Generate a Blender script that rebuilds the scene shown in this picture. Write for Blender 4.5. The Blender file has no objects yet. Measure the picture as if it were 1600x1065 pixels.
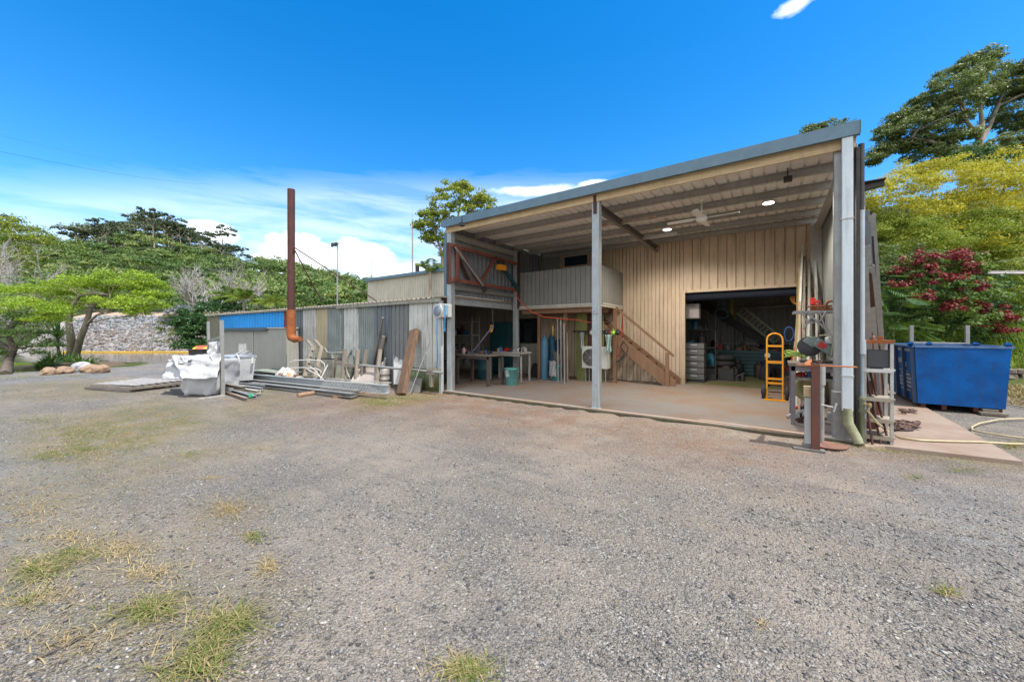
import bpy, math, random
import numpy as np
from mathutils import Vector, Matrix
R = math.radians
random.seed(7); rng = np.random.default_rng(7)
sc = bpy.context.scene
COL = sc.collection
F, H = 585.0, 1.6
AX = Vector((-0.5714, 0.8207, 0)); RT = Vector((0.8207, 0.5714, 0))
def P(px, py, Z):
    v = AX*Z + RT*((px-800)/F*Z); v.z = H+(520-py)/F*Z; return v
def G(px, py, z=0.0):
    return P(px, py, F*(H-z)/(py-520))
def PY(px, py, Y):
    a = (px-800)/F; return P(px, py, Y/(AX.y+a*RT.y))
def PX(px, py, X):
    a = (px-800)/F; return P(px, py, X/(AX.x+a*RT.x))
def cam2w(Z, L, z=0): 
    v = AX*Z+RT*L; v.z = z; return v
# ------------------------------------------------------------------ nodes / materials
def N(nt, typ, **kw):
    n = nt.nodes.new(typ)
    for k, v in kw.items():
        if k.startswith('i_'): n.inputs[k[2:].replace('_', ' ')].default_value = v
        else: setattr(n, k, v)
    return n
def L_(nt, a, b): nt.links.new(a, b)
def math_(nt, op, a, b=None, c=None, clamp=False):
    n = nt.nodes.new('ShaderNodeMath'); n.operation = op; n.use_clamp = clamp
    for i, v in enumerate((a, b, c)):
        if v is None: continue
        if isinstance(v, (int, float)): n.inputs[i].default_value = v
        else: nt.links.new(v, n.inputs[i])
    return n.outputs[0]
def mixc(nt, f, a, b, blend='MIX'):
    n = nt.nodes.new('ShaderNodeMix'); n.data_type = 'RGBA'; n.blend_type = blend
    for s, v in ((0, f), (6, a), (7, b)):
        if isinstance(v, (int, float)): n.inputs[s].default_value = v
        elif isinstance(v, (tuple, list)): n.inputs[s].default_value = (*v[:3], 1)
        else: nt.links.new(v, n.inputs[s])
    return n.outputs[2]
def ramp(nt, f, stops):
    n = nt.nodes.new('ShaderNodeValToRGB'); e = n.color_ramp.elements
    while len(e) < len(stops): e.new(0.5)
    for x, (p, c) in zip(e, stops):
        x.position = p; x.color = (*c, 1) if isinstance(c, (tuple, list)) else (c, c, c, 1)
    nt.links.new(f, n.inputs[0]); return n.outputs[0]
def newmat(name):
    m = bpy.data.materials.new(name); m.use_nodes = True; nt = m.node_tree
    return m, nt, nt.nodes['Principled BSDF']
MC = {}
def M(name, c, c2=None, rough=.6, metal=0.0, scale=3.0, bump=.15, bscale=None, streak=None, sc_col=(.1,.09,.07), spec=None, stretch=None, thr=(.35,.7)):
    """painted / bare / weathered surface: two-tone noise, optional run-down streaks, fine bump"""
    if name in MC: return MC[name]
    m, nt, b = newmat(name)
    tc = N(nt, 'ShaderNodeNewGeometry').outputs['Position']
    if stretch:
        mp = N(nt, 'ShaderNodeMapping'); mp.inputs['Scale'].default_value = stretch; L_(nt, tc, mp.inputs[0]); src = mp.outputs[0]
    else: src = tc
    n1 = N(nt, 'ShaderNodeTexNoise', i_Scale=scale, i_Detail=8.0, i_Roughness=.65); L_(nt, src, n1.inputs['Vector'])
    c2 = c2 or tuple(x*.78 for x in c)
    col = mixc(nt, ramp(nt, n1.outputs[0], [(thr[0], 0.0), (thr[1], 1.0)]), c, c2)
    n3 = N(nt, 'ShaderNodeTexNoise', i_Scale=scale*14, i_Detail=4.0); L_(nt, tc, n3.inputs['Vector'])
    col = mixc(nt, .35, col, mixc(nt, n3.outputs[0], (.35,.35,.35), (.65,.65,.65)), 'OVERLAY')
    if streak:
        mp = N(nt, 'ShaderNodeMapping'); mp.inputs['Scale'].default_value = (9, 9, .55); L_(nt, tc, mp.inputs[0])
        n2 = N(nt, 'ShaderNodeTexNoise', i_Scale=1.6, i_Detail=6.0, i_Roughness=.7); L_(nt, mp.outputs[0], n2.inputs['Vector'])
        f = math_(nt, 'MULTIPLY', ramp(nt, n2.outputs[0], [(.52, 0.0), (.72, 1.0)]), streak)
        col = mixc(nt, f, col, sc_col)
    L_(nt, col, b.inputs['Base Color'])
    b.inputs['Roughness'].default_value = rough; b.inputs['Metallic'].default_value = metal
    if spec is not None: b.inputs['Specular IOR Level'].default_value = spec
    if bump:
        n4 = N(nt, 'ShaderNodeTexNoise', i_Scale=bscale or scale*8, i_Detail=5.0); L_(nt, src, n4.inputs['Vector'])
        bp = N(nt, 'ShaderNodeBump', i_Strength=bump, i_Distance=.01); L_(nt, n4.outputs[0], bp.inputs['Height']); L_(nt, bp.outputs[0], b.inputs['Normal'])
    MC[name] = m; return m
def Memit(name, c, s):
    m, nt, b = newmat(name); b.inputs['Base Color'].default_value = (*c, 1)
    b.inputs['Emission Color'].default_value = (*c, 1); b.inputs['Emission Strength'].default_value = s; return m
def Mleaf(name, stops, trans=.3, rough=.55, nscale=.6, spec=.3, back=None, tint=False):
    m, nt, b = newmat(name); out = nt.nodes['Material Output']
    g = N(nt, 'ShaderNodeNewGeometry')
    n1 = N(nt, 'ShaderNodeTexNoise', i_Scale=nscale, i_Detail=3.0); L_(nt, g.outputs['Position'], n1.inputs['Vector'])
    f = math_(nt, 'ADD', math_(nt, 'MULTIPLY', g.outputs['Random Per Island'], .55 if not tint else .25), math_(nt, 'MULTIPLY', math_(nt, 'SUBTRACT', n1.outputs[0], .28), 1.0 if not tint else .5))
    if tint: f = math_(nt, 'ADD', f, math_(nt, 'MULTIPLY', N(nt, 'ShaderNodeAttribute', attribute_name='tint').outputs['Fac'], .55))
    col = ramp(nt, f, stops)
    L_(nt, col, b.inputs['Base Color']); b.inputs['Roughness'].default_value = rough; b.inputs['Specular IOR Level'].default_value = spec
    t = N(nt, 'ShaderNodeBsdfTranslucent'); L_(nt, mixc(nt, .5, col, (.25,.4,.02), 'MIX') if back is None else mixc(nt, .5, col, back), t.inputs[0])
    mx = N(nt, 'ShaderNodeMixShader', i_Fac=trans); L_(nt, b.outputs[0], mx.inputs[1]); L_(nt, t.outputs[0], mx.inputs[2]); L_(nt, mx.outputs[0], out.inputs[0])
    return m
# ------------------------------------------------------------------ mesh building
OFF = {}
class MB:
    def __init__(s): s.v = []; s.f = []; s.sm = []
    def add(s, vs, fs, smooth=False):
        o = len(s.v); s.v += [tuple(v) for v in vs]; s.f += [tuple(i+o for i in f) for f in fs]; s.sm += [smooth]*len(fs); return s
    def box(s, a, b):
        x0,y0,z0 = a; x1,y1,z1 = b
        return s.add([(x0,y0,z0),(x1,y0,z0),(x1,y1,z0),(x0,y1,z0),(x0,y0,z1),(x1,y0,z1),(x1,y1,z1),(x0,y1,z1)],
            [(0,3,2,1),(4,5,6,7),(0,1,5,4),(1,2,6,5),(2,3,7,6),(3,0,4,7)])
    def bar(s, p, q, w, h, up=(0,0,1)):
        """beam from p to q, w across, h along up"""
        p = Vector(p); q = Vector(q); d = (q-p).normalized(); u = Vector(up)
        if abs(d.dot(u)) > .98: u = Vector((0,1,0))
        sd = d.cross(u).normalized(); u2 = sd.cross(d).normalized()
        c = [(-w/2,-h/2),(w/2,-h/2),(w/2,h/2),(-w/2,h/2)]
        vs = [p+sd*a+u2*b for a,b in c]+[q+sd*a+u2*b for a,b in c]
        return s.add(vs, [(0,1,2,3),(7,6,5,4),(0,4,5,1),(1,5,6,2),(2,6,7,3),(3,7,4,0)])
    def prof(s, p, q, pts, up=(0,0,1), closed=True):
        """extrude a 2-D profile (side, up) from p to q"""
        p = Vector(p); q = Vector(q); d = (q-p).normalized(); u = Vector(up)
        if abs(d.dot(u)) > .98: u = Vector((0,1,0))
        sd = d.cross(u).normalized(); u2 = sd.cross(d).normalized(); n = len(pts)
        vs = [p+sd*a+u2*b for a,b in pts]+[q+sd*a+u2*b for a,b in pts]
        fs = [(i,(i+1)%n,n+(i+1)%n,n+i) for i in range(n if closed else n-1)]
        if closed: fs += [tuple(range(n))[::-1], tuple(range(n,2*n))]
        return s.add(vs, fs)
    def cbeam(s, p, q, w, h, t=.012, up=(0,0,1)):
        return s.prof(p, q, [(-w/2,-h/2),(w/2,-h/2),(w/2,-h/2+t),(-w/2+t,-h/2+t),(-w/2+t,h/2-t),(w/2,h/2-t),(w/2,h/2),(-w/2,h/2)], up)
    def tube(s, p, q, r, r2=None, n=12, cap=True):
        return s.path([p,q],[r, r if r2 is None else r2], n, cap)
    def path(s, pts, r, n=8, cap=True):
        pts = [Vector(p) for p in pts]; k = len(pts)
        rs = r if isinstance(r,(list,tuple)) else [r]*k
        o = []; t0 = (pts[1]-pts[0]).normalized()
        a = t0.orthogonal().normalized()
        for i,p in enumerate(pts):
            t = (pts[min(i+1,k-1)]-pts[max(i-1,0)]).normalized()
            a = (a - t*a.dot(t)).normalized(); b = t.cross(a)
            for j in range(n):
                g = 2*math.pi*j/n; o.append(p+(a*math.cos(g)+b*math.sin(g))*rs[i])
        fs = [(i*n+j,i*n+(j+1)%n,(i+1)*n+(j+1)%n,(i+1)*n+j) for i in range(k-1) for j in range(n)]
        s.add(o, fs, True)
        if cap: s.add([*o[:n]], [tuple(range(n))[::-1]]); s.add([*o[-n:]], [tuple(range(n))])
        return s
    def lathe(s, c, prof, n=20, axis='z', smooth=True):
        vs = []
        for r,h in prof:
            for j in range(n):
                g = 2*math.pi*j/n; a,b = r*math.cos(g), r*math.sin(g)
                v = {'z':(a,b,h),'y':(a,h,b),'x':(h,a,b)}[axis]; vs.append((c[0]+v[0],c[1]+v[1],c[2]+v[2]))
        k = len(prof)
        fs = [(i*n+j,i*n+(j+1)%n,(i+1)*n+(j+1)%n,(i+1)*n+j) for i in range(k-1) for j in range(n)]
        s.add(vs, fs, smooth)
        s.add(vs[:n],[tuple(range(n))[::-1]]); s.add(vs[-n:],[tuple(range(n))]); return s
    def poly(s, pts, thick):
        """flat polygon given thickness vector"""
        n = len(pts); t = Vector(thick); vs = [Vector(p) for p in pts]+[Vector(p)+t for p in pts]
        return s.add(vs, [tuple(range(n))[::-1], tuple(range(n,2*n))]+[(i,(i+1)%n,n+(i+1)%n,n+i) for i in range(n)])
    def sheet(s, o, u, v, w, h, pitch=.2, depth=.03, nrm=None, kind='rib', rag=0):
        """ribbed or corrugated metal sheet; u across ribs, v along ribs"""
        o = Vector(o); u = Vector(u).normalized(); v = Vector(v).normalized(); nn = Vector(nrm) if nrm else u.cross(v)
        xs = []; x = 0
        if kind == 'rib':
            while x < w: 
                for a,b in ((0,0),(pitch*.72,0),(pitch*.78,depth),(pitch*.92,depth),(pitch*.98,0)):
                    if x+a < w: xs.append((x+a,b))
                x += pitch
            xs.append((w,0))
        elif kind == 'groove':
            while x < w:
                for a,b in ((0,0),(pitch*.86,0),(pitch*.89,-depth),(pitch*.96,-depth),(pitch*.99,0)):
                    if x+a < w: xs.append((x+a,b))
                x += pitch
            xs.append((w,0))
        else:
            k = max(2,int(w/pitch*6)); xs = [(w*i/k, depth*.5*math.sin(2*math.pi*(w*i/k)/pitch)) for i in range(k+1)]
        t = -nn*.0025
        a = [o+u*x+nn*d for x,d in xs]; b = [p+v*h for p in a]; n = len(xs)
        a2 = [p+t for p in a]; b2 = [p+t for p in b]
        vs = a+b+a2+b2
        fs = [(i,i+1,n+i+1,n+i) for i in range(n-1)]+[(2*n+i+1,2*n+i,3*n+i,3*n+i+1) for i in range(n-1)]
        fs += [(i+1,i,2*n+i,2*n+i+1) for i in range(n-1)]+[(n+i,n+i+1,3*n+i+1,3*n+i) for i in range(n-1)]
        fs += [(0,n,3*n,2*n),(n-1,3*n-1,4*n-1,2*n-1)]
        return s.add(vs, fs, kind=='corr')
    def build(s, name, mat, parent=None, bevel=0, label=None, cat=None, group=None, kind=None, sub=0):
        me = bpy.data.meshes.new(name)
        vs = s.v
        if parent is not None: off = OFF[parent.name]
        else:
            xs=[v[0] for v in vs]; ys=[v[1] for v in vs]; zs=[v[2] for v in vs]
            off = Vector(((min(xs)+max(xs))/2,(min(ys)+max(ys))/2,min(zs))) if kind!='structure' else Vector((0,0,0))
        me.from_pydata([(v[0]-off[0],v[1]-off[1],v[2]-off[2]) for v in vs], [], s.f)
        me.polygons.foreach_set('use_smooth', s.sm); me.update()
        if mat: me.materials.append(mat)
        o = bpy.data.objects.new(name, me); COL.objects.link(o)
        if parent is not None: o.parent = parent
        else: o.location = off
        OFF[o.name] = off
        if bevel:
            b = o.modifiers.new('Bevel','BEVEL'); b.width = bevel; b.segments = 2; b.limit_method = 'ANGLE'
        if sub:
            b = o.modifiers.new('Subdivision','SUBSURF'); b.levels = sub; b.render_levels = sub
        tag(o, label, cat, group, kind); return o
def tag(o, label=None, cat=None, group=None, kind=None):
    for k, v in (('label',label),('category',cat),('group',group),('kind',kind)):
        if v: o[k] = v
    return o
def thing(name, label, cat, loc=(0,0,0), group=None, rz=None):
    """Empty at the base. rz given: children are in its local frame; otherwise in world coordinates"""
    o = bpy.data.objects.new(name, None); COL.objects.link(o); o.empty_display_size = .2
    o.location = loc
    if rz is not None: o.rotation_euler.z = rz; OFF[o.name] = Vector((0,0,0))
    else: OFF[o.name] = Vector(loc)
    return tag(o, label, cat, group)
def copy_tree(src, loc=None, rz=None, label=None, parent=None, scale=None):
    c = src.copy(); COL.objects.link(c); OFF[c.name] = OFF.get(src.name, Vector((0,0,0)))
    if parent is not None: c.parent = parent
    if loc is not None: c.location = loc
    if rz is not None: c.rotation_euler.z = rz
    if scale is not None: c.scale = (scale,)*3 if isinstance(scale,(int,float)) else scale
    if label: c['label'] = label
    for ch in list(src.children): copy_tree(ch, parent=c)
    return c
def np_mesh(name, V, k, mat, parent=None, smooth=False, origin=None, **t):
    """V: (n*k,3) array, consecutive k verts make one face"""
    V = np.asarray(V, dtype=np.float32).reshape(-1,3); n = len(V)//k
    off = Vector(origin) if origin is not None else (OFF[parent.name] if parent is not None else Vector((0,0,0)))
    V = V - np.array(off, dtype=np.float32)
    me = bpy.data.meshes.new(name); me.vertices.add(n*k); me.vertices.foreach_set('co', V.ravel())
    me.loops.add(n*k); me.loops.foreach_set('vertex_index', np.arange(n*k, dtype=np.int32))
    me.polygons.add(n); me.polygons.foreach_set('loop_start', np.arange(0,n*k,k,dtype=np.int32)); 
    me.update(calc_edges=True); me.validate()
    me.materials.append(mat)
    o = bpy.data.objects.new(name, me); COL.objects.link(o)
    if parent is not None: o.parent = parent
    elif origin is not None: o.location = off
    OFF[o.name] = off; tag(o, **t); return o
def np_solid(name, V, faces, mat, origin=None, parent=None, **t):
    """V (m, nv, 3): m copies of a solid with nv verts and triangle list faces"""
    m, nv, _ = V.shape; fa = np.array(faces, dtype=np.int32); k = fa.shape[1]
    idx = (fa[None]+(np.arange(m)*nv)[:,None,None]).reshape(-1)
    off = OFF[parent.name] if parent is not None else Vector(origin or (0,0,0))
    me = bpy.data.meshes.new(name); me.vertices.add(m*nv); me.vertices.foreach_set('co', (V.reshape(-1,3)-np.array(off)).astype(np.float32).ravel())
    me.loops.add(len(idx)); me.loops.foreach_set('vertex_index', idx)
    me.polygons.add(len(idx)//k); me.polygons.foreach_set('loop_start', np.arange(0,len(idx),k,dtype=np.int32))
    me.update(calc_edges=True); me.materials.append(mat)
    o = bpy.data.objects.new(name, me); COL.objects.link(o)
    if parent is not None: o.parent = parent
    else: o.location = off
    OFF[o.name] = off; tag(o, **t); return o
def unit(a): return a/np.maximum(np.linalg.norm(a,axis=-1,keepdims=True),1e-9)
def leaves(C, Nn, size, aspect=.5, droop=0.0, dirs=None):
    """rhombic leaf faces at centres C with normals Nn"""
    n = len(C); Nn = unit(Nn); r = rng.normal(size=(n,3)) if dirs is None else dirs+rng.normal(size=(n,3))*.35
    if droop: r[:,2] -= droop
    t = unit(r-Nn*np.sum(r*Nn,1,keepdims=True)); b = np.cross(Nn,t)
    s = (size*(.6+.8*rng.random(n)))[:,None] if np.isscalar(size) else size[:,None]
    out = np.stack([C-t*s*.5, C+b*s*aspect*.5, C+t*s*.5, C-b*s*aspect*.5],1)
    return out.reshape(-1,3)
def shell(c, r, n, top=.25, thick=.35, hem=-1.0):
    d = unit(rng.normal(size=(n,3))); d[:,2] = d[:,2]*(1-top)+top*np.abs(d[:,2])
    d = unit(d); d = d[d[:,2]>hem]
    k = 1-thick*rng.random((len(d),1))**1.5
    return np.array(c)+d*k*np.array(r), d
def crown(envs, nsub, subr, nleaf, size, aspect=.5, top=.4, flat=.75, rnd=.8, droop=0, hem=-1.0, seed=None):
    """foliage as clumps of leaf faces spread over a set of ellipsoids (c, r, weight)"""
    out = []; w = np.array([e[2] if len(e)>2 else 1 for e in envs], float); w /= w.sum()
    for e, ww in zip(envs, w):
        k = max(1,int(round(nsub*ww)))
        pc, d = shell(e[0], e[1], k, top, .5, hem)
        for p, dd in zip(pc, d):
            sr = subr*(.6+.8*rng.random())
            q, dn = shell(p, (sr,sr,sr*flat), nleaf, .35, .7)
            nn = dn+np.array([0,0,.35])+rng.normal(size=dn.shape)*rnd*.6
            out.append(leaves(q, nn, size, aspect, droop))
    return np.concatenate(out)
def limb(mb, a, b, r0, r1, wob=.1, n=6, k=7):
    a = Vector(a); b = Vector(b); L = (b-a).length; pts = []; rs = []
    for i in range(n+1):
        t = i/n; w = wob*L*math.sin(math.pi*t)
        pts.append(a.lerp(b,t)+Vector((random.uniform(-1,1),random.uniform(-1,1),random.uniform(-.3,.6)))*w*.35*(0 if i in (0,n) else 1)); rs.append(r0+(r1-r0)*t)
    mb.path(pts, rs, k); return pts
# ------------------------------------------------------------------ camera, light, sky
cd = bpy.data.cameras.new('camera'); cam = bpy.data.objects.new('camera', cd); COL.objects.link(cam)
cd.sensor_width = 36; cd.lens = 36*F/1600; cd.shift_y = -12.5/1600; cd.clip_end = 3000; cd.clip_start = .05
cam.location = (0,0,H); cam.rotation_euler = (R(90),0,R(34.85)); sc.camera = cam
SUN_EL, SUN_AZ = 64, 95       # azimuth clockwise from +Y
sun = bpy.data.lights.new('sun','SUN'); sun.energy = 3.4; sun.angle = R(1.0); sun.color = (1,.96,.9)
so = bpy.data.objects.new('sun', sun); COL.objects.link(so)
sd = Vector((math.sin(R(SUN_AZ))*math.cos(R(SUN_EL)), math.cos(R(SUN_AZ))*math.cos(R(SUN_EL)), math.sin(R(SUN_EL))))
so.rotation_euler = sd.to_track_quat('Z','Y').to_euler(); so.location = sd*50
wd = bpy.data.worlds.new('World'); sc.world = wd; wd.use_nodes = True; nt = wd.node_tree
bg = nt.nodes['Background']; bg.inputs[1].default_value = .14
sky = N(nt,'ShaderNodeTexSky',sky_type='NISHITA',sun_disc=False,sun_elevation=R(SUN_EL),sun_rotation=R(SUN_AZ),air_density=1.0,dust_density=.3,ozone_density=3.0,altitude=50)
hs = N(nt,'ShaderNodeHueSaturation',i_Saturation=1.42,i_Value=1.12); L_(nt, sky.outputs[0], hs.inputs['Color'])
tc = N(nt,'ShaderNodeTexCoord'); sx = N(nt,'ShaderNodeSeparateXYZ'); L_(nt, tc.outputs['Generated'], sx.inputs[0])
az = math_(nt,'ARCTAN2', sx.outputs[0], sx.outputs[1]); el = math_(nt,'ARCSINE', sx.outputs[2])
cv = N(nt,'ShaderNodeCombineXYZ'); L_(nt, az, cv.inputs[0]); L_(nt, math_(nt,'MULTIPLY',el,2.2), cv.inputs[1])
def azel(px, py):
    d = (AX+RT*((px-800)/F)+Vector((0,0,(520-py)/F))).normalized(); return math.atan2(d.x,d.y), math.asin(d.z)
cn = N(nt,'ShaderNodeTexNoise',i_Scale=13.0,i_Detail=9.0,i_Roughness=.58); L_(nt, cv.outputs[0], cn.inputs['Vector'])
cs = N(nt,'ShaderNodeMapping'); cs.inputs['Scale'].default_value=(1.6,5.0,1); L_(nt, cv.outputs[0], cs.inputs[0])
cn2 = N(nt,'ShaderNodeTexNoise',i_Scale=2.4,i_Detail=7.0,i_Roughness=.6,i_Distortion=.6); L_(nt, cs.outputs[0], cn2.inputs['Vector'])
dens = None
def blob(px, py, wx, wy, gain=1.0, amp=.9):
    global dens
    a0,e0 = azel(px,py); a1,_ = azel(px+wx,py); _,e1 = azel(px,py-wy)
    dx = math_(nt,'DIVIDE', math_(nt,'SUBTRACT',az,a0), a1-a0); dy = math_(nt,'DIVIDE', math_(nt,'SUBTRACT',el,e0), e1-e0)
    d = math_(nt,'SQRT', math_(nt,'ADD', math_(nt,'MULTIPLY',dx,dx), math_(nt,'MULTIPLY',dy,dy)))
    v = math_(nt,'ADD', math_(nt,'SUBTRACT',1.0,d), math_(nt,'MULTIPLY', math_(nt,'SUBTRACT',cn.outputs[0],.5), amp*2))
    v = math_(nt,'MULTIPLY', v, 3.2*gain, clamp=True)
    dens = v if dens is None else math_(nt,'MAXIMUM',dens,v)
blob(470,402,66,36,1.3,.75); blob(560,405,70,30,.8,.7); blob(330,362,48,22,.8,.8); blob(640,430,110,22,.45,.9); blob(1248,6,40,16,.33,1.1)
blob(850,298,80,10,.35,1.0); blob(935,286,36,7,.5,1.0); blob(450,440,260,26,.4,.8)
blob(1900,250,300,60,.5,1.0); blob(-500,300,300,80,.6,1.0)
# thin high veil low over the horizon
ed_ = N(nt,'ShaderNodeVectorMath',operation='DOT_PRODUCT'); L_(nt, tc.outputs['Generated'], ed_.inputs[0]); ed_.inputs[1].default_value=(-AX.x*.41,-AX.y*.41,1)
lo = ramp(nt, math_(nt,'ADD', math_(nt,'ADD', ed_.outputs['Value'], math_(nt,'MULTIPLY',math_(nt,'SUBTRACT',cn2.outputs[0],.5),.10)), .5), [(.0,1.0),(.38,1.0),(.47,.7),(.52,.0)])
vf = math_(nt,'MULTIPLY', lo, ramp(nt, cn2.outputs[0], [(.36,.16),(.66,.60)]))
azm = N(nt,'ShaderNodeMapRange',clamp=True); azm.inputs[1].default_value=.10; azm.inputs[2].default_value=-.32; L_(nt, az, azm.inputs[0])
vf = math_(nt,'MULTIPLY', vf, math_(nt,'ADD', math_(nt,'MULTIPLY', azm.outputs[0], .85), .15))
skyc = mixc(nt, vf, hs.outputs[0], (5.9,6.5,7.5))
skyc = mixc(nt, math_(nt,'MULTIPLY',dens,.95), skyc, mixc(nt, cn.outputs[0], (6.2,6.7,7.6), (8.6,8.6,8.6)))
# broken white cloud added to unseen sky behind the camera, for neutral fill light
bk = N(nt,'ShaderNodeVectorMath',operation='DOT_PRODUCT'); L_(nt, tc.outputs['Generated'], bk.inputs[0]); bk.inputs[1].default_value=(-AX.x,-AX.y,.25)
bf = math_(nt,'MULTIPLY', ramp(nt, bk.outputs['Value'], [(.12,0.0),(.5,1.0)]), ramp(nt, cn2.outputs[0], [(.3,.45),(.55,.95)]))
skyc = mixc(nt, bf, skyc, (7.5,7.6,7.8))
L_(nt, skyc, bg.inputs[0])
sc.view_settings.view_transform='Standard'; sc.view_settings.look='None'; sc.view_settings.exposure=0.8; sc.view_settings.gamma=1
sc.render.engine='CYCLES'; sc.cycles.max_bounces=8; sc.cycles.diffuse_bounces=6; sc.cycles.transparent_max_bounces=8
sc.cycles.use_denoising=True; sc.cycles.caustics_reflective=False; sc.cycles.caustics_refractive=False
# ------------------------------------------------------------------ materials
galv = M('galvanised steel',(.36,.36,.34),(.27,.27,.25),.5,.35,6,.1,streak=.35,sc_col=(.16,.12,.08))
galv_d = M('old galvanised steel',(.48,.46,.42),(.36,.34,.31),.6,.1,9,.15,streak=.3,sc_col=(.12,.08,.05))
colum = M('grey painted steel column',(.40,.43,.43),(.31,.33,.33),.5,.1,5,.1,streak=.4,sc_col=(.17,.12,.07))
cream = M('cream wall sheet',(.60,.47,.33),(.49,.375,.255),.6,0,1.6,.05,streak=.75,sc_col=(.20,.12,.06))
cream_d = M('weathered beige sheet',(.50,.46,.37),(.40,.36,.28),.6,0,1.5,.05,streak=.6,sc_col=(.22,.19,.13))
greysheet = M('dull grey ribbed sheet',(.235,.235,.215),(.19,.19,.17),.5,.1,2,.05,streak=.4)
roofu = M('roof underside',(.84,.80,.74),(.74,.69,.62),.6,0,3,.05)
fasc = M('blue grey gutter paint',(.11,.18,.225),(.08,.14,.18),.4,.1,4,.05,streak=.2)
pine = M('weathered pine fascia',(.62,.46,.26),(.46,.31,.16),.75,0,5,.2,stretch=(.5,4,6),streak=.3,sc_col=(.14,.09,.05))
conc = M('concrete slab',(.31,.27,.235),(.33,.20,.12),.75,0,.55,.25,bscale=40,streak=0,thr=(.42,.66))
conc2 = M('stained concrete',(.30,.235,.18),(.22,.14,.095),.85,0,1.1,.3,bscale=40)
concg = M('grey block concrete',(.30,.29,.27),(.2,.19,.17),.9,0,5,.4)
wood_g = M('weathered grey timber',(.25,.215,.17),(.15,.125,.10),.85,0,3,.4,stretch=(3,3,.5))
wood_b = M('brown stained timber',(.27,.15,.08),(.18,.10,.055),.6,0,3,.15,stretch=(3,3,.6))
sleeper = M('old hardwood sleeper',(.20,.115,.065),(.09,.055,.035),.85,0,7,.6,stretch=(2.5,2.5,.45))
rust = M('rusted steel',(.095,.032,.024),(.055,.024,.018),.8,.1,4,.3)
rust_o = M('bright orange rust',(.34,.10,.022),(.17,.055,.02),.85,.05,5,.4)
redox = M('red oxide steel',(.24,.065,.04),(.14,.05,.035),.6,.1,5,.15,streak=.5,sc_col=(.35,.2,.12))
white_p = M('white paint',(.54,.53,.50),(.44,.43,.40),.45,0,3,.05,streak=.25,sc_col=(.3,.26,.18))
pipe_w = M('painted white downpipe',(.60,.65,.66),(.52,.57,.58),.4,0,3,.05,streak=.45,sc_col=(.30,.26,.17))
pipe_g = M('mossy pipe end',(.34,.33,.22),(.13,.15,.06),.7,0,9,.3)
black = M('black plastic',(.02,.02,.021),(.03,.03,.03),.5,0,4,.05)
dark = M('dark oily steel',(.035,.033,.032),(.06,.05,.045),.6,.3,6,.2)
rubber = M('black rubber',(.03,.03,.032),(.045,.045,.045),.8,0,8,.2)
teal = M('teal plastic',(.10,.32,.29),(.085,.26,.24),.45,0,4,.05,streak=.2,sc_col=(.5,.55,.5))
teal_d = M('dark teal paint',(.012,.075,.085),(.01,.05,.06),.5,0,5,.1)
bluel = M('blue cylinder paint',(.03,.15,.24),(.02,.10,.17),.5,0,5,.1)
blue_b = M('bright blue container paint',(.012,.30,.70),(.02,.24,.58),.5,0,1.5,.08,streak=.25,sc_col=(.12,.25,.3))
skipb = M('blue skip paint',(.003,.12,.43),(.006,.085,.30),.62,0,2.6,.2,streak=.6,sc_col=(.045,.05,.07),spec=.2,thr=(.42,.62))
bagm = M('white woven plastic',(.46,.46,.46),(.38,.38,.39),.55,0,6,.12,bscale=150)
alum = M('aluminium',(.55,.56,.57),(.42,.43,.44),.4,.55,6,.15)
yel = M('yellow truck paint',(.85,.36,.02),(.75,.28,.015),.4,0,6,.05)
redp = M('red plastic',(.55,.02,.015),(.4,.015,.012),.4,0,6,.05)
olive = M('olive sheet',(.23,.24,.075),(.17,.17,.055),.7,0,2,.1,streak=.5)
hosem = M('tan garden hose',(.48,.40,.24),(.38,.31,.18),.5,0,9,.05)
bluehose = M('blue air hose',(.03,.24,.55),None,.4,0,9,.03)
redhose = M('orange red cord',(.62,.09,.04),None,.45,0,9,.03)
greenhose = M('lime green hose',(.40,.55,.10),None,.5,0,9,.03)
glassd = M('dark window glass',(.012,.014,.016),(.02,.022,.025),.12,0,3,0)
glassb = M('blue dark window glass',(.012,.03,.06),(.02,.04,.07),.12,0,3,0)
lens_off = M('tube light casing',(.62,.60,.55),(.5,.42,.33),.5,0,6,.05)
rocks = M('sandstone rock',(.34,.21,.12),(.25,.18,.13),.9,0,1.5,.6,bscale=9)
rockg = M('grey rock',(.42,.42,.44),(.30,.30,.32),.9,0,2,.5,bscale=9)
barkm = M('pale bark',(.30,.25,.19),(.20,.16,.12),.9,0,4,.5,stretch=(2,2,.6))
barkd = M('dark bark',(.09,.07,.055),(.14,.11,.085),.9,0,4,.5)
barkg = M('grey dead wood',(.46,.42,.39),(.34,.30,.28),.9,0,4,.3)
gumbark = M('smooth gum bark',(.50,.44,.36),(.34,.27,.2),.8,0,3,.2)
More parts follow.
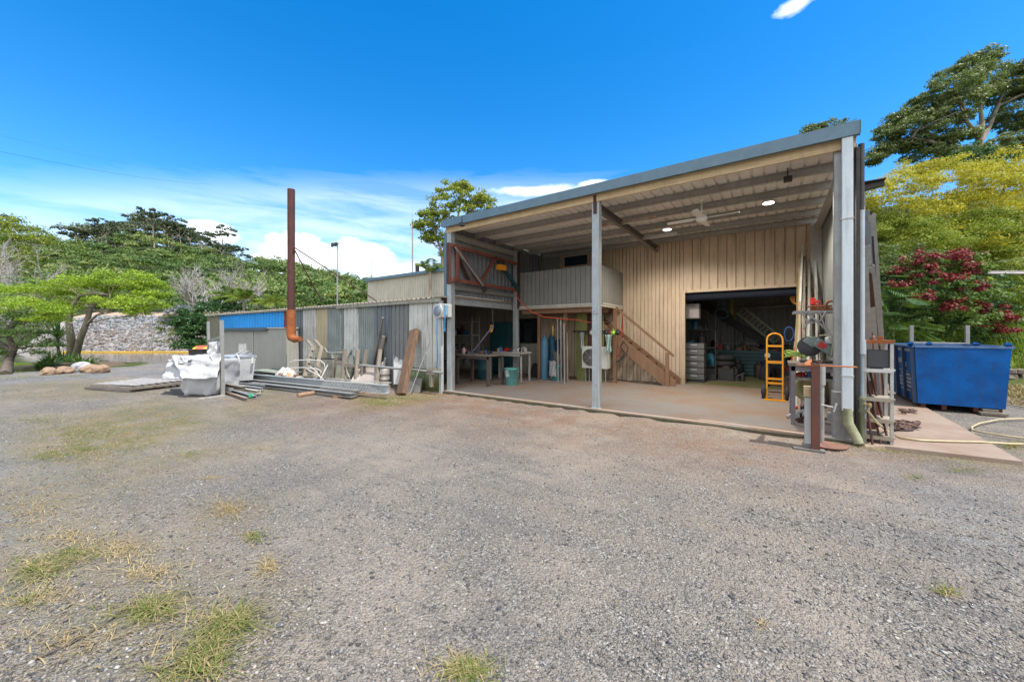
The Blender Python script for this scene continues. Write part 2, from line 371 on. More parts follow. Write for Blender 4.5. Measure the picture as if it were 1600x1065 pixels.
# sheets on the lean-to front, mossy towards the foot
def Msheet(name, c, c2, moss=.6, h=.9):
    m = M(name, c, c2, .5, .05, 1.8, .06, streak=.8, sc_col=(.16,.14,.09)); nt = m.node_tree; b = nt.nodes['Principled BSDF']
    src = b.inputs['Base Color'].links[0].from_socket
    g = N(nt,'ShaderNodeNewGeometry'); s = N(nt,'ShaderNodeSeparateXYZ'); L_(nt,g.outputs['Position'],s.inputs[0])
    n = N(nt,'ShaderNodeTexNoise',i_Scale=2.2,i_Detail=7.0,i_Roughness=.7); L_(nt,g.outputs['Position'],n.inputs['Vector'])
    f = math_(nt,'ADD', math_(nt,'DIVIDE', math_(nt,'SUBTRACT',h,s.outputs[2]), h*1.2), math_(nt,'MULTIPLY',math_(nt,'SUBTRACT',n.outputs[0],.55),3.2))
    f = math_(nt,'MULTIPLY', math_(nt,'MULTIPLY',f,1.0,clamp=True), moss)
    L_(nt, mixc(nt,f,src,(.13,.15,.055)), b.inputs['Base Color']); return m
sh_white = Msheet('dirty white sheet',(.62,.62,.57),(.42,.42,.37))
sh_zinc = Msheet('zinc corrugated sheet',(.33,.37,.35),(.24,.27,.25))
sh_cream = Msheet('yellowed cream sheet',(.50,.44,.29),(.42,.36,.23),.3)
sh_dark = Msheet('dark grey sheet',(.145,.165,.18),(.12,.135,.145),.35)
sh_grey = Msheet('mid grey sheet',(.19,.195,.19),(.16,.16,.155),.35)
sh_green = Msheet('mossy green sheet',(.20,.24,.12),(.12,.17,.05),.9,2)
gshed = M('light grey shed sheet',(.36,.35,.31),(.32,.31,.27),.5,0,1.5,.05,streak=.2)
# ------------------------------------------------------------------ ground
def sstep(x,a,b): t = np.clip((x-a)/(b-a),0,1); return t*t*(3-2*t)
HP = [(-900,372),(-300,360),(0,356),(60,378),(110,374),(160,366),(200,352),(245,350),(300,366),(350,384),(385,396),(410,406),(460,418),(500,430),(560,440),(650,446),(800,452),(1000,452),(1300,450),(3000,440)]
HPX = np.array([p[0] for p in HP]); HPY = np.array([p[1] for p in HP])
def vnoise(x,y,s,seed=0):
    return (np.sin(x/s*1.7+seed)+np.sin(y/s*2.1+seed*1.3+1)+np.sin((x+y)/s*1.1+2*seed)+np.sin((x-1.6*y)/s*.9+seed))/4
def terrain(x,y):
    Z = AX.x*x+AX.y*y; Lt = RT.x*x+RT.y*y
    r = np.hypot(x,y); az = np.arctan2(Lt,np.maximum(Z,1e-3)); px = 800+F*np.tan(np.clip(az,-1.35,1.2))
    px = np.where(Z<=0, np.where(Lt<0,-900,3000), px)
    ry = np.interp(px,HPX,HPY)+np.where(px<400,44,26)
    top = H+(520-ry)/F*175
    dz = np.hypot(Z*0.94+abs(Lt)*0.0, Lt*0.35)
    hill = top*sstep(dz,66,185)*(1+.05*vnoise(x,y,23))+ vnoise(x,y,17,3)*1.5*sstep(dz,80,120)
    hill = hill*(1-.55*sstep(dz,215,420))
    # pond basin and the dam bank (left), bank across behind
    left = sstep(-Lt,-6,2)*sstep(Z,0,5)
    basin = -2.2*sstep(Z,20.6,23.5)*(1-sstep(Z,46,48.0))*left
    bank = 5.2*sstep(Z,46.6,57)
    bank = np.where(Z>47, np.interp(Z,[47,48,54,57.5,62],[-1.5,-.9,3.7,4.7,4.7]),0)*left
    z = np.where(Z>47, np.maximum(bank,0*bank-2)*left, basin)
    z = z+np.where(Z>58, hill, 0)*sstep(Z,58,64)
    # rising ground to the right, behind a low stone wall
    rr = sstep(x,-12,2.2)*np.where(y>18.55, 1, 0)
    rise = .42+ .42*np.maximum(y-18.6,0)*sstep(y,18.4,21)
    z = np.where(rr>0, np.maximum(np.minimum(rise,14)*rr,0), z)
    yard = (1-sstep(r,10,22)); z = z+.045*sstep(y,6.62,6.95)*(1-sstep(y,7.02,7.12))*sstep(x,-7.3,-6.8)*(1-sstep(x,.7,1.6))
    z = z + .012*vnoise(x,y,.9,1)*yard*sstep(r,0,1.5) + .02*vnoise(x,y,3.1,2)*yard
    # keep clear of slabs
    slab = (sstep(x,-26,-25.5)*(1-sstep(x,3.6,4.0)))*sstep(y,7.02,7.12)*(1-sstep(y,18,18.3))
    return z*(1-slab)-.02*slab
nr, na = 260, 420
rad = np.concatenate([[0],np.geomspace(.6,900,nr-1)]); ang = np.linspace(0,2*np.pi,na,endpoint=False)
RR,AA = np.meshgrid(rad,ang,indexing='ij'); gx = RR*np.sin(AA); gy = RR*np.cos(AA); gz = terrain(gx,gy)
Vg = np.stack([gx,gy,gz],-1).reshape(-1,3)
idx = np.arange(nr*na).reshape(nr,na); nxt = np.roll(idx,-1,1)
Fg = np.stack([idx[:-1],nxt[:-1],nxt[1:],idx[1:]],-1).reshape(-1,4)[:, ::-1]
me = bpy.data.meshes.new('ground'); me.from_pydata(Vg.tolist(),[],Fg.tolist()); me.polygons.foreach_set('use_smooth',[True]*len(me.polygons))
def region(x,y,poly,soft=.6):
    """soft mask of a polygon (signed distance)"""
    pts = np.stack([x.ravel(),y.ravel()],1); d = np.full(len(pts),1e9); ins = np.zeros(len(pts),bool); n=len(poly)
    for i in range(n):
        a = np.array(poly[i][:2]); b = np.array(poly[(i+1)%n][:2]); ab=b-a; t=np.clip(((pts-a)@ab)/(ab@ab),0,1)
        d = np.minimum(d,np.linalg.norm(pts-(a+t[:,None]*ab),axis=1))
        c = ((a[1]>pts[:,1])!=(b[1]>pts[:,1]))&(pts[:,0]<(b[0]-a[0])*(pts[:,1]-a[1])/(b[1]-a[1]+1e-12)+a[0]); ins ^= c
    return np.clip(np.where(ins,d,-d)/soft*.5+.5,0,1)
def gp(*pts): return [G(*p)[:2] for p in pts]
yardm = region(gx,gy, gp((-900,620),(-300,592),(0,583),(100,577),(215,572),(235,566),(330,561),(420,560))+[(-14,18),(1,18),(2.3,18),(5,14.5),(5.5,11.5),(30,9),(40,-40),(-60,-40)],.8)
grassm = np.zeros(gx.size)
for pl,w in ((gp((0,700),(110,650),(240,622),(330,640),(330,668),(230,700),(140,740),(90,720),(40,730)),1.0),(gp((-50,880),(150,790),(160,810),(60,870),(-50,960)),.7),
             (gp((330,640),(420,612),(470,618),(420,640),(350,668)),.7),(gp((555,640),(570,622),(680,612),(680,622),(620,634)),1.0),(gp((0,600),(180,590),(270,612),(170,622),(0,625)),.6),(gp((-80,760),(200,700),(420,690),(330,720),(150,790),(40,850),(-80,900)),.55),(gp((-100,860),(150,830),(260,840),(230,900),(60,960),(-100,1000)),.7),
             (gp((150,960),(290,925),(300,955),(170,1000)),1.0),(gp((230,1065),(340,960),(400,960),(340,1065)),1.0),(gp((1360,690),(1480,700),(1590,722),(1590,730),(1450,712),(1360,700)),.9),(gp((330,795),(385,785),(375,810),(335,815)),.8)):
    grassm = np.maximum(grassm, region(gx,gy,pl,.5)*w)
redm = region(gx,gy, gp((420,625),(700,606),(930,640),(1240,690),(1500,715),(1200,740),(900,690),(640,650),(480,650)),1.3)
bluem = region(gx,gy, gp((-500,700),(0,690),(90,745),(60,800),(0,830),(-500,1400)),.5); bluem = np.maximum(bluem, region(gx,gy, gp((-900,640),(-100,605),(260,590),(330,575),(330,560),(0,583),(-900,615)),1.0)*.9)
bluem = np.maximum(bluem, region(gx,gy, gp((1250,730),(1600,740),(1800,900),(1500,860)),1.0)*.6)
ca = me.color_attributes.new('mask','FLOAT_COLOR','POINT')
ca.data.foreach_set('color', np.stack([yardm,grassm,redm,bluem],1).astype(np.float32).ravel())
m, nt, b = newmat('gravel and earth'); pos = N(nt,'ShaderNodeNewGeometry').outputs['Position']
at = N(nt,'ShaderNodeVertexColor',layer_name='mask'); sp = N(nt,'ShaderNodeSeparateColor'); L_(nt,at.outputs[0],sp.inputs[0])
def noise(s,d=6,r=.6,v=pos):
    n = N(nt,'ShaderNodeTexNoise',i_Scale=s,i_Detail=float(d),i_Roughness=r); L_(nt,v,n.inputs['Vector']); return n.outputs[0]
def vor(s,feat='F1',rand=1.0):
    n = N(nt,'ShaderNodeTexVoronoi',feature=feat,i_Scale=s,i_Randomness=rand); L_(nt,pos,n.inputs['Vector']); return n
v1 = vor(95); v2 = vor(46); v3 = vor(160)
s1 = N(nt,'ShaderNodeSeparateColor'); L_(nt,v1.outputs['Color'],s1.inputs[0]); s2 = N(nt,'ShaderNodeSeparateColor'); L_(nt,v2.outputs['Color'],s2.inputs[0]); s3 = N(nt,'ShaderNodeSeparateColor'); L_(nt,v3.outputs['Color'],s3.inputs[0])
stone = ramp(nt, s1.outputs[0], [(.0,(.035,.035,.036)),(.3,(.13,.12,.108)),(.55,(.215,.19,.16)),(.8,(.29,.26,.22)),(1.,(.48,.44,.38))])
fine = ramp(nt, s3.outputs[1], [(.0,(.075,.068,.06)),(.5,(.20,.175,.145)),(1.,(.34,.30,.245))])
big = ramp(nt, s2.outputs[0], [(.0,(.08,.085,.088)),(.5,(.20,.20,.20)),(1.,(.36,.355,.34))])
base = mixc(nt, ramp(nt,noise(9,3),[(.42,0.0),(.58,1.0)]), stone, fine)
base = mixc(nt, math_(nt,'MULTIPLY',ramp(nt,s2.outputs[1],[(.72,0.0),(.75,1.0)]),ramp(nt,v2.outputs['Distance'],[(.25,1.0),(.42,0.0)])), base, big)
base = mixc(nt, math_(nt,'MULTIPLY',at.outputs[1],ramp(nt,noise(5),[(.3,.4),(.55,1.0)])), base, mixc(nt,.4,big,(.20,.225,.25)))
# broad tone patches, sandy and brown
base = mixc(nt, math_(nt,'MULTIPLY',ramp(nt,noise(.55,8,.72),[(.46,0.0),(.60,1.0)]),.75), base, mixc(nt,.45,(.39,.33,.26),fine))
base = mixc(nt, math_(nt,'MULTIPLY',ramp(nt,noise(.9,7,.68),[(.38,1.0),(.50,0.0)]),.5), base, mixc(nt,.5,(.09,.088,.088),stone))
rd = N(nt,'ShaderNodeMapping'); rd.inputs['Rotation'].default_value=(0,0,R(28)); rd.inputs['Scale'].default_value=(.35,2.6,1); L_(nt,pos,rd.inputs[0])
tr_ = noise(1.0,7,.62,rd.outputs[0])
base = mixc(nt, math_(nt,'MULTIPLY',ramp(nt,tr_,[(.52,0.0),(.62,1.0)]),.45), base, mixc(nt,.5,(.27,.215,.16),fine))
base = mixc(nt, math_(nt,'MULTIPLY',ramp(nt,tr_,[(.36,1.0),(.45,0.0)]),.45), base, mixc(nt,.5,(.085,.085,.09),stone))
rf = math_(nt,'MULTIPLY', sp.outputs[2], ramp(nt,noise(1.7,7,.7),[(.34,.15),(.6,1.0)]))
base = mixc(nt, math_(nt,'MULTIPLY',rf,.62), base, mixc(nt,noise(3),(.16,.065,.035),(.26,.14,.075)))
gf = math_(nt,'MULTIPLY', sp.outputs[1], ramp(nt,noise(2.6,8,.72),[(.32,.0),(.50,1.0)]))
gcol = mixc(nt, ramp(nt,noise(1.9,4),[(.42,0.0),(.62,1.0)]), (.36,.26,.10), (.19,.20,.045))
gcol = mixc(nt, ramp(nt,noise(55,3),[(.3,0.0),(.7,1.0)]), (.10,.085,.04), gcol)
gf = math_(nt,'MULTIPLY', gf, ramp(nt,noise(16,7,.78),[(.38,0.0),(.54,1.0)]))
base = mixc(nt, math_(nt,'MULTIPLY',gf,.9), base, gcol)
wild = mixc(nt, ramp(nt,noise(.35,8,.7),[(.35,0.0),(.65,1.0)]), (.07,.10,.025), (.15,.17,.05))
dpt = N(nt,'ShaderNodeVectorMath',operation='LENGTH'); L_(nt,pos,dpt.inputs[0]); fdk = N(nt,'ShaderNodeMapRange',clamp=True); fdk.inputs[1].default_value=58; fdk.inputs[2].default_value=66; L_(nt,dpt.outputs['Value'],fdk.inputs[0])
wild = mixc(nt, math_(nt,'MULTIPLY',fdk.outputs[0],.85), wild, (.022,.035,.012))
wild = mixc(nt, ramp(nt,noise(12,5),[(.3,.0),(.7,.7)]), wild, (.045,.06,.018))
ym = math_(nt,'ADD', sp.outputs[0], math_(nt,'MULTIPLY',math_(nt,'SUBTRACT',noise(2.5,6),.5),.7))
col = mixc(nt, ramp(nt,ym,[(.42,0.0),(.58,1.0)]), wild, base)
L_(nt,col,b.inputs['Base Color']); b.inputs['Roughness'].default_value=.92; b.inputs['Specular IOR Level'].default_value=.2
hgt = math_(nt,'ADD', math_(nt,'MULTIPLY',v1.outputs['Distance'],-.5), math_(nt,'ADD', math_(nt,'MULTIPLY',v2.outputs['Distance'],-.6), noise(30,4)))
bp = N(nt,'ShaderNodeBump',i_Strength=1.0,i_Distance=.022); L_(nt,hgt,bp.inputs['Height']); L_(nt,bp.outputs[0],b.inputs['Normal'])
me.materials.append(m); go = bpy.data.objects.new('ground',me); COL.objects.link(go); tag(go,kind='structure')
def gzv(x,y): return float(terrain(np.array([x]),np.array([y]))[0])
# loose stones lying on the yard
m, nt, b = newmat('loose stone'); g = N(nt,'ShaderNodeNewGeometry')
L_(nt, ramp(nt,g.outputs['Random Per Island'],[(.0,(.05,.05,.052)),(.35,(.14,.13,.12)),(.6,(.24,.20,.16)),(.85,(.26,.25,.235)),(1.,(.40,.37,.32))]), b.inputs['Base Color']); b.inputs['Roughness'].default_value=.9
stone_m = m
OCT = [(1,0,0),(-1,0,0),(0,1,0),(0,-1,0),(0,0,1),(0,0,-1)]; OF = [(0,2,4),(2,1,4),(1,3,4),(3,0,4),(2,0,5),(1,2,5),(3,1,5),(0,3,5)]
def rubble(X,Y,Zg,size,flat=.55):
    n = len(X); o = np.array(OCT,float)[None].repeat(n,0)
    o = o*(0.65+.7*rng.random((n,6,1)))+rng.normal(size=(n,6,3))*.18
    th = rng.random(n)*6.283; c,s = np.cos(th),np.sin(th); ax = 0.6+.8*rng.random((n,1))
    o[:,:,0]*=ax; o[:,:,2]*=flat
    xr = o[:,:,0]*c[:,None]-o[:,:,1]*s[:,None]; yr = o[:,:,0]*s[:,None]+o[:,:,1]*c[:,None]
    V = np.stack([xr,yr,o[:,:,2]],-1)*size[:,None,None]
    return V+np.stack([X,Y,Zg],-1)[:,None,:]
n = 60000; Zs = 1.55+9*rng.random(n)**1.9; Ls = (rng.random(n)*2.9-1.45)*Zs
X = AX.x*Zs+RT.x*Ls; Y = AX.y*Zs+RT.y*Ls; keep = (Y<6.9)|(X>4.3); keep &= ~((X>.9)&(Y>6.2)&(X<4.2)); dn = vnoise(X*1.0,Y*1.0,1.3,5)+vnoise(X,Y,.4,2)*.6+rng.random(n)*1.2; keep &= dn>.35
X,Y = X[keep],Y[keep]; sz = .0035+.011*rng.random(len(X))**3.2
np_solid('loose_stones', rubble(X,Y,terrain(X,Y)+sz*.2,sz), OF, stone_m, kind='stuff', label='loose pale and dark stones scattered over the gravel yard', category=None) if False else tag(np_solid('loose_stones', rubble(X,Y,terrain(X,Y)+sz*.2,sz), OF, stone_m), 'loose grey stones scattered over the gravel yard', 'gravel', None, 'stuff')
# ------------------------------------------------------------------ grass tufts on the yard
def tufts(name, spots, mat, label, hgt=.07):
    out = []
    for (px,py,rx,ry,nb,hh) in spots:
        c = G(px,py); a = G(px+rx,py); bb = G(px,py-ry); ux = (a-c); uy = (bb-c)
        k = int(nb*.8); u = rng.normal(size=(k,2))*(.35+.75*rng.random((k,1))**2); bx = c.x+ux.x*u[:,0]+uy.x*u[:,1]; by = c.y+ux.y*u[:,0]+uy.y*u[:,1]
        bz = terrain(bx,by)-.004; th = rng.random(k)*6.283; ln = hh*hgt*(.5+rng.random(k)); lean = ln*(.9+1.8*rng.random(k))
        w = .0011+.0022*rng.random(k); dx,dy = np.cos(th),np.sin(th)
        p0 = np.stack([bx-dy*w,by+dx*w,bz],1); p1 = np.stack([bx+dy*w,by-dx*w,bz],1)
        m0 = np.stack([bx+dx*lean*.4+dy*w*.8,by+dy*lean*.4-dx*w*.8,bz+ln*.42],1); m1 = np.stack([bx+dx*lean*.4-dy*w*.8,by+dy*lean*.4+dx*w*.8,bz+ln*.42],1)
        t = np.stack([bx+dx*lean,by+dy*lean,bz+ln*.38],1); t2 = t+np.stack([-dy*w*.3,dx*w*.3,0*w],1)
        out.append(np.stack([p0,p1,m0,m1],1).reshape(-1,3)); out.append(np.stack([m1,m0,t,t2],1).reshape(-1,3))
    return tag(np_mesh(name, np.concatenate(out), 4, mat), label, 'grass', None, 'stuff')
grass_m = Mleaf('green yard grass',[(0,(.07,.10,.02)),(.45,(.18,.21,.045)),(1,(.40,.33,.14))],.3,nscale=9)
straw_m = Mleaf('dry yard grass',[(0,(.20,.15,.07)),(.5,(.36,.27,.13)),(1,(.50,.41,.22))],.2,back=(.5,.4,.15))
gs = [(60,892,30,12,280,.9),(235,955,34,13,260,.95),(330,1010,26,34,170,1.0),(300,1045,40,16,170,1.0),(365,975,25,16,260,1.0),(730,1048,30,14,260,.6),(120,865,30,8,200,.7),(400,840,12,6,100,.6),
      (130,700,30,8,500,.6),(80,710,35,8,400,.6),(130,675,60,12,900,.6),(60,655,60,10,700,.6),(210,690,60,14,500,.5),(300,708,20,4,120,.6),(290,660,40,8,400,.5),(600,630,30,4,400,1.0),(640,622,45,4,500,1.0),(580,626,30,5,300,1.2),(1350,690,25,5,300,.8),(1400,700,60,5,500,.6),(1520,712,60,6,400,.6),(1580,694,20,5,200,1.2),(1430,745,10,4,60,.6),(1480,925,14,5,80,.5),(1505,735,40,4,120,.5),(40,940,18,5,70,.6),(430,610,30,3,200,.8),(460,640,40,5,200,.5),(270,612,20,3,120,.8),(380,640,60,6,200,.5),(1330,688,30,4,200,.7),(30,590,60,3,400,1.2),(110,588,30,2,200,1.2)]
ds = [(120,690,130,50,1500,.45),(40,780,80,40,500,.5),(300,700,120,20,500,.3),(90,620,90,12,900,.5),(60,930,90,30,350,.6),(170,850,90,20,300,.6)]+[(a+random.uniform(-15,15),bb+random.uniform(-6,6),c*1.25,d*1.2,int(e*.75),f*.9) for a,bb,c,d,e,f in gs]+[(355,795,30,14,420,.6),(420,885,16,14,200,.6),(190,860,40,14,260,.7),(230,895,40,12,260,.7),(110,1000,120,30,300,.6),(330,745,30,5,160,.4),(410,700,30,6,200,.4),(500,690,30,4,100,.3),(60,800,60,20,260,.6),(100,840,60,14,260,.6),(1190,975,10,4,30,.5),(700,860,200,60,150,.25),(1000,800,300,60,200,.25),(1300,850,200,80,160,.25)]
tufts('green_grass', gs, grass_m, 'green grass growing in tufts through the gravel')
tufts('dry_grass', ds, straw_m, 'dry straw coloured grass flattened on the gravel')
# ------------------------------------------------------------------ slabs, water, dam
XL, XR, Y0, YB, ZS = -7.0, 1.0, 7.22, 12.1, .08
MB().box((XL-.15,Y0-.12,-.25),(XR+.05,17.6,ZS)).build('concrete_slab', conc, kind='structure')
MB().box((-24.6,7.12,-.25),(XL-.15,12.1,ZS-.03)).build('lean_to_floor', conc, kind='structure')
sa = G(1385,688,.03)
MB().poly([(XR+.05,7.0,-.2),(1.28,7.22,-.2),(2.5,7.3,-.2),(2.6,9.6,-.2),(2.66,12,-.2),(2.6,17.5,-.2),(XR+.05,17.5,-.2)],(0,0,.235)).build('concrete_path', conc2, kind='structure')
MB().box((XL-.14,Y0-.165,-.05),(XR+.04,Y0-.122,.062)).build('dark_edge', M('dark strip along slab',(.07,.05,.035),(.10,.10,.045),.95,0,5,.6), kind='structure')  # thin dark brown strip laid along the slab front
# inner floor is green paint
gfl = M('green painted floor',(.16,.17,.06),(.24,.21,.12),.5,0,1.0,.05)
MB().box((-17.8,12.25,ZS),(.95,17.4,ZS+.005)).build('shed_floor', gfl, kind='structure')
m, nt, b = newmat('muddy water'); b.inputs['Base Color'].default_value=(.10,.085,.055,1); b.inputs['Roughness'].default_value=.06; b.inputs['Specular IOR Level'].default_value=.6
nz = N(nt,'ShaderNodeTexNoise',i_Scale=3.5,i_Detail=4.0); L_(nt,N(nt,'ShaderNodeNewGeometry').outputs['Position'],nz.inputs['Vector'])
bp = N(nt,'ShaderNodeBump',i_Strength=.12,i_Distance=.05); L_(nt,nz.outputs[0],bp.inputs['Height']); L_(nt,bp.outputs[0],b.inputs['Normal'])
MB().add([cam2w(20,-90,-.82),cam2w(20,-4,-.82),cam2w(49,-4,-.82),cam2w(49,-90,-.82)],[(0,1,2,3)]).build('water', m, kind='structure')
# floating yellow boom along the far bank
boom = MB(); pts = [cam2w(46.6+.25*math.sin(i*.7),-56+i*1.0,-.76) for i in range(36)]; boom.path(pts,.08,6)
boom.build('floating_boom', M('yellow boom',(.75,.46,.05),None,.6), label='yellow floating boom along the far edge of the pond', cat='boom')
# rock armour of the dam bank
n = 16000; s = rng.random(n); Zs = 47.6+ s*7.4; Ls = -62+rng.random(n)*58
X = AX.x*Zs+RT.x*Ls; Y = AX.y*Zs+RT.y*Ls; sz = .09+.26*rng.random(n)**2.6
m, nt, b = newmat('dam rock'); g = N(nt,'ShaderNodeNewGeometry'); sz_ = N(nt,'ShaderNodeSeparateXYZ'); L_(nt,g.outputs['Position'],sz_.inputs[0])
nz = N(nt,'ShaderNodeTexNoise',i_Scale=.35,i_Detail=4.0); L_(nt,g.outputs['Position'],nz.inputs['Vector'])
f = math_(nt,'ADD', math_(nt,'MULTIPLY', math_(nt,'SUBTRACT',sz_.outputs[2],1.5),.45), math_(nt,'MULTIPLY',math_(nt,'SUBTRACT',nz.outputs[0],.5),3),clamp=True)
c1 = ramp(nt,g.outputs['Random Per Island'],[(0,(.10,.085,.075)),(.3,(.20,.15,.12)),(.5,(.16,.165,.17)),(1,(.27,.25,.23))])
c2 = ramp(nt,g.outputs['Random Per Island'],[(0,(.085,.09,.10)),(.5,(.18,.19,.20)),(1,(.29,.30,.31))])
L_(nt,mixc(nt,f,c1,c2),b.inputs['Base Color']); b.inputs['Roughness'].default_value=.95
tag(np_solid('bank_rocks', rubble(X,Y,terrain(X,Y)+.02,sz,.8), OF, m),'grey and tan rock rubble covering the face of the dam bank','rock bank',None,'stuff')
Zc = np.array([47.2,48,50,52,54.05]); lc = np.linspace(-64,-2,60); V=[];Fc=[]
for i,Z in enumerate(Zc):
    for Lx in lc: p = cam2w(Z,Lx); V.append((p.x,p.y,gzv(p.x,p.y)+.06))
for i in range(len(Zc)-1):
    for j in range(59): Fc.append((i*60+j,i*60+j+1,(i+1)*60+j+1,(i+1)*60+j))
MB().add(V,Fc).build('dam_bank', M('bank rubble base',(.30,.29,.28),(.24,.20,.17),.95,0,2,.8), kind='structure')
V=[];Fc=[];Zc=[54.05,55.5,57.6]
for i,Z in enumerate(Zc):
    for Lx in lc: p = cam2w(Z,Lx); V.append((p.x,p.y,gzv(p.x,p.y)+.08))
for i in range(2):
    for j in range(59): Fc.append((i*60+j,i*60+j+1,(i+1)*60+j+1,(i+1)*60+j))
MB().add(V,Fc).build('earth_bank', M('tan bank earth',(.40,.30,.22),(.34,.24,.16),.95,0,1.2,.6), kind='structure')
# ------------------------------------------------------------------ the workshop awning and main shed
W = thing('workshop_shed','large open fronted cream metal workshop with blue grey gutter and galvanised posts','shed',(XL,Y0,ZS))
# gutter & fascia
g = MB(); yf = 7.0
g.prof((XL-.13,yf+.06,4.455),(XR+.0,yf+.06,4.455),[(-.06,.095),(-.075,.095),(-.075,.06),(-.06,.05),(-.06,0),(-.075,-.01),(-.075,-.06),(-.06,-.075),(.06,-.095),(.06,.095),(.05,.095),(.05,-.08),(-.045,-.06),(-.045,.09)])
for x in (XL-.132,XR-.002): g.box((x,yf-.01,4.37),(x+.004,yf+.12,4.54))
g.build('gutter', fasc, W)
MB().box((XL-.1,yf+.125,4.235),(XR-.03,yf+.165,4.38)).build('fascia_board', pine, W)
# roof sheets: ribs run front to back
MB().sheet((XL-.12,yf+.13,4.44),(1,0,0),(0,1,0.012),XR+.0-(XL-.12),5.3,.19,.03,(0,0,1)).build('roof_sheeting', roofu, W)
for i,y in enumerate((8.2,9.2,10.2,11.15,11.98)):
    MB().cbeam((XL-.05,y,4.365+.01*(y-7)),(XR-.05,y,4.365+.01*(y-7)),.07,.145,.006).build('purlin', galv_d, W)
MB().cbeam((-2.93,Y0+.08,4.16),(-2.93,YB-.02,4.19),.08,.17,.008).build('rafter', M('brown grey rafter steel',(.20,.18,.16),(.13,.12,.11),.6,.1), W)
MB().cbeam((XL+.02,Y0+.08,4.16),(XL+.02,10.12,4.19),.08,.17,.008).build('rafter', galv_d, W)
MB().cbeam((XR-.1,Y0+.08,4.16),(XR-.1,YB-.02,4.19),.08,.17,.008).build('rafter', galv_d, W)
# front posts
def post(x,y,z0,z1,w,mat,label=None,d=None):
    m = MB(); d = d or w; t=.012; 
    m.prof((x,y,z0),(x,y,z1),[(-w/2,-d/2),(w/2,-d/2),(w/2,d/2),(w/2-.02,d/2),(w/2-.02,-d/2+t),(-w/2+.02,-d/2+t),(-w/2+.02,d/2),(-w/2,d/2)],up=(0,-1,0)) if False else m.box((x-w/2,y-d/2,z0),(x+w/2,y+d/2,z1))
    return m
p = post(XL,Y0,ZS,4.3,.15,colum); p.box((XL-.09,Y0-.09,ZS),(XL+.09,Y0+.09,ZS+.012)).build('post', colum, W, .008)
p = post(-2.93,Y0,ZS,4.3,.15,colum); p.box((-3.03,Y0-.09,ZS),(-2.83,Y0+.09,ZS+.012)).build('post', colum, W, .008)
pr = MB().box((-2.965,Y0-.10,4.0),(-2.9,Y0-.076,4.36)).build('bracket', rust, W)
b_ = MB()
for dx,dz in ((-.03,1.98),(.03,1.98),(-.03,2.03),(.02,.55)): MB().lathe((-2.93+dx,Y0-.088,dz),[(.008,0),(.008,.012)],8,'y').build('bolt', dark, W)
MB().box((.735,Y0-.04,.3),(.85,Y0+.1,4.3)).build('post', galv, W, .01)
MB().box((.72,Y0-.06,-.1),(.93,Y0+.14,.75)).build('post_plinth', concg, W, .01)
MB().box((.76,11.7,ZS),(.98,11.9,4.3)).build('post', galv_d, W, .01, label='dull galvanised post in the back right corner')
MB().box((XL-.0,10.1,ZS),(XL+.15,10.25,4.3)).build('post', colum, W, .008, label='grey post at the inner left corner')
MB().box((XL+.16,10.12,2.4),(XL+.22,10.22,4.25)).build('post_facing', rust, W)
# back wall with doorway x -2.14..0.72, z..2.79
bw = MB()
DX0,DX1,DZ = -2.14,.72,2.79
bw.sheet((XL,YB,ZS),(1,0,0),(0,0,1),DX0-XL,4.46-ZS,.115,.026,(0,-1,0),'groove')
bw.sheet((DX0,YB,DZ),(1,0,0),(0,0,1),DX1-DX0,4.46-DZ,.22,.032,(0,-1,0),'groove')
bw.sheet((DX1,YB,ZS),(1,0,0),(0,0,1),XR-DX1,4.46-ZS,.17,.03,(0,-1,0),'groove')
bw.build('back_wall', cream, W)
MB().sheet((-17.9,YB,0),(1,0,0),(0,0,1),XL+17.9,4.4,.16,.015,(0,-1,0),'groove').build('front_wall', cream_d, W)
MB().box((-18.0,YB-.16,4.36),(XL,YB-.04,4.5)).build('gutter', fasc, W)
dfm = MB()
dfm.box((DX0-.09,YB-.04,ZS),(DX0,YB+.1,DZ)); dfm.box((DX1,YB-.04,ZS),(DX1+.06,YB+.1,DZ+.0)); dfm.box((DX0-.09,YB-.045,DZ),(DX1+.06,YB+.1,DZ+.07))
dfm.build('door_frame', cream, W)
MB().lathe((DX0,YB+.28,DZ-.08),[(.14,0),(.14,DX1-DX0)],18,'x').build('rolled_door', M('navy roller door',(.015,.025,.05),None,.5), W)
# long steel wall sheets behind, sides, roof of the main shed
mw = MB()
mw.sheet((-17.9,17.5,0),(1,0,0),(0,0,1),19,4.9,.2,.02,(0,-1,0)); mw.sheet((XR,YB,0),(0,1,0),(0,0,1),5.4,4.6,.2,.02,(1,0,0)); mw.sheet((-17.9,YB,0),(0,1,0),(0,0,1),5.4,4.6,.2,.02,(-1,0,0))
mw.sheet((-5.2,12.15,0),(0,1,0),(0,0,1),5.3,4.4,.2,.02,(1,0,0))
mw.build('shed_walls', M('inner shed sheet',(.30,.29,.25),(.24,.23,.2),.5,.1), W)
MB().sheet((-18,YB-.1,4.47),(1,0,0),(0,1,.03),19.1,5.6,.2,.03,(0,0,1)).build('shed_roof', galv_d, W)
# right side wall
MB().sheet((XR,Y0+.1,ZS),(0,1,0),(0,0,1),YB-Y0-.1,4.35-ZS,.2,.02,(-1,0,0)).build('side_wall', greysheet, W)
MB().box((XR-.02,Y0-.02,0),(XR+.02,Y0+.09,4.25)).build('corner_flashing', dark, W)
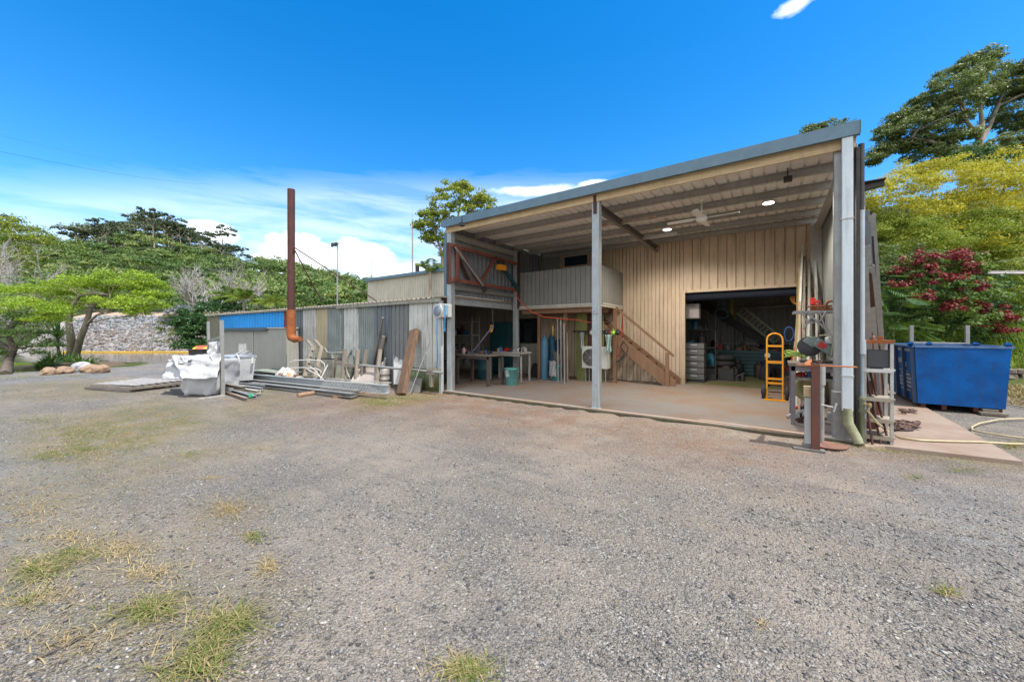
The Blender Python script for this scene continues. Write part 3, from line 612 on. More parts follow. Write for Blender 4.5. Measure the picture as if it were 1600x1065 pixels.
# upper left wall with girts
MB().sheet((XL-.06,Y0-.02,2.62),(0,1,0),(0,0,1),5.0,1.84,.19,.03,(1,0,0)).build('side_wall', M('zinc inner sheet',(.26,.28,.30),(.20,.21,.22),.45,.3,2,.05,streak=.3), W)
MB().box((XL-.24,Y0-.02,2.55),(XL-.075,Y0+.01,4.3)).build('corner_flashing', fasc, W)
MB().cbeam((XL+.05,Y0+.08,4.02),(XL+.05,10.1,4.0),.08,.14).build('girt', galv, W)
MB().cbeam((XL+.05,Y0+.08,2.82),(XL+.05,10.1,2.82),.08,.13).build('girt', galv, W)
MB().cbeam((XL-.02,Y0-.05,2.46),(XL-.02,10.2,2.46),.09,.2).build('edge_beam', colum, W)
MB().box((XL-.08,Y0+.1,2.57),(XL+.0,10.1,2.60)).build('timber_packer', wood_b, W)
# upper back wall left bay: zinc sheets, window
MB().sheet((-7.9,YB-.05,2.5),(1,0,0),(0,0,1),1.6,1.98,.19,.03,(0,-1,0)).build('upper_wall_panel', M('pale zinc sheet',(.34,.36,.33),(.27,.28,.25),.5,.1,2,.05,streak=.4), W)
w0 = PY(883,417,YB); w1 = PY(919,398,YB); w_ = MB()
w_.box((w0.x,YB-.05,w0.z),(w1.x,YB-.03,w1.z)); wn = MB()
for a,bb in (((w0.x-.06,YB-.07,w0.z-.06),(w1.x+.06,YB-.025,w0.z)),((w0.x-.06,YB-.07,w1.z),(w1.x+.06,YB-.025,w1.z+.06)),((w0.x-.06,YB-.07,w0.z),(w0.x,YB-.025,w1.z)),((w1.x,YB-.07,w0.z),(w1.x+.06,YB-.025,w1.z))): wn.box(a,bb)
wf = wn.build('window', cream, W); w_.build('pane', glassb, wf)
w0 = PY(808,534,YB); w1 = PY(841,499,YB)
wf = MB().box((w0.x-.04,YB-.06,w0.z-.04),(w1.x+.04,YB-.02,w1.z+.04)).build('window', dark, W, label='dark window under the mezzanine'); MB().box((w0.x,YB-.075,w0.z),(w1.x,YB-.062,w1.z)).build('pane', glassd, wf)
# mezzanine
MX = -4.02; MY = 10.2
mz = thing('mezzanine','raised storage mezzanine with dull grey ribbed balustrade inside the workshop','mezzanine',(XL+.2,MY,ZS))
MB().sheet((XL+.2,MY,2.47),(1,0,0),(0,0,1),MX-XL-.42,1.08,.155,.016,(0,-1,0),'groove').build('front_balustrade', greysheet, mz)
MB().sheet((MX-.22,MY-.004,2.45),(1,0,0),(0,0,1),.1,1.1,.2,.005,(0,-1,0)).build('balustrade_strip', M('yellow green strip',(.42,.40,.12),None,.5), mz)
MB().sheet((MX-.1,MY-.006,2.45),(1,0,0),(0,0,1),.1,1.1,.2,.005,(0,-1,0)).build('corner_strip', cream_d, mz)
MB().sheet((MX,MY,2.47),(0,1,0),(0,0,1),YB-MY,1.08,.16,.016,(1,0,0),'groove').build('side_balustrade', greysheet, mz)
MB().box((XL+.16,MY-.03,2.36),(MX+.04,YB-.02,2.44)).build('floor_deck', cream_d, mz)
MB().box((XL+.16,MY-.045,2.43),(MX+.06,MY-.03,2.465)).box((MX+.04,MY-.045,2.43),(MX+.06,YB-.02,2.465)).build('floor_edge', white_p, mz)
for y in (10.35,11.0,11.7): MB().box((XL+.2,y,2.22),(MX-.1,y+.05,2.36)).build('joist', wood_b, mz)
for x,y in ((-6.33,10.68),(-5.33,10.6)): MB().box((x-.05,y-.05,ZS),(x+.05,y+.05,2.36)).build('timber_post', wood_b, mz, .004)
# staircase
SX0,SX1,SY0,SY1 = -2.28,-5.05,11.32,12.03
stt = thing('staircase','brown open timber staircase with handrail rising along the cream wall','staircase',(SX0,11.6,ZS))
slope = (2.36-ZS)/(SX0-SX1)
for y in (SY0,SY1-.05): MB().prof((0,y,0),(0,y+.045,0),[(0,0)]*3) if False else MB().poly([(SX0,y,ZS),(SX0-.30,y,ZS),(SX1-.30,y,2.36),(SX1+.1,y,2.36),(SX0+.04,y,ZS+.17)],(0,.045,0)).build('stringer', wood_b, stt)
for i in range(1,11):
    x = SX0-i*(SX0-SX1)/11; z = ZS+i*(2.36-ZS)/11
    MB().box((x-.12,SY0+.05,z-.02),(x+.13,SY1-.055,z+.018)).build('tread', wood_b, stt)
hr0 = Vector((-2.42,SY0+.02,1.04)); hr1 = Vector((-3.98,SY0+.02,2.38))
MB().bar(hr0+Vector((.12,0,-.1)),hr1,.045,.07).build('handrail', wood_b, stt)
MB().box((-2.52,SY0-.05,ZS),(-2.42,SY0-.003,1.04)).build('newel_post', wood_b, stt,.004)
wr = MB()
for k in (.28,.52,.76): wr.path([hr0+Vector((0,0,-k)),hr1+Vector((0,0,-k))],.004,5)
wr.build('rail_wire', galv, stt)
# ------------------------------------------------------------------ lean-to shed on the left
LT = thing('lean_to_shed','long low lean-to of patched metal sheets joined to the workshop','shed',(-16,7.1,0))
edges = [455,474,494,512,533,538,560,585,612,640,676,689]
mats = [sh_dark,sh_white,sh_cream,sh_zinc,sh_grey,sh_white,sh_zinc,sh_dark,sh_grey,sh_white,sh_white]
labs = ['dark grey sheet beside the rusty chimney','dirty white sheet','yellowed cream sheet','zinc corrugated sheet','narrow dark strip between sheets','dirty white sheet with black spots','zinc corrugated sheet with moss','dark blue grey sheet','mid grey sheet behind the poles','white sheet behind the timber sleeper','pale strip at the corner']
for i in range(11):
    a = PY(edges[i],520,7.1).x; bb = PY(edges[i+1],520,7.1).x; off = .012*(i%2)
    kd = 'rib'; z0 = .03
    if i in (9,10): MB().sheet((a,7.1-off,.62),(1,0,0),(0,0,1),bb-a,1.86,.19,.025,(0,-1,0),kd).build('wall_sheet', mats[i], LT, label=labs[i]); MB().sheet((a,7.1+.006-off,.03),(1,0,0),(0,0,1),bb-a,.62,.16,.03,(0,-1,0),'corr').build('wall_sheet', sh_green, LT, label='green mossy sheet at the foot of the wall')
    else: MB().sheet((a,7.1-off,z0),(1,0,0),(0,0,1),bb-a,2.43,.10 if mats[i] is sh_zinc else .19,.03,(0,-1,0),kd).build('wall_sheet', mats[i], LT, label=labs[i])
xb = PY(443,500,7.1).x
MB().sheet((xb,7.12,.03),(1,0,0),(0,0,1),PY(455,500,7.1).x-xb,2.43,.19,.02,(0,-1,0)).build('wall_sheet', M('dark red sheet',(.16,.03,.02),None,.6), LT, label='dark red sheet next to the blue one')
xa = PY(343,500,7.1).x
MB().sheet((xa,7.11,.03),(1,0,0),(0,0,1),xb-xa,2.43,.28,.04,(0,-1,0)).build('wall_sheet', blue_b, LT, label='bright blue sheet under the roof edge')
xz = PY(324,500,7.1).x
MB().sheet((xz,7.1,.03),(1,0,0),(0,0,1),xa-xz,2.4,.2,.02,(0,-1,0)).build('wall_sheet', M('olive grey sheet',(.21,.20,.14),None,.6,streak=.5), LT, label='olive grey end sheet')
MB().box((PY(689,520,7.1).x,7.03,-.02),(XL-.17,7.12,2.46)).build('corner_post', M('pale corner post',(.45,.48,.48),(.36,.38,.38),.5,streak=.5), LT)
MB().sheet((xz,7.1,.03),(0,1,0),(0,0,1),5,2.4,.2,.02,(-1,0,0)).build('end_wall', greysheet, LT)
# roof with rib ends showing over the front edge
MB().sheet((xz-.1,6.97,2.53),(1,0,0),(0,1,.02),XL-.05-xz+.1,5.13,.2,.035,(0,0,1)).build('roof_sheeting', M('old zinc roof sheet',(.42,.38,.31),(.30,.24,.17),.6,.1,4,.1,streak=.3), LT)
MB().box((PY(530,500,7.1).x,6.985,2.42),(XL-.16,7.03,2.52)).box((xz,6.99,2.47),(PY(530,500,7.1).x,7.03,2.52)).build('barge_strip', M('mossy barge strip',(.34,.33,.27),(.20,.19,.14),.8,0,4,.2,streak=.7), LT)
# low light grey shed in front of the blue sheet
gx0 = PY(347,515,6.55).x; gx1 = PY(454,512,6.75).x
GS = thing('garden_shed','low light grey ribbed garden shed in front of the blue wall sheet','shed',((gx0+gx1)/2,6.8,0))
zt = PY(400,512,6.6).z
MB().sheet((gx0,6.6,.02),(1,0,0),(0,0,1),(gx1-gx0),zt-.06,.13,.012,(0,-1,0)).build('front_wall', gshed, GS)
MB().sheet((gx1,6.6,.02),(0,1,0),(0,0,1),.45,zt-.06,.13,.012,(1,0,0)).build('side_wall', gshed, GS)
MB().box((gx0-.1,6.52,zt-.04),(gx1+.05,7.05,zt)).build('roof', M('pale shed roof',(.5,.49,.45),None,.6), GS)
MB().box((gx0-.2,6.46,zt-.12),(PY(415,512,6.5).x,6.58,zt+.01)).build('gutter', M('dark blue gutter',(.07,.10,.13),None,.5), GS,.01)
x_ = PY(395,512,6.58).x; MB().box((x_-.02,6.57,.02),(x_+.02,6.585,zt-.04)).build('trim', white_p, GS)
# chimney
CH = thing('chimney_pipe','tall rusty steel chimney pipe standing against the lean-to front','chimney',PY(455,560,6.4))
c0 = PY(455,450,6.4)
MB().tube((c0.x,6.4,PY(455,487,6.4).z),(c0.x,6.4,PY(455,296,6.4).z),.12,n=20).build('flue_pipe', rust, CH)
c1 = PY(457,530,6.4)
MB().path([(c0.x,6.4,PY(455,484,6.4).z),(c0.x,6.4,c1.z+.2),(c0.x+.05,6.4,c1.z+.06),(c0.x+.2,6.42,c1.z),(c0.x+.42,6.5,c1.z+.02)],[.15,.15,.145,.12,.09],16).build('elbow_pipe', rust_o, CH)
for q in ((502,470,7.6),(588,470,9.2)):
    e = PY(*q); MB().path([PY(459,388 if q[0]<550 else 386,6.4),e],.022,6).build('stay_rod', rust, CH)
# ------------------------------------------------------------------ roof-line poles and antennas
def pole(name,lab,px,py0,py1,Y,r,mat,cat='pole'):
    a = PY(px,py1,Y); t = thing(name,lab,cat,(a.x,Y,a.z))
    MB().tube((a.x,Y,a.z-1.0),(a.x,Y,PY(px,py0,Y).z),r,r*.8,8).build('mast', mat, t); return t,a
t,a = pole('floodlight_pole','thin grey pole carrying black floodlights above the lean-to roof',527,383,470,13,.045,galv,'light pole'); zt = PY(527,381,13).z
fl = MB(); fl.box((a.x-.22,12.95,zt-.02),(a.x+.2,13.02,zt+.02)); fl.build('crossbar', dark, t)
for dx,rz in ((-.16,-.5),(.14,.4)):
    MB().bar((a.x+dx-.12*math.cos(rz),12.8,zt-.1),(a.x+dx+.12*math.cos(rz),12.8+.1*rz,zt-.06),.12,.2).build('floodlight', dark, t)
t,a = pole('antenna_mast','short whip antenna standing over the far end of the shed roof',581,404,450,20,.05,galv,'antenna'); MB().tube((a.x,20,PY(581,405,20).z),(a.x,20,PY(581,387,20).z),.012,.006,6).build('whip', galv, t)
t,a = pole('antenna_mast','tall whip antenna beside the black roof flue',644.5,343,436,16,.05,galv,'antenna'); MB().tube((a.x,16,PY(644,344,16).z),(a.x,16,PY(644,322,16).z),.014,.006,6).build('whip', galv, t)
a = PY(652,428,14); t = thing('roof_flue','short black roof flue with a rain cap','flue',(a.x,14,a.z-.3)); zt = PY(652,411,14).z
MB().tube((a.x,14,a.z-.6),(a.x,14,zt-.12),.11,n=14).build('flue_pipe', dark, t); MB().lathe((a.x,14,zt-.12),[(.13,0),(.13,.09),(.02,.13)],14).build('cap', galv_d, t)
# overhead cables upper left
def cable(name,a,b,sag,r,lab):
    pts = [Vector(a).lerp(Vector(b),i/16)-Vector((0,0,sag*4*(i/16)*(1-i/16))) for i in range(17)]
    MB().path(pts,r,5,False).build(name, M('black cable',(.03,.035,.05),None,.6,bump=0), label=lab, cat='cable')
cable('overhead_cable',P(-60,224,40),P(330,288,90),.8,.015,'thick lower overhead power cable crossing the sky at the left')
cable('overhead_cable',P(-60,196,40),P(330,272,90),1.0,.007,'thin upper overhead wire crossing the sky at the left')
# ------------------------------------------------------------------ ceiling lights and fan
led = Memit('lit white diffuser',(1,.97,.9),7)
for (X_0,Y_0,lab) in ((-2.2,10.05,'round lit ceiling light beside the white fan'),(-.07,9.16,'round lit ceiling light nearest the right post')):
    t = thing('ceiling_light',lab,'ceiling light',(X_0,Y_0,4.27),group='lit round lights under the awning roof')
    MB().lathe((X_0,Y_0,4.22),[(.10,0),(.12,.01),(.11,.05)],20).build('housing', white_p, t)
    MB().lathe((X_0,Y_0,4.212),[(.095,0),(.095,.006)],20).build('diffuser', led, t)
    l = bpy.data.lights.new('lamp','SPOT'); l.energy = 220; l.spot_size = R(160); l.spot_blend=.6; l.shadow_soft_size = .12; l.color=(1,.93,.82); lo_ = bpy.data.objects.new('lamp',l); COL.objects.link(lo_); lo_.parent=t; lo_.location=(0,0,-.09)
fanw = M('fan white enamel',(.82,.81,.77),(.74,.72,.68),.4,0,4,.0)
f = thing('ceiling_fan','white four bladed ceiling fan hanging under the awning roof','ceiling fan',(-1.2,8.55,4.35))
MB().tube((-1.2,8.55,4.0),(-1.2,8.55,4.36),.014).lathe((-1.2,8.55,4.30),[(.05,.04),(.03,0)],12).build('down_rod', fanw, f)
MB().lathe((-1.2,8.55,3.88),[(.05,0),(.10,.03),(.115,.07),(.09,.12),(.03,.14)],20).build('motor', fanw, f)
for k in range(4):
    g_ = R(-2+90*k); c,s_ = math.cos(g_),math.sin(g_); ctr = Vector((-1.2,8.55,3.95)); u=Vector((c,s_,0)); v=Vector((-s_,c,.18)).normalized()
    MB().poly([ctr+u*.11-v*.02,ctr+u*.2-v*.06,ctr+u*.66-v*.055,ctr+u*.68,ctr+u*.66+v*.055,ctr+u*.2+v*.06,ctr+u*.11+v*.02],(0,0,.008)).build('blade', fanw, f)
def tube_light(x0,x1,y,z,lab,mat):
    t = thing('tube_light',lab,'tube light',((x0+x1)/2,y,z+.06),group='unlit tube lights under the awning roof')
    MB().box((x0,y-.035,z),(x1,y+.035,z+.05)).build('batten', mat, t,.005)
    MB().tube((x0+.03,y,z-.02),(x1-.03,y,z-.02),.016).build('tube', lens_off, t)
tube_light(-3.4,-2.15,8.75,4.19,'rust stained unlit tube light nearest the middle post',M('rust stained casing',(.60,.52,.43),(.34,.16,.08),.6,0,6,.1))
tube_light(-3.25,-2.05,10.5,4.19,'clean white unlit tube light further back',white_p)
# small black floodlights on purlins
for px,py,lab in ((1231,279,'small black spotlight clipped under the roof at the right'),(722,350,'small black twin spotlight under the left end of the roof')):
    a = P(px,py,F*2.62/(520-py)); t = MB().box((a.x-.06,a.y-.05,a.z-.05),(a.x+.06,a.y+.05,a.z+.03)); t.bar((a.x,a.y,a.z),(a.x,a.y,4.4),.02,.02); t.build('spotlight', dark, label=lab, cat='spotlight')
# ------------------------------------------------------------------ crane jib on the left post
J = thing('crane_jib','rust red truss crane jib swung along the upper left wall','crane',(-6.82,7.1,2.9))
jx=-6.80; y0,y1=7.02,10.0; zt,zb=3.86,2.98
MB().bar((jx,y0,zt),(jx,y1,zt-.03),.07,.08).build('top_chord', redox, J)
MB().bar((jx,y0,zb),(jx,y1,zb),.07,.09).build('bottom_chord', redox, J)
MB().bar((jx-.06,y0-.02,zb-.12),(jx-.06,y0-.02,zt+.06),.09,.09).build('mast', rust, J)
MB().bar((jx+.02,y0+.22,zb),(jx+.02,y0+.22,zt),.07,.07).build('web_upright', redox, J)
for a,b_,m_,w in ((7.25,8.15,redox,.07),(8.9,8.15,redox,.07)):
    MB().bar((jx,a,zt if a<8 else zt),(jx,b_,zb),w,w).build('web_brace', m_, J)
MB().bar((jx-.12,7.25,zt),(jx-.12,7.9,zb),.06,.06).build('web_brace', rust, J)
MB().bar((jx+.07,7.1,zt-.05),(jx+.1,8.2,zb-.05),.04,.04).build('web_brace', galv, J)
MB().bar((jx+.05,9.25,zt-.3),(jx+.05,10.05,zb+.02),.08,.10).build('boom_arm', teal_d, J)
MB().lathe((jx+.06,8.3,zb-.14),[(.08,-.03),(.09,0),(.08,.03)],14,'y').build('pulley', dark, J)
h = thing('chain_hoist','small yellow and black chain hoist hanging on the crane jib','hoist',(jx+.03,9.15,3.55))
MB().box((jx-.05,9.0,3.5),(jx+.12,9.3,3.66)).lathe((jx+.035,8.98,3.58),[(.08,0),(.09,.05),(.07,.1)],12,'y').build('hoist_body', yel, h,.01); MB().box((jx-.03,9.05,3.66),(jx+.1,9.22,3.80)).build('trolley', dark, h); MB().lathe((jx+.03,9.2,3.44),[(.03,0),(.05,.05)],10).build('hook', dark, h)
# orange pendant hoist control in the left bay
a = P(770,505,11.3); t = thing('pendant_control','orange pendant control hanging on a thin chain in the left bay','control',(a.x,a.y,a.z))
MB().path([(a.x,a.y,a.z),(a.x,a.y,2.4)],.004,5).build('chain', galv, t); MB().bar((a.x-.02,a.y,a.z-.05),(a.x-.09,a.y,a.z-.26),.07,.09).build('grip', M('orange plastic',(.85,.40,.05),None,.4), t,.01)
MB().lathe((a.x,a.y,a.z-.04),[(.02,0),(.035,.04),(.01,.1)],10).build('hook', dark, t)
# hose reel on the post
a = Vector((XL,7.0,2.16)); t = thing('hose_reel','white retractable hose reel with blue hose mounted on the left post','hose reel',a)
MB().prof((a.x-.12,6.98,0),(a.x-.12,6.80,0),[(0,0)]*3) if False else MB().lathe((XL-.08,6.80,2.16),[(.17,0),(.2,.03),(.2,.2),(.17,.23)],26,'y').box((XL-.08,6.82,2.0),(XL+.2,7.05,2.34)).build('case', white_p, t,.015)
MB().lathe((XL-.08,6.785,2.16),[(.04,0),(.13,.003),(.14,.016)],24,'y').build('hub_cover', M('grey blue plastic',(.20,.24,.29),None,.5), t)
MB().box((XL+.17,6.80,2.05),(XL+.22,6.9,2.3)).build('bracket', M('pale blue bracket',(.2,.4,.55),None,.5), t)
MB().path([(XL-.06,6.78,1.98),(XL-.09,6.8,1.5),(XL-.16,6.9,1.05),(XL-.3,7.0,.7),(XL-.38,7.1,.55)],.013,8).build('hose', bluehose, t)
MB().path([(XL+.19,6.82,2.3),(XL+.2,6.8,2.0),(XL+.19,6.8,1.72)],.013,8).tube((XL+.19,6.8,1.72),(XL+.19,6.8,1.64),.02).build('hose_end', bluehose, t)
# orange-red cord slung from the jib to the stairs
pts=[]
A=[(803,456,11.9),(812,470,11.6),(830,487,11.5),(850,495,11.4),(880,498,11.3),(905,500,11.3),(923,504,11.4)]
for q in A: pts.append(P(*q))
MB().path(pts,.014,7).build('extension_cord', redhose, label='orange red extension cord slung under the mezzanine', cat='cord')
# red strap hanging by stair with hook
t = thing('hanging_strap','red strap hanging beside the stairs with a pale hook','strap',P(971,560,11.6))
MB().path([P(973,489,11.6),P(971,520,11.55),P(966,558,11.5)],.02,6).build('strap', M('red webbing',(.42,.05,.03),None,.7), t)
MB().path([P(972,489,11.6),P(974,530,11.6)],.014,6).build('strap', M('red webbing',(.42,.05,.03),None,.7), t)
MB().path([P(965,559,11.5),P(962,563,11.5),P(965,567,11.5),P(968,562,11.5),P(965,559,11.5)],.008,6).build('hook', white_p, t)
a=P(972,532,11.6); MB().box((a.x-.05,a.y-.04,a.z-.09),(a.x+.05,a.y+.02,a.z+.08)).lathe((a.x,a.y-.05,a.z),[(.03,0),(.03,.012)],10,'y').build('socket_box', white_p, label='small white switch box on the stair post', cat='switch box')
MB().box((MX+.0,11.18,ZS),(MX+.1,11.28,2.36)).build('timber_prop', wood_b, label='brown timber prop holding the corner of the mezzanine', cat='prop', bevel=.004)
MB().bar(P(938,636,7.75),P(936,590,7.9),.03,.05).build('broken_batten', wood_g, label='short grey batten leaning behind the middle post', cat='batten')
# bins
def bin_(name,c,r,h,lab,mat,grp=None):
    t = thing(name,lab,'bin',c,grp)
    m = MB(); m.lathe(c,[(r*.80,0),(r*.82,.01),(r*.97,h*.9),(r*1.04,h*.91),(r*1.06,h),(r*.98,h),(r*.78,.03),(.001,.03)],26); m.build('tub', mat, t)
    for s_ in (-1,1): MB().path([(c[0]+s_*r*1.04,c[1]-.04,h*.86+c[2]),(c[0]+s_*(r*1.04+.03),c[1]-.04,h*.8+c[2]),(c[0]+s_*(r*1.04+.03),c[1]+.04,h*.8+c[2]),(c[0]+s_*r*1.04,c[1]+.04,h*.86+c[2])],.01,6).build('handle', mat, t)
    return t
a = G(799,601,ZS); t = bin_('rubbish_bin',a,.205,.49,'teal plastic bin with white paint splashes nearest the yard',teal)
m=MB()
for k in range(26):
    g_=-1.75+random.gauss(0,.28); z=a.z+.30+random.random()*.15; rr=.205*(.8+.22*(z-a.z)/.49)+.004; c=Vector((a.x+math.cos(g_)*rr,a.y+math.sin(g_)*rr,z)); w=.006+.012*random.random(); l=.03+.09*random.random()
    u=Vector((-math.sin(g_),math.cos(g_),0)); m.poly([c-u*w,c+u*w,c+u*w*.4-Vector((0,0,l)),c-u*w*.3-Vector((0,0,l))],Vector((math.cos(g_),math.sin(g_),0))*.003)
m.build('paint_splash', M('dried white paint',(.62,.70,.68),None,.6), t)
a = G(870,594,ZS); t = bin_('rubbish_bin',a,.19,.5,'dark teal bin holding timber offcuts under the mezzanine',M('dark teal plastic',(.05,.22,.2),None,.5))
for k in range(9):
    g_=random.random()*6.28; b0=Vector(a)+Vector((math.cos(g_)*.08,math.sin(g_)*.08,.1)); MB().bar(b0,b0+Vector((random.gauss(0,.09),random.gauss(0,.06),.65+.35*random.random())),.03,.02).build('timber_offcut', wood_g, label='short timber offcut standing in the dark teal bin', cat='offcut', group='timber offcuts standing in the teal bin')
V,_=shell((a.x-.12,a.y-.12,a.z+.36),(.13,.1,.26),700,0,.1); 
m=MB(); 
for i in range(14):
    for j in range(10):
        g_=i/13*2.6+2.6; z=a.z+.62-j*.055; rr=.2+.03*math.sin(i*1.7+j*.6)+.015*random.random(); m.v.append((a.x-.02+math.cos(g_)*rr,a.y+math.sin(g_)*rr,z-.03*math.sin(i)));
m.f=[(i*10+j,i*10+j+1,(i+1)*10+j+1,(i+1)*10+j) for i in range(13) for j in range(9)]; m.sm=[True]*len(m.f)
o=m.build('plastic_bag', bagm, label='crumpled white plastic bag hung over the dark teal bin', cat='bag'); so_=o.modifiers.new('Solidify','SOLIDIFY'); so_.thickness=.006
# left-bay work table and things on it
def table(name,x0,x1,y0,y1,z,lab,mt,ml,leg=.07,base=ZS):
    t = thing(name,lab,'table',((x0+x1)/2,(y0+y1)/2,base))
    MB().box((x0,y0,z-.05),(x1,y1,z)).build('tabletop', mt, t,.006)
    MB().box((x0+.03,y0+.03,z-.13),(x1-.03,y0+.06,z-.05)).box((x0+.03,y1-.06,z-.13),(x1-.03,y1-.03,z-.05)).build('apron', ml, t)
    for x in (x0+.03,x1-.03-leg):
        for y in (y0+.03,y1-.03-leg): MB().box((x,y,base),(x+leg,y+leg,z-.05)).build('leg', ml, t,.003)
    return t
a=G(750,594,ZS); b_=G(713,598,ZS)
table('work_table',-7.85,-6.55,8.25,9.05,.98,'rough timber work table behind the left post',wood_g,M('dark timber leg',(.12,.09,.075),(.07,.055,.045),.8))
table('steel_bench',-7.6,-6.3,9.55,10.15,1.0,'narrow steel bench behind the rough work table',galv_d,galv_d,.05)
def clutter(n,x0,x1,y0,y1,z,lab,grp,cols,smin=.05,smax=.14):
    for k in range(n):
        x=random.uniform(x0,x1); y=random.uniform(y0,y1); s=random.uniform(smin,smax); m=MB(); kind=random.choice((0,1,2))
        c=random.choice(cols)
        if kind==0:
            m.box((x-s*.6,y-s*.45,z+.001),(x+s*.6,y+s*.45,z+s)); m.box((x-s*.25,y-s*.2,z+s),(x+s*.25,y+s*.2,z+s*1.25)); nm='tool_case'
        elif kind==1:
            m.lathe((x,y,z+.001),[(s*.42,0),(s*.45,s*.1),(s*.45,s*1.2),(s*.2,s*1.4),(s*.2,s*1.6)],12); nm='paint_tin'
        else:
            m.tube((x-s,y,z+.03),(x+s*.5,y+s*.4,z+s*.9),s*.14); m.box((x-s*.7,y-s*.25,z+.001),(x-s*.1,y+s*.3,z+s*.5)); m.lathe((x+s*.3,y,z+.001),[(s*.25,0),(s*.25,s*.6),(s*.1,s*.8)],10); nm='hand_tool'
        m.build(nm,c,label=lab,cat={'tool_case':'tool case','paint_tin':'tin','hand_tool':'tool'}[nm],group=grp,bevel=.003)
cl=[redp,dark,M('dull blue plastic',(.04,.12,.3),None,.5),galv_d,rust,black,M('brown tin',(.25,.12,.06),None,.5)]
clutter(13,-7.75,-6.65,8.35,8.95,.98,'small dark tool or tin cluttering the work table','clutter on the work table',cl)
clutter(11,-7.5,-6.4,9.6,10.1,1.0,'small dark tool or tin lying on the steel bench','clutter on the steel bench',cl,.06,.16)
MB().tube((-7.5,8.6,.98),(-6.95,8.9,1.75),.022).tube((-6.95,8.9,1.75),(-6.9,8.93,1.82),.03).build('clamp_bar', M('purple grey steel',(.20,.17,.24),None,.5), label='purple grey bar standing slanted on the work table', cat='bar')
a=G(721,586,.05); MB().lathe((-8.1,10.0,.05),[(.26,0),(.29,.02),(.28,.3),(.295,.32),(.28,.34),(.28,.62),(.295,.64),(.28,.66),(.28,.86),(.26,.88),(.02,.87)],24).build('steel_drum', M('teal drum paint',(.03,.16,.2),(.05,.1,.12),.5), label='teal steel drum in the dark left bay', cat='drum')
MB().box((-8.8,11.2,.05),(-7.9,11.9,2.0)).box((-8.74,11.17,1.02),(-8.37,11.2,1.95)).box((-8.33,11.17,1.02),(-7.96,11.2,1.95)).box((-8.74,11.17,.12),(-7.96,11.2,.98)).build('steel_cupboard', M('dark teal cupboard',(.02,.09,.10),None,.4), label='dark teal steel cupboard against the wall behind the drum', cat='cupboard',bevel=.005)
# shelf unit in the dark of the lean-to
t = thing('bottle_shelf','dim steel shelf with bottles and tins deep in the lean-to','shelf',(-9.6,10.4,.05))
for z in (.4,.95,1.5,2.0): MB().box((-10.3,10.3,z),(-8.95,10.75,z+.03)).build('shelf', galv_d, t)
for x in (-10.3,-8.99):
    for y in (10.3,10.71): MB().box((x,y,.05),(x+.04,y+.04,2.2)).build('upright', galv_d, t)
for z in (.43,.98,1.53): clutter(6,-10.2,-9.05,10.4,10.65,z,'small bottle or tin on the shelf deep in the lean-to','bottles on the dim shelf',cl+[white_p,bluel],.08,.2)
MB().box((-8.95,7.9,.05),(-8.2,8.5,.75)).box((-8.9,7.86,.4),(-8.25,7.9,.7)).box((-8.9,7.86,.1),(-8.25,7.9,.36)).build('tool_chest', dark, label='black tool chest just inside the lean-to opening', cat='tool chest',bevel=.006)
# red jerry cans
def jerry(c,lab,rz=0):
    t=thing('jerry_can',lab,'fuel can',c,group=None,rz=rz)
    MB().poly([(-.17,-.09,0),(.17,-.09,0),(.17,-.09,.27),(.08,-.09,.34),(-.17,-.09,.34)],(0,.18,0)).build('can_body', redp, t,.02)
    MB().path([(-.13,0,.34),(-.12,0,.40),(.04,0,.40),(.06,0,.34)],.016,8).build('handle', redp, t); MB().tube((.12,0,.29),(.16,0,.36),.028).build('cap', black, t)
a=G(813,589,ZS); jerry((-6.62,11.3,ZS),'red plastic fuel can on the floor behind the teal bin',.1); jerry((-6.95,11.6,ZS),'darker red fuel can half hidden behind the front one',-.3)
for i,(px,py) in enumerate(((782,588),(792,586),(800,590))):
    a=G(px,py,ZS); MB().lathe(a,[(.07,0),(.075,.02),(.075,.24),(.03,.29),(.025,.34)],14).build('oil_bottle',[black,dark,bluel][i],label='dark oil bottle on the floor left of the red fuel cans',cat='bottle',group='dark bottles on the floor')
# cylinders and posts between the timber posts
def cyl(c,r,h,lab,mat,tm=None):
    t=thing('gas_cylinder',lab,'gas cylinder',c)
    MB().lathe(c,[(r*.94,0),(r,.02),(r,h*.84),(r*.8,h*.92),(r*.35,h*.97),(r*.3,h)],24).build('shell', mat, t)
    MB().lathe((c[0],c[1],c[2]+h),[(r*.16,0),(r*.16,.06),(r*.3,.06),(r*.3,.09),(r*.1,.12)],12).build('valve', tm or galv, t)
a=G(851,592,ZS); cyl(a,.125,1.42,'pale blue gas cylinder beside the timber post',M('pale blue cylinder',(.10,.26,.38),(.08,.2,.3),.5)); a=G(860,589,ZS); cyl(a+Vector((.02,.05,0)),.13,1.5,'dark blue gas cylinder in the middle of the group',bluel); a=G(872,588,ZS); cyl(a,.12,1.35,'navy gas cylinder behind the dark teal bin',M('navy cylinder',(.01,.05,.13),None,.5))
a=P(864,525,11.9); MB().lathe((a.x,a.y,a.z),[(.05,0),(.06,.02),(.06,.32),(.03,.36)],14).build('brass_canister', M('brass tin',(.35,.25,.1),None,.4,.5), label='brass coloured canister on top of the blue cylinders', cat='canister')
for q in ((871,11.5,497),(876,11.3,500),(881,11.2,505),(886,11.5,520)):
    b0=P(q[0]+1,588,q[1]); b0.z=ZS; MB().tube(b0,PY(q[0],q[2],b0.y+.02),.022).tube(b0,b0+Vector((0,0,.04)),.028).build('steel_tube', galv, label='upright steel tube standing behind the dark teal bin', cat='tube', group='steel tubes under the mezzanine')
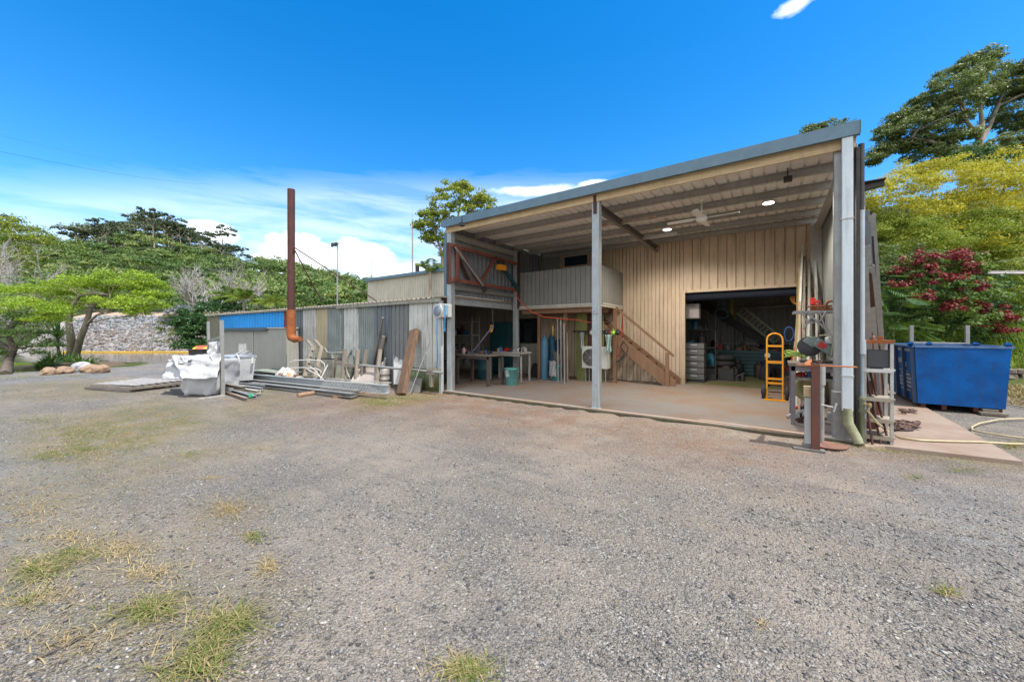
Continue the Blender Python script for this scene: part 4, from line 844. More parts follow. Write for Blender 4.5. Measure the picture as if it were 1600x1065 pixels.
# dark heap left of post
a=G(836,590,ZS)
for k in range(6):
    c=Vector(a)+Vector((random.uniform(-.2,.15),random.uniform(0,.4),0)); s=random.uniform(.12,.26)
    MB().poly([(c.x-s,c.y,c.z),(c.x+s,c.y,c.z),(c.x+s*.9,c.y,c.z+s*1.2),(c.x-s*.3,c.y,c.z+s*1.9)],(0,.2,0)).build('scrap_box', [dark,rust,black,M('dark maroon',(.10,.02,.02),None,.6),bluel,wood_b][k], label='dark scrap piece heaped left of the timber post', cat='scrap', group='dark scrap heap on the floor',bevel=.01)
# olive panels, fixings
for x0,x1,h_,y in ((-5.22,-4.85,2.28,11.15),(-4.72,-4.36,2.2,11.3)): MB().sheet((x0,y,ZS),(1,0,0),(0,0,1),x1-x0,h_-ZS,.19,.02,(0,-1,0)).build('olive_panel', olive, label=('left' if x0<-5 else 'right')+' olive green metal panel leaning under the mezzanine', cat='panel')
MB().box((-4.85,11.2,ZS),(-4.72,11.26,2.3)).build('rusty_stud', rust, label='rusty stud between the two olive panels', cat='stud')
t=thing('hook_rail','dark rail of hooks with hanging tools beneath the stairs','hook rail',(-4.6,11.05,1.6))
MB().box((-5.3,11.04,1.62),(-3.95,11.07,1.68)).build('rail', dark, t)
for k,x in enumerate(np.linspace(-5.2,-4.0,11)): MB().path([(x,11.03,1.66),(x,10.98,1.62),(x,10.99,1.55)],.008,5).build('hook', dark, t)
cc=[white_p,redp,black,M('lime plastic',(.35,.75,.04),None,.4),M('maroon cloth',(.25,.05,.08),None,.6),galv]
for k,(x,mm) in enumerate(((-4.62,white_p),(-4.50,cc[4]),(-4.15,black),(-4.02,cc[4]),(-3.93,cc[3]),(-3.8,black))):
    t=MB().lathe((x,10.95,1.60),[(.02,-.05),(.065,-.02),(.07,.02),(.03,.06)],12,'y'); t.path([(x-.07,10.97,1.62),(x,10.94,1.72),(x+.07,10.97,1.62)],.01,6); t.build('ear_muffs', mm, label=['white','maroon','black','dark red','lime green','small black'][k]+' ear muffs hanging on the hook rail', cat='ear muffs')
def cloth(x,y,z,w,h_,mat,lab,nm='rag'):
    m=MB(); n=12
    for i in range(n+1):
        for j in range(9):
            u=i/n; v=j/8; m.v.append((x+(u-.5)*w*(1-.35*math.sin(v*3)),y+.03*math.sin(u*11+v*2)+.012*math.sin(u*23),z-h_*v*(1-.18*abs(math.sin(u*5)))))
    m.f=[(i*9+j,i*9+j+1,(i+1)*9+j+1,(i+1)*9+j) for i in range(n) for j in range(8)]; m.sm=[True]*len(m.f)
    o=m.build(nm,mat,label=lab,cat='cloth'); q=o.modifiers.new('Solidify','SOLIDIFY'); q.thickness=.008
cloth(-4.95,11.0,1.62,.16,.62,M('pale grey rag',(.42,.43,.44),None,.9),'pale grey rag hanging over the left olive panel')
cloth(-4.05,10.9,1.55,.22,.62,M('pale green cloth',(.38,.55,.48),None,.9),'pale green cloth hanging right of the air conditioner')
MB().path([(-3.62,11.0,1.35),(-3.72,11,1.2),(-3.6,11,1.0),(-3.72,11,.8),(-3.85,11,.72)],.02,6).path([(-3.62,11.0,1.35),(-3.5,11,1.15),(-3.55,11,.95)],.016,6).build('tool_belt', black, label='black strap harness hanging beside the stair post', cat='harness')
# air conditioner
t=thing('air_conditioner','cream outdoor air conditioner unit on legs behind the middle post','air conditioner',(-4.55,11.1,ZS))
ax0,ax1,ay,az0,az1=-4.95,-4.12,10.95,.50,1.18
MB().box((ax0,ay,az0),(ax1,ay+.3,az1)).build('casing', M('cream casing',(.62,.62,.56),(.52,.52,.46),.45,streak=.2), t,.015)
cx=ax0+.3; MB().lathe((cx,ay-.014,(az0+az1)/2),[(.25,0),(.265,.003),(.265,.012)],28,'y').build('fan_recess', dark, t)
gr=MB()
for k in range(6): 
    rr=.045*k+.02; gr.path([(cx+rr*math.cos(i/20*6.283),ay-.02,(az0+az1)/2+rr*math.sin(i/20*6.283)) for i in range(21)],.003,4,False)
for k in range(8): g_=k*math.pi/4; gr.path([(cx,ay-.02,(az0+az1)/2),(cx+.25*math.cos(g_),ay-.02,(az0+az1)/2+.25*math.sin(g_))],.003,4,False)
gr.build('grille', white_p, t)
for x in (ax0+.08,ax0+.2,ax1-.25,ax1-.1): MB().box((x,ay+.1,ZS),(x+.03,ay+.13,az0)).build('leg', galv, t)
# ------------------------------------------------------------------ inside the main shed
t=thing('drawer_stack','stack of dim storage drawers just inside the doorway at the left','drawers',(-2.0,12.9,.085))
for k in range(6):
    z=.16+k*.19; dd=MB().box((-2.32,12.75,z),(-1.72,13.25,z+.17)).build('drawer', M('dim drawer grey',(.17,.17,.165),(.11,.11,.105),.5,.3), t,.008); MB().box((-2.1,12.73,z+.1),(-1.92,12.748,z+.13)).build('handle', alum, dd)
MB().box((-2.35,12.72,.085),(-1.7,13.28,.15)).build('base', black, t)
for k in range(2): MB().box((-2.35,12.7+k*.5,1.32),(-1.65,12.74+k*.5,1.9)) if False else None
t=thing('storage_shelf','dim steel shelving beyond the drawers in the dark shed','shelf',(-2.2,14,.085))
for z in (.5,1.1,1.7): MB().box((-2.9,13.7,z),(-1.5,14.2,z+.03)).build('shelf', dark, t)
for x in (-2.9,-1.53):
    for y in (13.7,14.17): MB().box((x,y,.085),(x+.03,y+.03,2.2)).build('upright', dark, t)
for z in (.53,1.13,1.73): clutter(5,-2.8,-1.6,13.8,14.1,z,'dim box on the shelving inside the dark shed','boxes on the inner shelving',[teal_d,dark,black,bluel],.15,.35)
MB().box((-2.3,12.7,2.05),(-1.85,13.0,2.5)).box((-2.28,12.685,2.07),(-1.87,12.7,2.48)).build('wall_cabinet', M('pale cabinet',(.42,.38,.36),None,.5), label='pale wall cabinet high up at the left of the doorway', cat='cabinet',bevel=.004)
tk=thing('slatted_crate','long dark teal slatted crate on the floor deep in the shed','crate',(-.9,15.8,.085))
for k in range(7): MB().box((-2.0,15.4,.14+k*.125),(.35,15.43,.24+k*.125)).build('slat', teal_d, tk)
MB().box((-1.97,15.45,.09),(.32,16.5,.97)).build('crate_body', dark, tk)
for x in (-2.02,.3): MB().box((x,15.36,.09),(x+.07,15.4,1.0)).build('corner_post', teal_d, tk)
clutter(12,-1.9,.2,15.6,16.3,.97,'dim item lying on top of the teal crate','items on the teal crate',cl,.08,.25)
t=thing('inner_stairs','dark steel stairs sloping down behind the shed doorway','staircase',(.5,16.9,.085))
for y in (16.6,17.25): MB().bar((-2.6,y,2.95),(1.0,y,.35),.06,.24).build('stringer', dark, t)
for k in range(11): MB().box((-2.5+k*.31-.13,16.63,2.8-k*.224),(-2.5+k*.31+.13,17.22,2.83-k*.224)).build('tread', dark, t)
t=thing('aluminium_ladder','long ladder leaning slanted across the inner back wall','ladder',(-.3,17.2,1.3))
la=P(1150,490,15.4); lb=P(1212,540,14.6); la.y=17.3; lb.y=17.2
la=PY(1150,488,16.5); lb=PY(1212,538,16.5); u=(lb-la).normalized(); w=Vector((0,-.02,1)).cross(Vector((0,1,0))); nn=Vector((-u.z,0,u.x))
for s_ in (0,.3): MB().bar(la+nn*s_,lb+nn*s_,.03,.06).build('rail', M('dull lime aluminium',(.45,.48,.28),None,.4), t)
for k in range(11): MB().bar(la.lerp(lb,(k+.5)/11),la.lerp(lb,(k+.5)/11)+nn*.3,.03,.03).build('rung', M('dull lime aluminium',(.45,.48,.28),None,.4), t)
MB().tube(PY(1149,482,17.2),PY(1265,475,17.2),.04).build('conduit_pipe', white_p, label='long pale pipe fixed along the inner back wall', cat='pipe')
MB().tube(PY(1115,537,17.1),PY(1235,537,17.1),.025).build('shelf_rail', white_p, label='lower pale rail along the inner back wall', cat='rail')
for px in (1145,1151,1160,1185): MB().tube(PY(px,510,17),PY(px,548,17),.035).build('steel_tube', galv, label='short upright tube against the inner back wall', cat='tube', group='tubes against the inner back wall')
c=PY(1127,480,15); pts=[(c.x+.22*math.cos(k*.35),15+.01*k/4,c.z-.22+.17*math.sin(k*.35)) for k in range(54)]+[(c.x-.05,15,c.z+.2),(c.x,15,c.z+.6)]
MB().path(pts,.015,6).build('hanging_hose', M('pale blue hose',(.05,.32,.42),None,.5), label='pale blue hose coil hanging deep in the shed', cat='hose')
c=PY(1144,460,15); MB().path([(c.x,15,c.z+.4),(c.x+.03,15,c.z),(c.x-.04,15,c.z-.5),(c.x+.05,15,c.z-.9),(c.x,15,c.z-.3),(c.x+.08,15,c.z+.4)],.03,6).build('hanging_rope', M('olive rope',(.25,.26,.04),None,.8), label='bundle of olive rope hanging beside the blue hose coil', cat='rope')
# dark motorbike behind the hand truck
t=thing('motorbike','dim dark motorbike parked behind the yellow hand truck','motorbike',(-.1,13.6,.085))
for y in (13.05,14.4):
    w=MB(); w.path([(-.12+.0,y+.29*math.cos(i/20*6.283),.38+.29*math.sin(i/20*6.283)) for i in range(21)],.055,8,False); wo=w.build('wheel', rubber, t)
    sp_=MB(); sp_.lathe((-.16,y,.38),[(.05,0),(.05,.08)],12,'x')
    for k in range(8): sp_.tube((-.12,y,.38),(-.12,y+.25*math.cos(k*.785),.38+.25*math.sin(k*.785)),.006,n=4)
    sp_.build('rim', alum, wo)
MB().poly([(-.2,13.5,.4),(-.2,14.0,.4),(-.2,14.1,.75),(-.2,13.4,.78)],(.17,0,0)).build('engine', dark, t,.02)
MB().poly([(-.22,13.3,.8),(-.22,13.75,.78),(-.22,13.7,1.0),(-.22,13.4,1.02)],(.2,0,0)).build('fuel_tank', black, t,.03)
MB().box((-.22,13.75,.8),(-.02,14.5,.9)).build('saddle', black, t,.03)
MB().path([(-.12,13.05,.38),(-.12,13.2,.8),(-.12,13.28,1.08)],.03,8).path([(-.45,13.3,1.14),(-.3,13.24,1.1),(.05,13.24,1.1),(.2,13.3,1.14)],.015,6).build('fork', dark, t)
MB().lathe((-.12,13.03,.95),[(.06,0),(.08,.03),(.05,.09)],14,'y').build('headlight', M('pale lamp lens',(.55,.6,.55),None,.2), t)
for k in range(4): MB().path([(-1.35+.26*math.cos(i/18*6.283),14.3+.26*math.sin(i/18*6.283),.185+.2*k) for i in range(19)],.095,10,False).build('stacked_tyre', rubber, label='black tyre stacked in the dark of the shed', cat='tyre', group='tyres stacked inside the shed')
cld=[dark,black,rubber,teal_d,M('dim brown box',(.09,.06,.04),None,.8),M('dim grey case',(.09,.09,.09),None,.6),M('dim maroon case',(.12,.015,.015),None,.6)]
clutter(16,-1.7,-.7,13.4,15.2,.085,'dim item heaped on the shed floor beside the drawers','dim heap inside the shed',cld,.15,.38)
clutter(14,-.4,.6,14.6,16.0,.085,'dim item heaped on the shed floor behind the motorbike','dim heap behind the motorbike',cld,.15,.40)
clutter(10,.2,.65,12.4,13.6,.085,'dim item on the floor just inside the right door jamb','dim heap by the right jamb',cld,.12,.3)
# round orange sign
sg=PY(1250,464,12.62); t=thing('round_sign','round orange sign with black angular mark inside the doorway','sign',(sg.x,12.62,sg.z-.24))
MB().lathe((sg.x,12.62,sg.z),[(.215,0),(.22,.003),(.215,.008)],32,'y').build('plate', M('orange sign face',(.80,.30,.02),None,.5,bump=0), t)
def sgp(l): return [(sg.x+x,12.612,sg.z+z) for x,z in l]
MB().poly(sgp([(-.12,-.14),(-.02,-.14),(-.025,-.11),(-.04,-.10),(-.035,.02),(-.06,.03),(-.11,.0),(-.11,-.12)]),(0,-.004,0)).poly(sgp([(-.11,.03),(-.055,.05),(-.03,.05),(.15,-.08),(.175,-.05),(.0,.12),(-.02,.125),(-.05,.08),(-.11,.10)]),(0,-.004,0)).build('mark', black, t)
# yellow hand truck
a=G(1209,624,ZS); t=thing('hand_truck','yellow steel hand truck with black wheels standing by the doorway','hand truck',a)
hx,hy=a.x+.02,a.y; hw=.15; top=1.60
def ht(x,z): return (hx+x, hy+.02+(z-.1)*.06, z)
MB().path([ht(-hw,.1),ht(-hw,top-.22)]+[ht(-hw*math.cos(g_),top-.16+.15*math.sin(g_)) for g_ in np.linspace(0,math.pi,9)]+[ht(hw,top-.22),ht(hw,.1)],.019,10).build('frame', yel, t)
for z in (.45,.55,.93,1.3): MB().bar(ht(-hw,z),ht(hw,z),.03,.045 if z!=.93 else .06).build('crossbar', yel, t)
MB().box((hx-.2,hy-.24,.085),(hx+.2,hy+.02,.093)).build('toe_plate', yel, t)
for s_ in (-1,1):
    wv=MB().lathe((hx+s_*.22-.03,hy+.1,.24),[(.08,0),(.15,.0),(.16,.02),(.16,.05),(.15,.07),(.08,.07)],24,'x').build('wheel', rubber, t); MB().lathe((hx+s_*.22-.035,hy+.1,.24),[(.03,-.01),(.08,0),(.08,.08),(.03,.09)],16,'x').build('rim', dark, wv)
MB().tube((hx-.22,hy+.1,.24),(hx+.22,hy+.1,.24),.012).build('axle', dark, t)
# ------------------------------------------------------------------ left clutter in the yard
# flat frames on the ground
A_,B_,C_,D_ = G(134,608),G(203,613),G(282,603),G(214,598)
t=thing('frame_stack','low stack of grey timber framed panels lying flat on the gravel',"panel stack",G(205,606))
def quad(A,B,C,D,z0,z1,w,mat,name,slats=0):
    m=MB(); up=Vector((0,0,1)); zc=(z0+z1)/2
    for a,b_ in ((A,B),(B,C),(C,D),(D,A)): m.bar(a+up*zc,b_+up*zc,w,z1-z0)
    for k in range(slats): f=(k+1)/(slats+1); m.bar(A.lerp(D,f)+up*zc,B.lerp(C,f)+up*zc,w,(z1-z0)*.9)
    return m.build(name,mat,t)
quad(A_,B_,C_,D_,.01,.07,.06,M('dark pallet timber',(.16,.14,.12),(.1,.09,.08),.9),'base_frame',3)
q=Vector((.12,.1,0)); quad(A_+q,B_+q*.4,C_+q,D_+q,.075,.14,.07,wood_g,'frame',6)
s_=MB()
for k in range(7): f=(k+.5)/7; s_.bar(A_.lerp(D_,f)+Vector((.3,.1,.165)),B_.lerp(C_,f)+Vector((-.1,.1,.165)),.12,.022)
s_.build('top_boards',M('silver grey boards',(.42,.40,.37),(.30,.28,.25),.85,stretch=(.6,4,4)),t)
# bulk bag
def bulkbag():
    c=G(300,618); c=c+Vector((-.02,.42,0)); n=64; rows=[]
    prof=[(0,.86),(.02,.93),(.10,1.0),(.22,1.04),(.36,1.02),(.48,1.0),(.60,1.01),(.72,1.0),(.82,1.02),(.90,.99),(.93,.9),(.90,.6),(.88,.2)]
    rz=R(30); m=MB()
    for zi,s in prof:
        for i in range(n):
            g_=2*math.pi*i/n; e=.42; x=math.copysign(abs(math.cos(g_))**e,math.cos(g_)); y=math.copysign(abs(math.sin(g_))**e,math.sin(g_))
            wr=.032*math.sin(zi*44+math.sin(g_*3)*2.2)*(1 if zi<.6 else .4)+.03*math.sin(g_*5+zi*9)+.02*math.sin(g_*9-zi*14)
            rr=.475*s*(1+wr); sag=.05*math.sin(g_*2+1)*max(0,zi-.5)
            X_,Y_=x*rr,y*rr; m.v.append((c.x+X_*math.cos(rz)-Y_*math.sin(rz)+.10*zi*zi,c.y+X_*math.sin(rz)+Y_*math.cos(rz),zi*.98+sag+.005))
    k=len(prof); m.f=[(i*n+j,i*n+(j+1)%n,(i+1)*n+(j+1)%n,(i+1)*n+j) for i in range(k-1) for j in range(n)]+[tuple(range(n))[::-1],tuple(range((k-1)*n,k*n))]; m.sm=[True]*len(m.f)
    t=thing('bulk_bag','large crumpled white woven bulk bag standing on the gravel','bulk bag',c)
    b=m.build('bag_body',bagm,t,sub=1); tx=bpy.data.textures.new('creases','CLOUDS'); tx.noise_scale=.16; tx.noise_depth=3
    d=b.modifiers.new('Displace','DISPLACE'); d.texture=tx; d.strength=.085; d.texture_coords='LOCAL'
    def flap(pts,nm,seed,amp=.05):
        # bilinear crumpled cloth patch from four corners
        P0,P1,P2,P3=[Vector(p) for p in pts]; mm=MB(); N_=36
        for i in range(N_+1):
            for j in range(N_+1):
                u,v=i/N_,j/N_; p=P0.lerp(P1,u).lerp(P3.lerp(P2,u),v); nz=math.sin(u*9+seed+v*5)+math.sin(v*13-u*6+seed*2)+.5*math.sin(u*21+v*17)
                p=p+Vector((.4,-.6,.5))*nz*amp*.4; mm.v.append(tuple(p))
        mm.f=[(i*(N_+1)+j,i*(N_+1)+j+1,(i+1)*(N_+1)+j+1,(i+1)*(N_+1)+j) for i in range(N_) for j in range(N_)]; mm.sm=[True]*len(mm.f)
        o=mm.build(nm,bagm,t); tq=bpy.data.textures.new('folds','CLOUDS'); tq.noise_scale=.24; tq.noise_depth=4; dq=o.modifiers.new('Displace','DISPLACE'); dq.texture=tq; dq.strength=.07; dq.texture_coords='LOCAL'; q=o.modifiers.new('Solidify','SOLIDIFY'); q.thickness=.006
    for sx2,sy2 in ((-1,-1),(1,-1),(1,1),(-1,1)):
        lx,ly=sx2*.40,sy2*.40; X2,Y2=lx*math.cos(rz)-ly*math.sin(rz)+c.x,lx*math.sin(rz)+ly*math.cos(rz)+c.y
        MB().path([(X2-.12,Y2,.80),(X2-.09,Y2-.02,.96),(X2,Y2-.05,1.02),(X2+.09,Y2-.03,.95),(X2+.12,Y2,.78)],.022,6).build('lifting_loop',bagm,t)
    Zb=F*1.6/99
    flap([P(268,556,Zb+.2),P(345,553,Zb),P(340,590,Zb-.28),P(284,592,Zb-.32)],'front_flap',1.0,.05)
    flap([P(262,566,Zb+.5),P(292,557,Zb+.4),P(285,592,Zb-.1),P(252,592,Zb+.1)],'side_flap',2.2,.06)
    flap([P(262,563,Zb+.3),P(296,556,Zb+.3),P(300,562,Zb-.1),P(276,569,Zb)],'collar',.3,.05)
    flap([P(326,535,Zb+.3),P(344,531,Zb+.5),P(341,566,Zb+.3),P(322,566,Zb+.2)],'raised_flap',4.0,.05)
    flap([P(268,562,Zb+.2),P(344,560,Zb+.1),P(338,553,Zb+1.0),P(272,556,Zb+1.0)],'top_cover',3.0,.06)
bulkbag()
# steel stand
t=thing('steel_stand','galvanised goalpost frame standing behind the white bulk bag','stand',G(348,618))
b0=G(348,618); t0=P(346,500,F*1.6/98); b1=G(327,604); r0=P(325,502,F*1.6/84)
MB().bar(b0,t0,.06,.08).build('upright',galv,t); MB().bar(b1,r0,.06,.06).build('upright',galv,t)
MB().bar(b0.lerp(t0,.78),b1.lerp(r0,.70),.05,.05).build('crossbar',galv,t); MB().bar(b0+Vector((.1,0,.02)),G(312,623,.02),.06,.04).build('foot_rail',galv_d,t)
# wheelie bin
a=G(318,589); a.z=0; rz_=.5; t=thing('wheelie_bin','black wheelie bin with yellow and red lid behind the bulk bag','wheelie bin',a,rz=rz_)
MB().add([(-.22,-.24,.06),(.22,-.24,.06),(.22,.24,.06),(-.22,.24,.06),(-.29,-.32,1.0),(.29,-.32,1.0),(.29,.32,1.0),(-.29,.32,1.0)],[(0,3,2,1),(4,5,6,7),(0,1,5,4),(1,2,6,5),(2,3,7,6),(3,0,4,7)]).box((-.31,-.34,.98),(.31,.34,1.03)).build('bin_body',dark,t,.02)
MB().lathe((0,0,1.03),[(.43,0),(.42,.03),(.3,.09),(.05,.12)],4).build('lid',M('yellow lid',(.75,.42,.02),(.60,.10,.03),.5,scale=2.5,thr=(.48,.52)),t,.02)
for s_ in (-1,1): MB().lathe((s_*.27-.02,.28,.1),[(.1,0),(.1,.05)],16,'x').build('wheel',rubber,t)
# chequer plate box
t=thing('tool_box','aluminium chequer plate tool box standing among the scrap','tool box',G(375,598))
m=M('chequer plate',(.52,.52,.51),(.42,.42,.41),.45,.3,5,.0); 
if not m.get('done'):
    nt=m.node_tree; b=nt.nodes['Principled BSDF']; v=N(nt,'ShaderNodeTexVoronoi',i_Scale=34.0); mp=N(nt,'ShaderNodeMapping'); mp.inputs['Rotation'].default_value=(.78,.6,.78); L_(nt,N(nt,'ShaderNodeNewGeometry').outputs['Position'],mp.inputs[0]); L_(nt,mp.outputs[0],v.inputs['Vector'])
    bp=N(nt,'ShaderNodeBump',i_Strength=.7,i_Distance=.006); L_(nt,v.outputs[0],bp.inputs['Height']); L_(nt,bp.outputs[0],b.inputs['Normal']); m['done']=1
c0=P(361,596,10.9); c1=P(395,594,11.0); c2=P(337,588,12.3); up=Vector((0,0,.70)); lean=Vector((-.05,.1,0))
c3=c1+(c2-c0)
MB().add([c0,c1,c3,c2,c0+up+lean,c1+up+lean,c3+up+lean,c2+up+lean],[(0,3,2,1),(4,5,6,7),(0,1,5,4),(1,2,6,5),(2,3,7,6),(3,0,4,7)]).build('box_shell',m,t,.012)
for a,b_ in ((c0,c1),(c1,c3)): MB().bar(a+up+lean,b_+up+lean,.05,.05).build('rim',alum,t)
MB().bar(c1+up*.95,c1+up*.7+Vector((.06,-.03,0)),.05,.06).build('latch',galv,t)
# items sticking out above the box
for k,(a_,b_) in enumerate((((352,562,12.2),(383,546,12.4)),((356,564,12.0),(388,548,12.1)),((362,563,12.6),(391,552,12.5)))): MB().bar(P(*a_),P(*b_),.12,.05).build('aluminium_length',alum,label='short aluminium length poking out above the chequer plate box',cat='aluminium length',group='lengths over the box')
MB().poly([P(372,558,12.8),P(384,558,12.8),P(383,537,12.9),P(373,537,12.9)],(0,.03,0)).build('metal_plate',galv,label='upright grey metal plate behind the chequer plate box',cat='plate')
# junk sections right of the bag
sec=[((352,607),(398,620),.09,alum,'ivory'),((350,603),(404,612),.10,M('ivory aluminium',(.62,.58,.50),(.5,.45,.38),.5,.1),'a'),((356,600),(408,607),.08,alum,''),((345,610),(385,623),.07,M('dull timber',(.3,.24,.18),None,.8),''),((365,598),(412,603),.07,galv,''),((348,600),(380,606),.10,wood_g,''),((352,604),(390,609),.08,white_p,'')]
for k,(a_,b_,w_,mm,_) in enumerate(sec):
    z=.05+.07*(k%3)+(.05 if k>3 else 0); p=G(a_[0],a_[1],z); q=G(b_[0],b_[1],z); MB().cbeam(p,q,w_,w_*.7,.008).build('metal_section',mm,label='short metal or timber section in the pile right of the bulk bag',cat='section',group='pile of short sections')
a=G(392,619,.06); MB().bar(a,a+Vector((-.3,.12,0)),.09,.06).build('green_offcut',M('green plastic',(.02,.35,.14),None,.4),label='short green piece at the end of the section pile',cat='offcut')
# long beams lying along the shed
def beam(a_,b_,z,w_,h_,mm,lab,grp=None,name='steel_beam'):
    MB().cbeam(G(a_[0],a_[1],z),G(b_[0],b_[1],z),w_,h_,.012).build(name,mm,label=lab,cat='beam',group=grp)
beam((378,588),(606,608),.24,.10,.2,M('bright galvanised beam',(.46,.49,.50),(.36,.39,.40),.45,.3,5,.1,streak=.2),'long bright galvanised channel beam on top of the steel pile')
beam((360,596),(552,617),.10,.16,.1,galv,'long grey steel length at the front of the steel pile')
beam((364,592),(560,612),.15,.14,.1,galv,'long grey steel length between the bright beam and the front one')
beam((380,601),(535,618),.05,.08,.06,galv_d,'dark thin steel length lying lowest at the front of the pile')
beam((372,586),(470,590),.10,.5,.04,galv_d,'dark flat steel tray behind the steel pile')
for k,(a_,b_) in enumerate((((540,618),(610,604)),((520,620),(560,617)),((470,600),(500,607)))): MB().bar(G(*a_,.03),G(*b_,.03),.10,.07).build('timber_bearer',wood_b,label='short timber bearer under the steel pile',cat='bearer',group='bearers under the steel')
MB().tube(G(465,618,.05),G(494,613,.06),.06,n=10).build('log',M('small log',(.34,.2,.12),(.22,.14,.1),.9,0,8,.5),label='short round log in front of the steel pile',cat='log')
# corrugated roofing offcuts stacked behind
for k in range(3):
    o=G(382+k*6,580-k*1.0,.1+.06*k); MB().sheet(o,(1,0.02,0),(0,1,0),2.3,.7,.12,.03,(0,0,1),'corr').build('roofing_offcut',sh_zinc if k else galv,label='corrugated offcut lying flat against the garden shed',cat='roofing offcut',group='corrugated offcuts')
# wire mesh
m=MB(); A=G(500,606,.25); B=G(604,616,.12); C=G(612,598,.30); D=G(520,593,.42)
for k in range(25): f=k/24; m.path([A.lerp(B,f),A.lerp(B,f).lerp(D.lerp(C,f),.5)+Vector((0,0,.12)),D.lerp(C,f)],.0035,4,False)
for k in range(13): f=k/12; zz=Vector((0,0,.12*4*f*(1-f))); m.path([A.lerp(D,f)+zz,B.lerp(C,f)+zz],.0035,4,False)
m.build('wire_mesh',galv_d,label='curved sheet of steel wire mesh thrown over the beams',cat='wire mesh')
# chain-link gate panel leaning
t=thing('mesh_gate','dark framed chain link gate panel leaning on the lean-to','gate',G(520,596))
q=[P(503,592,12.6),P(533,594,12.2),P(541,561,12.6),P(493,560,13.1)]
fr=MB()
for i in range(4): fr.bar(q[i],q[(i+1)%4],.035,.035)
fr.build('frame',dark,t); ml=MB()
for k in range(-14,15):
    for s_ in (0,1):
        ptsl=[]
        for v in (0,1):
            u=k/14+ (v if s_==0 else -v)*.9+(.0 if s_==0 else .9); ptsl.append((u,v))
        (u0,v0),(u1,v1)=ptsl
        # clip to 0..1 in u
        def cl_(u,v): return q[0].lerp(q[1],u).lerp(q[3].lerp(q[2],u),v)
        if u0>u1: u0,v0,u1,v1=u1,v1,u0,v0
        if u1<=0 or u0>=1: continue
        if u0<0: v0=v0+(v1-v0)*(0-u0)/(u1-u0); u0=0
        if u1>1: v1=v0+(v1-v0)*(1-u0)/(u1-u0); u1=1
        ml.path([cl_(u0,v0),cl_(u1,v1)],.004,4,False)
ml.build('chain_link',galv_d,t)
# boarding ladder in timber
t=thing('timber_ladder','short weathered timber ladder with bent handles leaning on the sheets','ladder',G(485,594))
for dx in (0,17):
    p0=P(473+dx,596,11.9); p1=P(489+dx*.8,541,12.9); p2=P(480+dx*.72,531,13.1)
    MB().bar(p0,p1,.05,.11,up=(0,1,0)).build('rail',wood_g,t,.006); MB().bar(p1-Vector((0,0,.04)),p2,.05,.11,up=(0,1,0)).build('handle',wood_g,t,.006)
for k in range(5):
    f=.14+k*.185; a=P(473,596,11.9).lerp(P(489,541,12.9),f); b_=P(490,596,11.9).lerp(P(489+13.6,541,12.9),f); MB().bar(a,b_,.14,.03).build('rung',wood_g,t,.004)
# white tubular chair frame
t=thing('chair_frame','white tubular steel chair frame lying behind the beams','chair frame',G(480,597))
Z_=12.2
def pp(l,dz=0): return [P(x,y,Z_+dz) for x,y in l]
MB().path(pp([(449,574),(453,566),(461,563),(480,562),(500,563),(506,567),(508,574),(505,584),(500,594)]),.016,8).build('back_hoop',white_p,t)
MB().path(pp([(430,594),(444,580),(452,575),(475,574),(496,576),(502,580),(500,585),(490,594)],-.3),.016,8).build('seat_hoop',white_p,t)
MB().path(pp([(484,572),(492,578),(502,590),(506,596)],-.4),.014,8).build('leg',white_p,t); MB().path(pp([(480,577),(494,584),(507,594)],-.5),.014,8).build('leg',white_p,t)
MB().tube(P(512,570,12.2),P(500,594,11.9),.016).build('leg',white_p,t)
# torn plastic sack
c=P(447,583,12.3); V=MB(); n=18
for i in range(9):
    for j in range(n):
        g_=2*math.pi*j/n; ph=i/8; rr=.36*math.sin(.35+ph*2.5)*(1+.13*math.sin(g_*4+i)+.08*math.sin(g_*7)); V.v.append((c.x+math.cos(g_)*rr,c.y+math.sin(g_)*rr*.8,.02+.42*ph+.05*math.sin(g_*3+i)*ph))
V.f=[(i*n+j,i*n+(j+1)%n,(i+1)*n+(j+1)%n,(i+1)*n+j) for i in range(8) for j in range(n)]+[tuple(range(n))[::-1],tuple(range(8*n,9*n))]; V.sm=[True]*len(V.f)
o=V.build('torn_sack',M('sack with rusty contents',(.72,.70,.68),(.45,.22,.08),.6,0,4,.3,thr=(.45,.6)),label='torn clear plastic sack with rusty contents behind the beams',cat='sack',sub=1)
tx=bpy.data.textures.new('sack','CLOUDS'); tx.noise_scale=.1; d=o.modifiers.new('Displace','DISPLACE'); d.texture=tx; d.strength=.09; d.texture_coords='LOCAL'
# green tank and old barrow tray
MB().poly([P(517,553,12.9),P(538,552,12.8),P(540,592,12.4),P(522,594,12.5)],(0,.4,0)).build('old_tank',M('mossy old tank',(.28,.30,.22),(.13,.15,.08),.8,0,3,.3),label='mossy green old tank behind the sawhorse',cat='tank',bevel=.02)
MB().path([P(507,543,12.7),P(512,550,12.6),P(519,551,12.5),P(538,550,12.5),P(530,543,12.7),P(534,549,12.6)],.012,6).build('bent_handle',galv_d,label='bent wire handle on top of the old tank',cat='handle frame')
